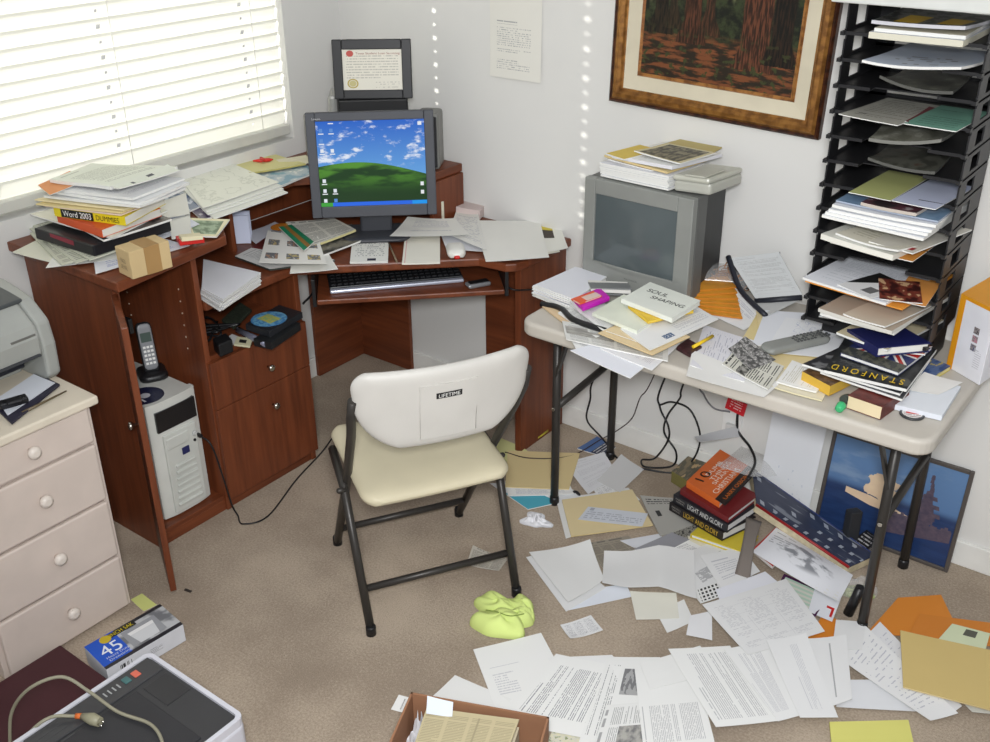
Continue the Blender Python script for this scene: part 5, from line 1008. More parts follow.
# ---------------------------------------------------------------- cables and socket behind the table
def cab(label, pts, r=.0035, mat=None, n=8): return cord('cable', label, pts, r, mat, None, n)
cab('black cable hanging behind the left legs of the table and along the carpet', [(1.42, -.025, .68), (1.208,-0.030,0.275), (1.183,-0.030,0.152), (1.173,-0.030,0.064), (1.241,-0.030,0.010), (1.382,-0.122,0.005), (1.488,-0.108,0.005), (1.569,-0.067,0.006), (1.615,-0.030,0.062), (1.629,-0.030,0.160), (1.584,-0.030,0.244), (1.514,-0.030,0.252), (1.463,-0.020,0.219)])
cab('black looped cable hanging in the middle under the table', [(1.60, -.025, .68), (1.483,-0.055,0.320), (1.479,-0.050,0.230), (1.518,-0.055,0.173), (1.525,-0.060,0.118), (1.473,-0.047,0.018), (1.442,-0.086,0.018), (1.477,-0.118,0.018), (1.548,-0.061,0.020), (1.559,-0.060,0.081), (1.505,-0.055,0.140), (1.512,-0.050,0.209), (1.552,-0.050,0.289), (1.565,-0.055,0.357), (1.66, -.03, .70)])
cab('thin brown wire hanging between the looped cables and the table leg', [(1.55, -.02, .70), (1.425,-0.020,0.306), (1.383,-0.020,0.221), (1.356,-0.020,0.130), (1.301,-0.020,0.061), (1.247,-0.055,0.016), (1.217,-0.208,0.012), (1.115,-0.312,0.018), (1.017,-0.330,0.016)], .002, M((60, 44, 44), .5))
cab('grey cable curving down to the wall socket', [(1.72, -.03, .70), (1.617,-0.030,0.378), (1.630,-0.030,0.317), (1.666,-0.020,0.274), (1.721,-0.012,0.274)], .003, M((120, 120, 124), .5))
cab('thick black power cable running from the socket to the box on the floor', [(1.93, -.035, .70), (1.784,-0.040,0.412), (1.758,-0.030,0.310), (1.763,-0.030,0.227), (1.820,-0.050,0.191), (1.863,-0.100,0.174), (1.893,-0.220,0.187)], .0045)
cab('black cable with a plug hanging beside the red tag', [(1.90, -.04, .70), (1.763,-0.040,0.405), (1.756,-0.035,0.322), (1.761,-0.030,0.219)], .004)
so = thing('wall_socket', 'white double wall socket on the back wall under the table', 'socket', (1.738,-0.004,0.245))
MB().box(-.035, .035, -.004, .003, -.06, .06, mat=Matrix.Translation((1.730,-0.003,0.250))).build('cover_plate', M((228, 228, 226), .4), so, True, .002)
MB().box(-.016, .016, -.022, -.004, -.05, -.018, mat=Matrix.Translation((1.730,-0.003,0.250))).build('plug', M((206, 206, 204), .4), so, True, .003)
tg_ = MB().box(-.034, .034, -.002, .002, -.024, .024, mat=Matrix.Translation((1.758,-0.055,0.328)) @ Matrix.Rotation(R(10), 4, 'Y')).build('red_tag', art('redtag', lambda u, v: mixc(lines(u, v, 5, .2, .8, .15, .9, 3.0, .35, 10, 0), C(206, 36, 48), C(226, 190, 190)), .5), None, True); tag(tg_, 'red paper tag hanging on the cables under the table', 'tag')

# ================================================================ folding chair
ch = thing('folding_chair', 'cream plastic folding chair with dark metal legs facing the corner desk', 'chair', (1.394, -1.122, 0), 1.031); CHP = M((198, 189, 162), .5, var=.03, bmp=.3); CHB = M((192, 189, 183), .5, var=.03, bmp=.3)
def ch_(name, mb, mat, bevel=0.0, parent=None): return mb.build(name, mat, parent or ch, False, bevel)
def post(y0, z0, y1, z1, t): return (y0 + (y1 - y0) * t, z0 + (z1 - z0) * t)
PT = .78
for s in (-1, 1):
    f_ = ch_('front_leg', MB().tube([(s * .205, .448, .01), (s * .215, .18, .405), (s * .228, .02, .64), (s * .234, -.02, .71), (s * .232, -.045, .775)], .0125, 10), STEEL)
    ch_('foot_cap', MB().lathe([(.015, 0), (.015, .025), (.013, .03)], 12, mat=Matrix.Translation((s * .205, .448, 0))), BLACK, 0, f_)
    r_ = ch_('rear_leg', MB().tube([(s * .222, 0, .01), (s * .228, .165, .39), (s * .218, .33, .425)], .0125, 10), STEEL)
    ch_('foot_cap', MB().lathe([(.015, 0), (.015, .025), (.013, .03)], 12, mat=Matrix.Translation((s * .222, 0, 0))), BLACK, 0, r_)
    ch_('pivot_bolt', MB().lathe([(.008, 0), (.008, .022), (.005, .026)], 12, mat=Matrix.Translation((s * .225, .158, .39)) @ Matrix.Rotation(R(90 * s), 4, 'Y')), STEEL)
ch_('crossbar', MB().tube([(-.223, .052, .12), (.223, .052, .12)], .0105, 8), STEEL)
ch_('crossbar', MB().tube([(-.206, .385, .10), (.206, .385, .10)], .0105, 8), STEEL)
SM = Matrix.Translation((0, .20, .435)) @ Matrix.Rotation(R(2), 4, 'X')
ch_('seat', MB().pad(.212, .205, .045, .05, .10, SM, n=24, edge=10, dish=.006), CHP)
BMx = Matrix.Translation((0, -.072, .733)) @ Matrix.Rotation(R(97), 4, 'X')
bk = ch_('backrest', MB().pad(.229, .116, .036, .05, -.62, BMx, n=32, edge=9, taper=.05, rb=.13), CHB)
# recessed label panel on the outer (rear) side of the backrest
def bz_(x, y, d): return BMx @ Vector((x, y, -.0 - .62 * x * x + d))
pn = MB(); pn.grid(lambda u, v: bz_(-.075 + .15 * u + (0.004 if v < .5 else 0) * (0.5 - u), -.085 + .16 * v, .0215), 8, 4, 0, True)
for xa in (-.075, .075): pn.grid(lambda u, v, xa=xa: bz_(xa, -.085 + .16 * v, .014 + .0075 * u), 1, 2)
for ya in (-.085, .075): pn.grid(lambda u, v, ya=ya: bz_(-.075 + .15 * v, ya, .014 + .0075 * u), 1, 8)
ch_('label_panel', pn, CHB, 0, bk)
bd_ = MB().grid(lambda u, v: bz_(-.034 + .068 * u, .034 + .017 * v, .0221), 6, 2)
bdg = ch_('label_badge', bd_, M((28, 28, 28), .4), 0, bk)
text('brand_lettering', 'LIFETIME', bz_(0, .0425, .0228), -(BMx.to_3x3() @ Vector((-1, 0, 0))), BMx.to_3x3() @ Vector((0, 1, 0)), M((220, 220, 216)), bk, width=.056, height=.010, world=False)

# ================================================================ floor, under and around the table
def fl(name, label, cat, q, mat, **kw): return sheet(name, label, cat, q, mat, **kw)
YEL = p_plain((214, 212, 150)); BUFF = p_plain((220, 200, 150)); BE = p_plain((210, 190, 140))
fl('magazine', 'white and teal brochure under the buff folder behind the chair', 'magazine', [(1.088,-0.512,0.003),(1.275,-0.358,0.003),(1.395,-0.390,0.003),(1.284,-0.560,0.003)], art('teal', lambda u, v: mixc((u < .42 + .2 * noise(v * 3, u * 3)) * (v < .6), C(224, 226, 228), C(84, 170, 190)), .4), th=.003)
fl('paper_sheet', 'pale yellow sheet behind the chair seat on the carpet', 'paper', [(0.904,-0.248,0.004),(1.038,-0.255,0.004),(1.105,-0.274,0.004),(1.051,-0.430,0.004)], YEL, th=.002)
fl('paper_sheet', 'white printed sheet below the buff folder behind the chair', 'paper', [(1.126,-0.476,0.007),(1.297,-0.341,0.007),(1.361,-0.401,0.007),(1.189,-0.543,0.007)], p_text(130.0, 20, (180, 186, 200)), th=.002)
fl('manila_folder', 'large buff folder lying behind the chair legs by the desk', 'folder', [(1.019,-0.315,0.010),(1.236,-0.172,0.010),(1.333,-0.389,0.010),(1.151,-0.509,0.010)], BUFF, edge=BE, th=.003, curl=.003)
o = MB().tube([(1.041,-0.228,0.013), (1.044,-0.109,0.013)], .011, 12).build('tube', art('yellowtube', lambda u, v: C2, .5) if False else M((214, 206, 70), .5, var=.25, nscale=40), None, True); tag(o, 'yellow paper tube lying against the desk end panel', 'tube')
fl('magazine', 'small dark blue leaflet by the rear left table leg', 'leaflet', [(1.207,-0.146,0.003),(1.216,-0.025,0.003),(1.313,-0.050,0.003),(1.308,-0.131,0.003)], art('blueleaf', lambda u, v: mixc(lines(u, v, 8, .1, .9, .1, .5, 2.0, .4, 14, 0), mixc(v > .5, C(36, 44, 72), C(80, 110, 160)), C(190, 190, 190)), .4), th=.003)
fl('paper_sheet', 'white sheet under the table between its left legs', 'paper', [(1.220,-0.251,0.006),(1.303,-0.115,0.006),(1.412,-0.199,0.006),(1.402,-0.376,0.006)], p_text(131.0, 30, (206, 206, 210), (224, 225, 228)), curl=.008)
fl('paper_sheet', 'small white slip right below the two sheets under the table', 'paper', [(1.385,-0.324,0.004),(1.407,-0.230,0.004),(1.485,-0.266,0.004),(1.446,-0.370,0.004)], p_form(4.0), curl=.003)
fl('paper_sheet', 'greyish sheet tilted right beside the rear left table leg', 'paper', [(1.381,-0.287,0.011),(1.363,-0.097,0.011),(1.476,-0.129,0.011),(1.483,-0.303,0.011)], p_plain((212, 212, 212)), curl=.008)
o = MB().tube(spline([(1.348,-0.393,0.006), (1.358,-0.383,0.008), (1.380,-0.392,0.006)], 4), [.003] + [.006] * 7 + [.003], 8).build('plastic_clip', BLACK, None, True); tag(o, 'small black plastic clip lying behind the manila folder with the cheque', 'clip')
fl('paper_sheet', 'white sheet edge showing behind the manila folder with the cheque', 'paper', [(1.379,-0.390,0.004),(1.484,-0.251,0.004),(1.554,-0.290,0.004),(1.444,-0.429,0.004)], p_plain((226, 226, 226)))
fl('paper_sheet', 'white sheet edge showing at the left side of the manila folder', 'paper', [(1.339,-0.471,0.004),(1.392,-0.410,0.004),(1.511,-0.533,0.004),(1.475,-0.620,0.004)], p_plain((224, 224, 222)))
fl('manila_folder', 'manila folder with a cheque on it, in front of the table left legs', 'folder', [(1.349,-0.456,0.008),(1.507,-0.264,0.008),(1.665,-0.399,0.008),(1.488,-0.610,0.008)], p_plain((222, 204, 160)), edge=BE, th=.004, curl=.004)
fl('paper_sheet', 'long bluish cheque lying on the manila folder', 'cheque', [(1.445,-0.443,0.016),(1.624,-0.360,0.016),(1.645,-0.434,0.016),(1.458,-0.525,0.016)], art('cheque', lambda u, v: mixc(mx(lines(u, v, 7, .05, .95, .1, .9, 5.0, .42, 26, .2), rect(u, v, .06, .13, .75, .95)), C(206, 210, 218), C(166, 170, 180)), .6), curl=.006)
def crumple(name, label, cat, ctr, r, h, mat, seed):
    rg = random.Random(seed); mb = MB(); n = 14; ph = [rg.uniform(0, 6.28) for _ in range(9)]
    def pt(u, v):
        a = 2 * math.pi * u; rr = r * (.15 + .85 * v); k = 1 + .22 * math.sin(3 * a + ph[0]) + .14 * math.sin(5 * a + ph[1])
        z = h * (1 - v) * (.55 + .35 * math.sin(4 * a + ph[2] + 5 * v) + .3 * math.sin(7 * a + ph[3] - 8 * v)) + .004
        return Vector((ctr[0] + rr * k * math.cos(a), ctr[1] + rr * k * math.sin(a) * .8, ctr[2] + max(z, .001)))
    mb.grid(pt, 26, 7, 0, False); mb.grid(lambda u, v: Vector((pt(u, 1 if v > .5 else 0).x, pt(u, 1 if v > .5 else 0).y, ctr[2])), 26, 1, 0, False, True)
    o = mb.build(name, mat, None, True); return tag(o, label, cat)
crumple('paper_sheet', 'crumpled white paper by the foot of the front left table leg', 'paper', (1.340,-0.593,0.001), .048, .020, p_plain((226, 226, 230)), 4)
fl('newspaper', 'folded grey newspaper piece between the manila folder and the books', 'newspaper', [(1.546,-0.277,0.006),(1.647,-0.224,0.006),(1.775,-0.300,0.006),(1.714,-0.440,0.006)], art('greyad', lambda u, v: mixc(mx(lines(u, v, 16, .1, .9, .78, .95, 3.0, .4, 22, 0), rect(u, v, .2, .32, .45, .6)), C(172, 170, 164), C(60, 60, 60)), .8), th=.004, curl=.008, edge=p_plain((170, 168, 160)))
fl('newspaper', 'dark patterned newsprint strip at the foot of the book stack', 'newspaper', [(1.707,-0.401,0.004),(1.753,-0.271,0.004),(1.820,-0.358,0.004),(1.788,-0.471,0.004)], p_cover(41.0, (40, 40, 40), (150, 148, 140), (90, 88, 84), 14.0), th=.004, edge=p_plain((150, 150, 144)))
fl('paper_sheet', 'grey brown sheet of newsprint left of the curled white page', 'newspaper', [(1.535,-0.607,0.003),(1.625,-0.487,0.003),(1.738,-0.533,0.003),(1.655,-0.680,0.003)], p_news(133.0, (150, 142, 128), (110, 104, 96), 4, 30, 0), curl=.004)
fl('paper_sheet', 'white sheet with a folded corner under the newsprint strip', 'paper', [(1.620,-0.529,0.006),(1.703,-0.421,0.006),(1.760,-0.471,0.006),(1.674,-0.534,0.006)], p_plain((216, 218, 224)), curl=.004)
fl('paper_sheet', 'grey sheet with a straight edge below the folded newspaper piece', 'paper', [(1.679,-0.542,0.009),(1.733,-0.397,0.009),(1.797,-0.396,0.009),(1.747,-0.561,0.009)], p_plain((150, 150, 156)), curl=.002)
fl('paper_sheet', 'white typed sheet beside the grey sheet under the book stack', 'paper', [(1.729,-0.555,0.009),(1.792,-0.400,0.009),(1.852,-0.407,0.009),(1.796,-0.537,0.009)], p_text(134.0, 14, (150, 150, 156)), curl=.003)
# curled pages in the middle
fl('paper_sheet', 'white sheet peeking out below the curled page in the middle of the floor', 'paper', [(1.661,-0.796,0.004),(1.744,-0.699,0.004),(1.789,-0.740,0.004),(1.673,-0.904,0.004)], p_plain((222, 226, 234)), curl=.002)
fl('paper_sheet', 'white page under the curled page in front of the chair leg', 'paper', [(1.432,-0.777,0.006),(1.488,-0.672,0.006),(1.707,-0.753,0.006),(1.672,-0.913,0.006)], p_plain((220, 220, 220)), curl=.003)
fl('paper_sheet', 'curled blank white page right beside the chair rear leg', 'paper', [(1.430,-0.759,0.009),(1.554,-0.602,0.009),(1.690,-0.736,0.009),(1.664,-0.891,0.009)], p_plain((228, 228, 226)), curl=.030, seed=21)
fl('paper_sheet', 'cream sheet under the front edge of the wide bent page', 'paper', [(1.774,-0.727,0.007),(1.888,-0.654,0.007),(1.948,-0.747,0.007),(1.852,-0.824,0.007)], p_plain((222, 220, 208)), curl=.004)
fl('paper_sheet', 'white sheet corner below the cream sheet in the middle of the floor', 'paper', [(1.879,-0.758,0.005),(1.918,-0.662,0.005),(1.987,-0.731,0.005),(1.948,-0.817,0.005)], p_plain((226, 226, 224)), curl=.003)
fl('paper_sheet', 'grey and white printed calendar sheet under the book stack', 'paper', [(1.796,-0.538,0.010),(1.863,-0.348,0.010),(2.019,-0.433,0.010),(1.967,-0.656,0.010)], art('greyblock', lambda u, v: mixc(mx(rect(u, v, .25, .6, .3, .55), rect(u, v, .55, .9, .6, .72)) * (noise(u * 12, v * 30, 3.0) > .42), C(222, 222, 222), C(176, 176, 178)), .7), curl=.006)
fl('paper_sheet', 'small sheet with a grid of black dots beside the bent page', 'paper', [(1.930,-0.617,0.018),(1.967,-0.549,0.018),(2.010,-0.591,0.018),(1.971,-0.665,0.018)], art('dotgrid', lambda u, v: mixc((absx(frac(u * 6) - .5) < .28) * (absx(frac(v * 4) - .5) < .3) * rect(u, v, .1, .95, .1, .95), C(224, 224, 222), C(50, 50, 50)), .6), curl=.002)
fl('paper_sheet', 'wide bent white page in the centre of the floor papers', 'paper', [(1.618,-0.621,0.014),(1.839,-0.450,0.014),(1.951,-0.652,0.014),(1.703,-0.769,0.014)], p_plain((227, 227, 226)), curl=.030, fold=('u', .025, .62), seed=30)
fl('paper_sheet', 'torn white receipt lying alone on the carpet', 'receipt', [(1.690,-0.970,0.003),(1.737,-0.882,0.003),(1.801,-0.919,0.003),(1.747,-1.005,0.003)], p_form(5.0, (222, 222, 222)), curl=.012)
fl('paper_sheet', 'small white folded sheet left of the big table-printed page', 'paper', [(1.970,-0.725,0.014),(2.012,-0.672,0.014),(2.068,-0.781,0.014),(1.999,-0.802,0.014)], p_plain((224, 224, 226)), curl=.008)
fl('newspaper', 'small newspaper clipping under the chair', 'newspaper', [(1.268,-0.835,0.002),(1.390,-0.814,0.002),(1.403,-0.878,0.002),(1.304,-0.915,0.002)], p_news(135.0, (178, 172, 160), (120, 116, 110), 3, 20, 0), curl=.014)
# neon gloves
gl = thing('work_glove', 'crumpled neon yellow green cloth gloves lying beside the chair leg', 'gloves', (1.540,-1.035,0.000)); NEON = M((204, 220, 132), .85, var=.06, bmp=.3)
def blob(ctr, ax, ay, h, rot, seed):
    rg = random.Random(seed); p_ = [rg.uniform(0, 6.28) for _ in range(6)]; m = Matrix.Translation(ctr) @ Matrix.Rotation(R(rot), 4, 'Z')
    def fn(u, v):
        a = 2 * math.pi * u; b = math.pi * .5 * v; k = 1 + .09 * math.sin(3 * a + p_[0]) + .06 * math.sin(5 * a + p_[1])
        w = .15 * math.sin(2 * a + p_[2] + 4 * v) + .10 * math.sin(4 * a + p_[3] + 6 * v)
        return m @ Vector((ax * k * math.sin(b) ** .7 * math.cos(a), ay * k * math.sin(b) ** .7 * math.sin(a), max(.001, h * math.cos(b) ** .8 * (1 + w))))
    mb = MB(); mb.grid(fn, 32, 14, 0, True); return mb
blob((1.501,-1.017,0.001), .075, .036, .038, 10, 3).build('hand', NEON, gl, True)
blob((1.562,-0.982,0.001), .055, .036, .036, -25, 4).build('fingers', NEON, gl, True)
blob((1.554,-1.074,0.001), .078, .050, .046, 25, 5).build('hand', NEON, gl, True)
blob((1.585,-1.024,0.001), .045, .030, .040, 50, 6).build('cuff', NEON, gl, True)
MB().tube(spline([(1.509,-1.080,0.044), (1.544,-1.073,0.050), (1.583,-1.065,0.050), (1.603,-1.025,0.040)], 6), .0015, 5).build('seam', M((120, 140, 60), .8), gl, True)

# letters along the bottom
lp_t = p_text(140.0, 40, (150, 150, 154), (228, 228, 226), .18, .86, .14, .82, .36)
fl('paper_sheet', 'white sheet behind the open carton at the bottom of the floor papers', 'paper', [(1.578,-1.400,0.003),(1.576,-1.302,0.003),(1.749,-1.281,0.003),(1.746,-1.411,0.003)], p_plain((226, 226, 224)), curl=.003)
fl('paper_sheet', 'tiny white card left of the open carton', 'card', [(1.520,-1.494,0.002),(1.501,-1.443,0.002),(1.542,-1.430,0.002),(1.564,-1.478,0.002)], p_text(141.0, 5, (150, 150, 150)), curl=.002)
fl('paper_sheet', 'white page with its corner pointing toward the neon gloves', 'paper', [(1.554,-1.196,0.005),(1.667,-1.032,0.005),(1.901,-1.192,0.005),(1.767,-1.356,0.005)], p_text(142.0, 30, (196, 196, 200), (228, 228, 226), .12, .4, .3, .6), curl=.006)
fl('paper_sheet', 'blank white sheet above the typed letter in the bottom row', 'paper', [(1.738,-1.101,0.007),(1.872,-0.987,0.007),(1.999,-1.055,0.007),(1.864,-1.200,0.007)], p_plain((228, 228, 227)), curl=.004)
fl('paper_sheet', 'typed white letter with dense paragraphs in the bottom row', 'paper', [(1.774,-1.365,0.010),(1.749,-1.078,0.010),(1.921,-1.016,0.010),(1.991,-1.276,0.010)], lp_t, curl=.004)
fl('paper_sheet', 'bottom sheet with small colour flowers beside the open carton', 'paper', [(1.911,-1.363,0.006),(1.885,-1.277,0.006),(1.993,-1.213,0.006),(2.043,-1.311,0.006)], p_cover(43.0, (214, 210, 180), (206, 204, 190), (140, 150, 110), 12.0), curl=.003)
fl('paper_sheet', 'printed page with a grey photograph in the bottom row', 'paper', [(1.972,-1.309,0.012),(1.870,-1.005,0.012),(1.985,-0.924,0.012),(2.130,-1.222,0.012)], art('photopage', lambda u, v: mixc(rect(u, v, .56, .86, .12, .62), mixc(lines(u, v, 30, .1, .9, .7, .95, 3.0), C(226, 226, 224), C(150, 150, 152)), mixc(noise(u * 8, v * 14, 2.0, 1.0, 4.0) > .5, C(120, 120, 122), C(166, 166, 166))), .6), curl=.003)
fl('newspaper', 'newsletter with dark picture blocks at the very bottom edge', 'newspaper', [(2.037,-1.382,0.015),(1.962,-1.163,0.015),(2.074,-1.053,0.015),(2.181,-1.256,0.015)], p_news(143.0, (220, 220, 218), (160, 160, 160), 3, 34, 2, (110, 110, 112)), curl=.003)
fl('paper_sheet', 'printed page with columns right of the photograph page', 'paper', [(2.121,-1.246,0.017),(1.943,-0.991,0.017),(2.064,-0.881,0.017),(2.250,-1.122,0.017)], p_text(144.0, 40, (176, 176, 178), (226, 226, 224), .1, .5, .1, .9, .35), curl=.004)
fl('paper_sheet', 'blank sheet lying across the top of the column pages', 'paper', [(1.957,-0.984,0.020),(2.053,-0.825,0.020),(2.146,-0.880,0.020),(2.026,-1.051,0.020)], p_plain((228, 228, 226)), curl=.003)
fl('paper_sheet', 'white sheet with two grey text columns in the bottom row middle', 'paper', [(2.223,-1.070,0.023),(1.992,-0.894,0.023),(2.120,-0.779,0.023),(2.342,-0.956,0.023)], p_text(145.0, 30, (182, 182, 184), (228, 228, 226), .08, .92, .12, .8, .3), curl=.004)
fl('paper_sheet', 'white letter third from the right in the bottom row', 'paper', [(2.339,-0.962,0.026),(2.115,-0.807,0.026),(2.199,-0.695,0.026),(2.375,-0.910,0.026)], p_text(146.0, 30, (192, 192, 196), (227, 227, 226), .1, .9, .3, .9, .3), curl=.004)
fl('paper_sheet', 'white letter second from the right in the bottom row', 'paper', [(2.379,-0.920,0.029),(2.194,-0.713,0.029),(2.272,-0.624,0.029),(2.455,-0.863,0.029)], p_text(147.0, 26, (200, 200, 204), (226, 226, 226), .1, .9, .3, .5, .3), curl=.010)
fl('paper_sheet', 'narrow white sheet with one dark line beside the handwritten letter', 'paper', [(2.406,-0.871,0.027),(2.278,-0.637,0.027),(2.360,-0.556,0.027),(2.460,-0.780,0.027)], art('oneline', lambda u, v: mixc(rect(u, v, .1, .9, .42, .46), C(225, 225, 225), C(170, 170, 172)), .6), curl=.006)
fl('paper_sheet', 'white sheet under the handwritten letter at the right', 'paper', [(2.396,-0.715,0.008),(2.530,-0.614,0.008),(2.618,-0.690,0.008),(2.433,-0.811,0.008)], p_plain((224, 225, 228)), curl=.003)
fl('paper_sheet', 'handwritten white letter between the table leg and the tan folder', 'paper', [(2.372,-0.645,0.020),(2.376,-0.473,0.020),(2.689,-0.660,0.020),(2.641,-0.729,0.020)], p_hand(16.0, (226, 226, 226), (180, 180, 190), False), curl=.004)
fl('paper_sheet', 'second handwritten letter lying partly under the tan folder', 'paper', [(2.398,-0.533,0.016),(2.412,-0.430,0.016),(2.689,-0.622,0.016),(2.668,-0.687,0.016)], p_hand(18.0, (222, 222, 224), (180, 180, 190), False), curl=.004)
fl('paper_sheet', 'big page with a pale printed table in front of the table leg', 'paper', [(1.985,-0.683,0.030),(2.128,-0.425,0.030),(2.308,-0.579,0.030),(2.179,-0.794,0.030)], p_form(7.0, (222, 222, 222), (196, 196, 199)), curl=.008)
fl('paper_sheet', 'white page sticking out behind the big pale table page', 'paper', [(1.980,-0.589,0.024),(2.062,-0.424,0.024),(2.197,-0.484,0.024),(2.083,-0.703,0.024)], p_text(149.0, 10, (150, 150, 190), (224, 225, 232), .2, .7, .3, .5), curl=.003)
fl('paper_sheet', 'narrow white sheet behind the orange envelopes next to the table leg', 'paper', [(2.349,-0.630,0.024),(2.312,-0.505,0.024),(2.383,-0.463,0.024),(2.414,-0.581,0.024)], p_plain((224, 224, 224)), curl=.004)
fl('envelope', 'orange envelope peeking out between the white letters', 'envelope', [(2.273,-0.620,0.012),(2.271,-0.486,0.012),(2.401,-0.494,0.012),(2.388,-0.594,0.012)], p_plain((212, 130, 44)), curl=.002, edge=p_plain((200, 116, 36)))
fl('envelope', 'large orange envelope on the carpet beside the front right table leg', 'envelope', [(2.396,-0.493,0.008),(2.416,-0.285,0.008),(2.512,-0.197,0.008),(2.617,-0.358,0.008)], p_plain((212, 132, 50)), curl=.004, edge=p_plain((200, 116, 36)))
fl('envelope', 'orange envelope at the right edge behind the tan folder', 'envelope', [(2.492,-0.457,0.012),(2.490,-0.323,0.012),(2.708,-0.224,0.012),(2.731,-0.318,0.012)], p_plain((204, 126, 50)), curl=.003, edge=p_plain((200, 116, 36)))
fl('paper_sheet', 'pale green slip on the orange envelopes at the right edge', 'paper', [(2.565,-0.408,0.016),(2.577,-0.318,0.016),(2.673,-0.297,0.016),(2.681,-0.381,0.016)], art('greenslip', lambda u, v: mixc(rect(u, v, .55, .9, .3, .6), C(206, 214, 180), C(90, 90, 80)), .6), curl=.006)
fl('manila_folder', 'tan folder at the right edge of the floor papers', 'folder', [(2.473,-0.450,0.026),(2.717,-0.377,0.026),(2.774,-0.604,0.026),(2.550,-0.659,0.026)], p_plain((206, 182, 120)), edge=BE, th=.004, curl=.004)
fl('paper_sheet', 'white sheet corner under the lower right of the tan folder', 'paper', [(2.677,-0.592,0.006),(2.750,-0.493,0.006),(2.794,-0.573,0.006),(2.714,-0.616,0.006)], p_plain((222, 222, 214)))
fl('paper_sheet', 'yellow legal sheets at the bottom edge of the floor', 'paper', [(2.438,-0.870,0.004),(2.594,-0.745,0.004),(2.633,-0.821,0.004),(2.478,-0.953,0.004)], p_plain((214, 210, 120)), th=.006, curl=.006, edge=p_plain((206, 200, 110)))

# ---------------------------------------------------------------- books and things under the table
book('olive and tan boxed book at the back left of the book heap', (1.584,-0.131,0.004), (1.658,-0.153,0.004), (1.655,0.116,0.004), .045, M((118, 112, 66), .5), p_plain((206, 204, 200)), 'left', p_cover(51.0, (120, 106, 80), (80, 76, 60), (176, 150, 110)))
book('yellow and blue covered book at the bottom of the book stack', (1.794,-0.390,0.012), (1.966,-0.378,0.012), (1.971,-0.272,0.012), .016, M((206, 186, 60), .45), p_plain((216, 220, 228)), 'back')
b1 = [Vector(p) for p in ((1.680,-0.323,0.034), (1.894,-0.373,0.034), (1.940,-0.233,0.034))]
bk1 = book('black hardback with gold title, lower of the two matching history books', *b1, .032, M((32, 28, 30), .4), p_plain((212, 212, 212)), 'left')
b2 = [Vector(p) for p in ((1.689,-0.318,0.067), (1.905,-0.368,0.067), (1.932,-0.215,0.067))]
bk2 = book('black hardback with white title, upper of the two matching history books', *b2, .030, M((36, 36, 42), .4), p_plain((216, 216, 216)), 'left')
for b, bo, col, h in ((b1, bk1, (206, 170, 60), .032), (b2, bk2, (214, 214, 210), .030)):
    u_ = b[1] - b[0]; n_ = -(b[2] - b[1]).normalized()
    text('title_lettering', 'LIGHT AND GLORY', b[0] + u_ * .60 + z_ * h * .52 + n_ * .0008, u_, z_, M(col, .4), bo, width=u_.length * .64, height=h * .6)
    text('author_lettering', 'MARSHALL\nMANUEL', b[0] + u_ * .14 + z_ * h * .52 + n_ * .0008, u_, z_, M((150, 146, 140), .4), bo, width=u_.length * .18, height=h * .5)
b3 = [Vector(p) for p in ((1.706,-0.306,0.098), (1.901,-0.360,0.098), (1.922,-0.188,0.098))]
bk3 = book('maroon hardback between the black history books and the orange book', *b3, .020, M((110, 34, 36), .4), p_plain((206, 206, 206)), 'left')
OB = [Vector(p) for p in ((1.716,-0.287,0.119), (1.855,-0.331,0.119), (1.853,-0.089,0.119))]
ob = book('orange paperback with white title on top of the book stack', *OB, .022, M((212, 104, 44), .45), p_plain((206, 204, 200)), 'left', soft=True)
a_, b_, c_ = OB; u_ = (b_ - a_); v_ = (c_ - b_); top_ = a_ + z_ * .0226
OT = M((232, 226, 214), .5)
text('number_lettering', '10', top_ + u_ * .22 + v_ * .28, v_, -u_, M((34, 24, 20)), ob, width=v_.length * .26, height=u_.length * .22)
text('title_lettering', 'DUMB\nTHINGS', top_ + u_ * .36 + v_ * .56, v_, -u_, OT, ob, width=v_.length * .55, height=u_.length * .26)
text('title_lettering', 'SMART', top_ + u_ * .56 + v_ * .5, v_, -u_, OT, ob, width=v_.length * .5, height=u_.length * .09)
text('title_lettering', 'CHRISTIANS', top_ + u_ * .74 + v_ * .46, v_, -u_, OT, ob, width=v_.length * .72, height=u_.length * .13)
fbk = MB(); fbk.para(a_ + u_ * .86 + z_ * .0215, b_ + z_ * .0215 + u_ * .16, b_ + u_ * .16 + v_ + z_ * .0215, .0018); flp = fbk.build('back_flap', M((34, 28, 26), .4), ob, True)
text('author_lettering', 'LARRY OSBORNE', b_ + u_ * .03 + v_ * .5 + z_ * .0238, v_, -u_, M((206, 110, 40)), ob, width=v_.length * .8, height=u_.length * .09)
# large flag album leaning over the heap
AL = [Vector(p) for p in ((1.936,-0.235,0.110), (2.263,-0.283,0.045), (2.307,-0.187,0.050), (1.849,-0.084,0.130))]
al = thing('photo_album', 'large flag covered album with stars leaning across the book heap', 'album', (2.112,-0.274,0.000))
n_ = (AL[1] - AL[0]).cross(AL[3] - AL[0]).normalized()
if n_.z < 0: n_ = -n_
def flagart(u, v):
    st_ = (absx(frac(u * 9 + floor_(v * 3) * .5) - .5) < .16) * (absx(frac(v * 3) - .5) < .17); base = mixc(noise(u * 5, v * 3, 2.0, 1.0, 3.0), C(30, 36, 58), C(62, 68, 88))
    col = mixc(st_ * (noise(floor_(u * 9 + floor_(v * 3) * .5) * 3.3, floor_(v * 3) * 5.1, 1.0) > .47), base, C(150, 155, 166)); return mixc(smooth(noise(u * 3 + v * 2, v * 6 - u * 2, 7.0, 1.0, 2.0), .58, .66) * .5, col, C(150, 156, 166))
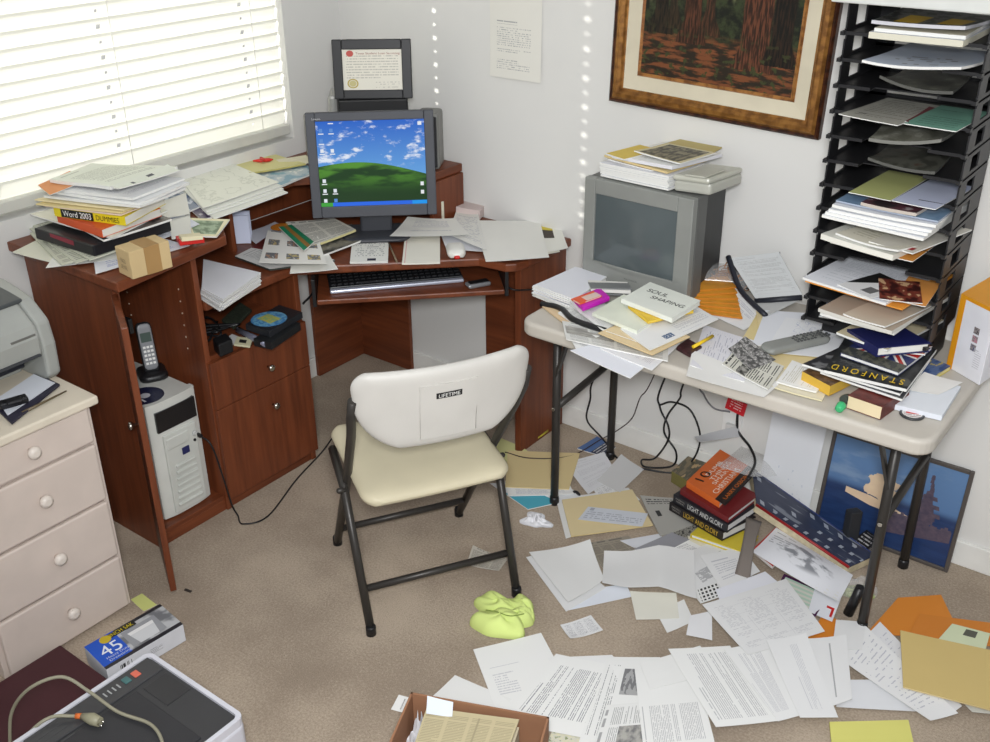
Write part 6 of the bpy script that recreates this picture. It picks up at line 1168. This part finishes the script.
mbk = MB(); mbk.add([AL[0], AL[1], AL[2], AL[3]] + [p + n_ * .004 for p in AL], [(3, 2, 1, 0), (4, 5, 6, 7), (0, 1, 5, 4), (1, 2, 6, 5), (2, 3, 7, 6), (3, 0, 4, 7)], 0, False, [None, [(0, 0), (1, 0), (1, 1), (0, 1)]] + [None] * 4)
mbk.build('flag_cover', art('flag', flagart, .25, spec=.6), al, True)
d_ = n_ * -.030
mbk = MB(); P0 = [AL[0] + (AL[3] - AL[0]) * .02, AL[1] + (AL[2] - AL[1]) * .02, AL[2], AL[3]]; mbk.add([p + d_ for p in P0] + [p - n_ * .001 for p in P0], [(3, 2, 1, 0), (4, 5, 6, 7), (0, 1, 5, 4), (1, 2, 6, 5), (2, 3, 7, 6), (3, 0, 4, 7)])
mbk.build('page_block', M((198, 186, 156), .8, var=.12, nscale=60), al, True)
MB().tube([AL[0] + n_ * .002, AL[1] + n_ * .002], .0045, 8).build('red_edge', M((150, 30, 32), .4), al, True)
MB().tube([AL[3], AL[2]], .005, 8).build('blue_edge', M((36, 52, 110), .4), al, True)
fs_ = MB(); V0, V1, V2, V3 = [Vector(p) for p in ((1.762,-0.172,0.150), (1.876,-0.143,0.140), (1.973,0.028,0.100), (1.771,0.027,0.140))]
# clear plastic sleeve over the books
o = sheet_mb([V0, V3, V2, V1], curl=.02, th=.001, hump=.03).build('plastic_sleeve', [FILM, FILM], None, True); tag(o, 'clear plastic sleeve draped at the wall end of the flag album', 'sleeve')
paper('grey sheet leaning out behind the book heap below the socket', [(1.650,-0.120,0.203), (1.762,-0.030,0.242), (1.780,-0.030,0.206), (1.682,-0.140,0.201)], p_plain((176, 176, 178)), curl=.004)
sheet('poster', 'plain white poster sheet leaning against the wall beside the dark ship picture', 'poster', [(1.87, -.016, .34), (2.05, -.016, .34), (2.05, -.075, .005), (1.87, -.075, .005)], art('faintblue', lambda u, v: mixc(smooth(noise(u * 12, v * 12, 3.0, 1.0, 4.0), .6, .7) * rect(u, v, .3, .8, .1, .45), C(222, 224, 228), C(186, 194, 208)), .6), curl=.002, th=.002)
# grey strap
o = MB().grid(lambda u, v: Vector((1.960,-0.300,0.100)).lerp(Vector((2.017,-0.485,0.012)), v) + (Vector((2.017,-0.485,0.012)) - Vector((1.966,-0.488,0.012))) * (u - .5) * (1.0 - .25 * math.sin(3 * v)) + Vector((0, 0, .02 * math.sin(math.pi * v))), 4, 12).build('strap', M((112, 104, 98), .8), None, True)
m_ = o.modifiers.new('thick', 'SOLIDIFY'); m_.thickness = .004; tag(o, 'wide grey strap hanging in front of the album by the book stack', 'strap')
fl('book', 'thin red covered booklet under the page with the grey drawing', 'booklet', [(1.992,-0.366,0.032),(2.004,-0.202,0.032),(2.096,-0.245,0.032),(2.078,-0.412,0.032)], M((190, 40, 40), .5), th=.010, edge=p_plain((214, 206, 200)))
fl('paper_sheet', 'white page with a grey drawing in front of the flag album', 'paper', [(2.012,-0.240,0.050),(2.288,-0.320,0.050),(2.303,-0.476,0.050),(2.001,-0.390,0.050)], art('greydrawing', lambda u, v: mixc(smooth(noise(u * 6, v * 5, 4.0, 1.0, 5.0), .46, .60) * smooth((u - .5) * (u - .5) + (v - .55) * (v - .55), .14, .05), mixc(lines(u, v, 14, .05, .3, .5, .95, 3.0, .4, 20), C(226, 227, 232), C(170, 172, 178)), C(140, 142, 148)), .5), curl=.016, hump=.02)
fl('certificate', 'sheet with pale stripes and a purple border under the big pale table page', 'certificate', [(2.110,-0.395,0.021),(2.253,-0.404,0.021),(2.261,-0.529,0.021),(2.126,-0.532,0.021)], art('purpleborder', lambda u, v: mixc(rect(u, v, .06, .90, .08, .92), C(70, 30, 70), mixc(frac(v * 7) < .5, C(206, 206, 196), C(176, 200, 184))), .5), curl=.004)
fl('paper_sheet', 'white sheet with a red mark beside the short black bar', 'paper', [(2.205,-0.384,0.022),(2.287,-0.392,0.022),(2.306,-0.518,0.022),(2.235,-0.517,0.022)], art('redmark', lambda u, v: mixc(mx(rect(u, v, .62, .92, .38, .46), rect(u, v, .82, .92, .12, .46)), C(222, 224, 230), C(196, 40, 40)), .5), curl=.004)
fl('paper_sheet', 'white printed sheet left of the grey strap', 'paper', [(1.867,-0.465,0.020),(1.952,-0.351,0.020),(2.048,-0.428,0.020),(1.994,-0.572,0.020)], p_text(151.0, 16, (190, 190, 196), (226, 226, 226), .15, .7, .2, .7), curl=.004)
fl('paper_sheet', 'cream sheet below the yellow and blue book', 'paper', [(1.781,-0.380,0.008),(1.954,-0.380,0.008),(1.960,-0.474,0.008),(1.835,-0.468,0.008)], p_plain((224, 218, 198)))
pgb = thing('plastic_bag', 'small crumpled clear bag with green print by the front right table leg', 'bag', (2.310,-0.318,0.000))
blob((2.306,-0.324,0.002), .055, .035, .045, 30, 11).build('film', FILM, pgb, True)
blob((2.314,-0.329,0.002), .045, .028, .020, 30, 12).build('contents', M((150, 160, 110), .5, var=.5, nscale=60), pgb, True)
block('video_case', 'black case with white print under the dark ship picture', 'case', (2.220,-0.176,0.004), (2.272,-0.199,0.004), (2.292,-0.097,0.004), .05, art('blackcase', lambda u, v: mixc(lines(u, v, 6, .1, .9, .2, .9, 2.0, .45, 12, 0), C(28, 28, 30), C(190, 190, 190)), .4))
# ship picture leaning on the wall
sp = thing('ship_picture', 'framed dark blue picture of a battleship leaning against the wall under the table', 'picture', (2.3, -.05, .002))
SX0, SX1, SHH = 2.072, 2.495, .335
SMx = Matrix.Translation((0, -.075, .003)) @ Matrix.Rotation(R(-10), 4, 'X')
fr_ = MB(); fwid = .012
for a in ((SX0, SX0 + fwid, 0, SHH), (SX1 - fwid, SX1, 0, SHH), (SX0 + fwid, SX1 - fwid, 0, fwid), (SX0 + fwid, SX1 - fwid, SHH - fwid, SHH)): fr_.box(a[0], a[1], 0, .014, a[2], a[3], mat=SMx)
fr_.build('frame', M((84, 78, 74), .45, .2), sp, True, .002)
def ship(u, v):
    sky = mixc(v, C(70, 104, 150), C(96, 130, 172)); sky = mixc(smooth(noise(u * 3, v * 7, 2.0, 1.0, 4.0), .5, .7), sky, C(120, 146, 178))
    sea = mixc(noise(u * 6, v * 22, 3.0, 1.0, 4.0), C(18, 34, 72), C(44, 70, 116)); col = mixc(smooth(v, .56, .46), sky, sea)
    d = (u - .42) * (u - .42) * 2.2 + (v - .58) * (v - .58) * 1.6 + .12 * (noise(u * 8, v * 8, 1.0, 1.0, 4.0) - .5)
    cloud = mx(d < .036, (absx(v - .43 + .18 * (u - .3)) < .05 - .1 * absx(u - .36)) * (u > .16))
    col = mixc(cloud, col, mixc(noise(u * 7, v * 7, 8.0, 1.0, 3.0), C(206, 176, 150), C(238, 214, 178)))
    w = .085 * smooth(v, .9, .4) + .012; stp = absx(u - .77 + .02 * (rnd(floor_(v * 24), 4.5) - .5)) < w * (.25 + .85 * rnd(floor_(v * 24), 1.5)); hull = (v < .30 + .16 * noise(floor_(u * 40) * 2.3, 0.5, 1.0)) * (v > .16 + .22 * (u - .55)) * (u > .5) * (u < .98)
    sh = mx(stp * (v > .34) * (v < .88), hull); return mixc(sh, col, mixc(noise(u * 24, v * 24, 5.0, 1.0, 3.0), C(40, 48, 72), C(112, 94, 104)))
mb = MB(); mb.add([SMx @ Vector(p) for p in ((SX0 + .01, .006, .01), (SX1 - .01, .006, .01), (SX1 - .01, .006, SHH - .01), (SX0 + .01, .006, SHH - .01))], [(0, 1, 2, 3)], uvs=[[(0, 0), (1, 0), (1, 1), (0, 1)]])
mb.build('print', art('ship', ship, .3, spec=.5), sp, True)
block('black_box', 'small black and grey gadget standing in front of the ship picture', 'box', (2.19, -.16, .0), (2.215, -.175, .0), (2.24, -.145, .0), .16, M((40, 42, 46), .5), None, .004)

# ---------------------------------------------------------------- bottom left: printer, boxes
fp = thing('floor_printer', 'white multifunction printer with a dark lid at the lower left on the carpet', 'printer', (1.27, -2.06, 0)); FPW = M((206, 206, 214), .4); FPD = M((58, 58, 60), .45)
F0 = [Vector(p) for p in ((1.102,-1.879,0.250), (1.450,-1.861,0.250), (1.082,-2.158,0.250))]
ux_ = (F0[1] - F0[0]); uy_ = (F0[2] - F0[0]); X0_, Y0_ = F0[0].x, F0[0].y
FX0, FX1, FY1, FY0 = X0_, X0_ + ux_.length, Y0_, Y0_ - .40
MB().prism(rrect(FX0, FX1, FY0, FY1, .02), .004, .235).build('body', FPW, fp, True, .01, 3)
rim = MB(); out_ = rrect(FX0 + .001, FX1 - .001, FY0 + .001, FY1 - .001, .02); inn = rrect(FX0 + .012, FX1 - .012, FY0 + .012, FY1 - .012, .014); n = len(out_)
rim.v = [(p[0], p[1], .235) for p in out_] + [(p[0], p[1], .255) for p in out_] + [(p[0], p[1], .255) for p in inn] + [(p[0], p[1], .245) for p in inn]
for i in range(n):
    j = (i + 1) % n
    for k in range(3): rim.face((k * n + i, k * n + j, (k + 1) * n + j, (k + 1) * n + i))
rim.build('rim', FPW, fp, True)
MB().prism(inn, .234, .2495).build('lid', FPD, fp, True, .002)
MB().box(FX0 + .085, FX1 - .03, FY0 + .06, FY1 - .10, .248, .2535).build('paper_ramp', M((50, 50, 53), .5), fp, True, .002)
MB().box(FX0 + .014, FX0 + .075, FY0 + .06, FY1 - .016, .248, .254).build('control_strip', M((66, 66, 68), .4), fp, True, .002)
MB().box(FX0 + .09, FX0 + .18, FY1 - .085, FY1 - .02, .249, .2515).build('side_hatch', M((52, 52, 54), .4), fp, True, .002)
for name, x, c in (('red_button', .062, (214, 110, 90)), ('green_button', .088, (70, 110, 110))):
    MB().box(FX0 + .03, FX0 + .052, FY1 - x - .015, FY1 - x + .002, .254, .257).build(name, M(c, .4), fp, True, .002)
for i in range(4): MB().box(FX0 + .034, FX0 + .050, FY1 - .118 - i * .012, FY1 - .115 - i * .012, .254, .2555).build('indicator', M((170, 172, 172), .5), fp, True)
for i in range(5): MB().box(FX0 + .02 + i * .016, FX0 + .024 + i * .016, FY0 + .05, FY0 + .14, .249, .2545).build('rib', M((70, 70, 72), .5), fp, True)
# its cord
wc = thing('mains_cable', 'pale grey power cord with plug and orange tag looping over the floor printer', 'cord', (1.088,-2.086,0.250)); WCM = M((150, 146, 126), .5)
MB().tube(spline([(0.943,-2.185,0.100), (0.960,-2.166,0.200), (1.013,-2.134,0.280), (1.062,-2.079,0.300), (1.134,-2.059,0.280), (1.219,-2.048,0.262), (1.307,-2.027,0.262), (1.371,-2.043,0.262), (1.409,-2.077,0.262)], 8), .004, 8).build('cable', WCM, wc, True)
MB().tube(spline([(1.025,-2.194,0.160), (1.099,-2.183,0.250), (1.120,-2.148,0.268), (1.156,-2.113,0.264)], 6), .004, 8).build('cable', WCM, wc, True)
MB().tube([(1.156,-2.113,0.264), (1.167,-2.105,0.264)], .0065, 8).build('orange_tag', M((214, 110, 50), .5), wc, True)
MB().tube([(1.167,-2.105,0.264), (1.193,-2.096,0.264), (1.215,-2.091,0.264)], [.007, .014, .011], 10).build('plug', M((150, 146, 122), .45), wc, True)
MB().tube([(1.208,-2.089,0.264), (1.222,-2.086,0.264)], .002, 6).tube([(1.215,-2.098,0.264), (1.229,-2.095,0.264)], .002, 6).build('prongs', CHROME, wc, True)
# maroon case and bag box
mc = thing('flat_case', 'dark maroon flat case lying on the carpet behind the floor printer', 'case', (0.790,-1.949,0.000))
MC = [Vector(p) for p in ((0.676,-2.083,0.100), (1.069,-2.102,0.100), (1.018,-1.845,0.100))]; q_ = [Vector(p) for p in ((0.803,-1.882,0.100), (0.735,-2.169,0.100), (1.021,-2.254,0.100))]
MX0, MX1, MY0, MY1 = .665, .90, -2.42, -1.885
MB().box(MX0, MX1, MY0, MY1, 0, .042).build('body', M((58, 26, 32), .5), mc, True, .012, 3)
MB().box(MX0 + .005, MX1 - .005, MY0 + .005, MY1 - .005, .0422, .050).build('lid', M((66, 30, 36), .5), mc, True, .006, 2)
gb_ = thing('bag_carton', 'blue and silver trash bag carton lying in front of the dresser', 'box', (0.769,-1.724,0.000))
GL, GF, GR = [Vector(p) for p in ((0.744,-1.863,0.004), (0.867,-1.878,0.004), (0.884,-1.644,0.004))]
GL.z = GF.z = GR.z = .002
dd = GR - GF; ww = (GL - GF); 
def gbox(u, v): return mixc(v < .34 - .02 * 0, mixc(v > .93, mixc(smooth(u, .7, .2) * smooth(v, .34, .8), C(150, 152, 156), C(206, 208, 210)), C(40, 40, 44)), C(32, 84, 190))
MB().para(GL, GF, GR, .058).build('carton_body', [M((206, 208, 214), .45)], gb_, True, .001)
TopO = GF + z_ * .0585; du = dd.normalized(); dw = ww.normalized(); DL, WL = dd.length, ww.length
def panel(name, t0, t1, s0, s1, mat, lift=.0003): 
    mb = MB(); mb.add([TopO + dd * t0 + ww * s0 + z_ * lift, TopO + dd * t1 + ww * s0 + z_ * lift, TopO + dd * t1 + ww * s1 + z_ * lift, TopO + dd * t0 + ww * s1 + z_ * lift], [(0, 1, 2, 3)], uvs=[[(0, 0), (1, 0), (1, 1), (0, 1)]]); return mb.build(name, mat, gb_, True)
panel('silver_panel', 0, 1, 0, 1, art('silverfoil', lambda u, v: mixc(smooth(v, .95, .90), mixc(smooth(v, .10, .12), C(40, 40, 46), mixc(smooth(noise(u * 5, v * 3, 2.0), .4, .6), C(120, 122, 126), C(186, 188, 190))), C(44, 44, 48)) if False else mixc(v < .12, mixc(v > .90, mixc(smooth(noise(u * 5, v * 3, 2.0), .4, .6), C(112, 114, 118), C(186, 188, 190)), C(44, 44, 48)), C(40, 40, 46)), .3, spec=.6), .0003)
panel('blue_panel', 0.0, .36, .10, 1, M((30, 84, 190), .4), .0007)
panel('bag_print', .40, .84, .18, .78, art('bagprint', lambda u, v: mixc((absx(u - .5) < .28 + .12 * v) * (v < .8), C(150, 152, 156), mixc(v > .62, C(206, 208, 210), C(226, 226, 226))), .4), .0007)
text('count_lettering', '45', TopO + dd * .20 + ww * .52 + z_ * .0012, dd, ww, M((226, 230, 236)), gb_, width=DL * .24, height=WL * .36)
text('small_lettering', 'Heavy Duty\nDrawstring', TopO + dd * .23 + ww * .22 + z_ * .0012, dd, ww, M((200, 206, 216)), gb_, width=DL * .28, height=WL * .20)
panel('yellow_band', .22, .62, .80, .96, M((34, 34, 34), .4), .0010)
text('band_lettering', 'CINCH SAK', TopO + dd * .42 + ww * .88 + z_ * .0016, dd, ww, M((206, 186, 40)), gb_, width=DL * .34, height=WL * .12)
MB().lathe([(.016, 0), (.016, .0016)], 16, mat=Matrix.Translation(TopO + dd * .23 + ww * .86)).build('yellow_logo', M((196, 170, 40), .4), gb_, True)
decal('barcode', GF + dd * .24 + z_ * .03, dd, z_, (.045, .034), art('barcode', lambda u, v: mixc(rnd(floor_(u * 26), 3.0) > .5, C(216, 218, 222), C(50, 50, 54)), .5), gb_)
decal('small_print', GF + dd * .62 + z_ * .03, dd, z_, (.05, .02), p_text(160.0, 4, (130, 130, 134), (206, 208, 214)), gb_)
fl('paper_sheet', 'yellow green sticky note on the carpet at the dresser corner', 'note', [(0.611,-1.631,0.002),(0.614,-1.594,0.002),(0.692,-1.599,0.002),(0.687,-1.641,0.002)], p_plain((206, 210, 130)), curl=.004)
block('cardboard_edge', 'brown cardboard box corner at the lower left edge', 'box', (.98, -2.56, 0), (1.06, -2.60, 0), (1.10, -2.52, 0), .20, M((150, 118, 80), .8))
o = MB().box(-.012, .012, -.004, .004, 0, .003, mat=Matrix.Translation((0.711,-1.502,0.000)) @ Matrix.Rotation(R(10), 4, 'Z')).build('scrap', M((52, 44, 40), .7), None, True); tag(o, 'tiny dark scrap on the bare carpet near the cabinet door', 'scrap')
# carton of newspapers at the bottom
cbn = thing('open_carton', 'open brown cardboard carton of papers at the bottom of the picture', 'box', (1.704,-1.479,0.000)); CBM = M((150, 108, 80), .8, var=.08)
CZ_ = .20; c0, c1 = Vector((1.661,-1.563,0.200)), Vector((1.967,-1.432,0.200)); u_ = c1 - c0; v_ = z_.cross(u_).normalized() * -.42
def wallp(a, b, t):
    a, b = Vector((a.x, a.y, .004)), Vector((b.x, b.y, .004)); n = z_.cross(b - a).normalized() * t; mb = MB(); mb.prism([p[:2] for p in (a, b, b + n, a + n)], .004, CZ_); return mb
c2, c3 = c1 + v_, c0 + v_
for i, (a, b) in enumerate(((c0, c1), (c1, c2), (c2, c3), (c3, c0))): wallp(a, b, -.005).build('carton_wall', CBM, cbn, True)
MB().prism([p[:2] for p in (c0, c3, c2, c1)], .003, .008).build('carton_base', CBM, cbn, True)
def ins(a, b, z): p = c0 + u_ * a + v_ * b; return Vector((p.x, p.y, z))
for i, (dx, r_) in enumerate(((.10, .05), (.16, .04), (.08, .05))):
    crumple('paper_sheet', ['crumpled white paper at the back left inside the carton', 'crumpled white paper at the middle left inside the carton', 'crumpled white paper at the front left inside the carton'][i], 'paper', ins(.12 + .015 * i, .13 + .16 * i, .10), .036, .09, p_plain((222, 222, 226)), 40 + i)
crumple('paper_sheet', 'crumpled white paper at the right inside the carton', 'paper', ins(.87, .22, .10), .036, .085, p_plain((216, 218, 226)), 44)
for i in range(5):
    z = .04 + .026 * i; sheet('newspaper', ['lowest', 'second', 'third', 'fourth', 'fifth'][i] + ' folded newspaper from the bottom inside the carton', 'newspaper', [ins(.16, .05, z), ins(.80, .04, z), ins(.80, .85, z), ins(.16, .9, z)], p_news(170.0 + i, (196, 186, 160), (150, 142, 124), 4, 30, 0), th=.024, curl=.001, edge=p_plain((190, 182, 160)))
sheet('newspaper', 'yellowed newspaper with a dark photo on top in the carton', 'newspaper', [ins(.14, .06, .180), ins(.80, .04, .186), ins(.76, .80, .19), ins(.20, .86, .19)], art('carton_news', lambda u, v: mixc(rect(u, v, .62, .82, .30, .62), mixc(mx(lines(frac(u * 4), v, 70, .08, .92, .04, .96, 3.0, .25, 10, .05), rect(u, v, .58, .60, .1, .96)), C(188, 176, 142), C(158, 148, 120)), mixc(noise(u * 12, v * 12, 2.0, 1.0, 3.0) > .5, C(70, 66, 48), C(110, 104, 76))), .8), th=.006, curl=.004, edge=p_plain((196, 186, 156)))
sheet('paper_sheet', 'bluish white folded sheet standing at the back of the carton', 'paper', [ins(.13, .02, .205), ins(.32, .02, .20), ins(.34, .10, .188), ins(.16, .12, .19)], p_plain((216, 222, 230)), curl=.004)
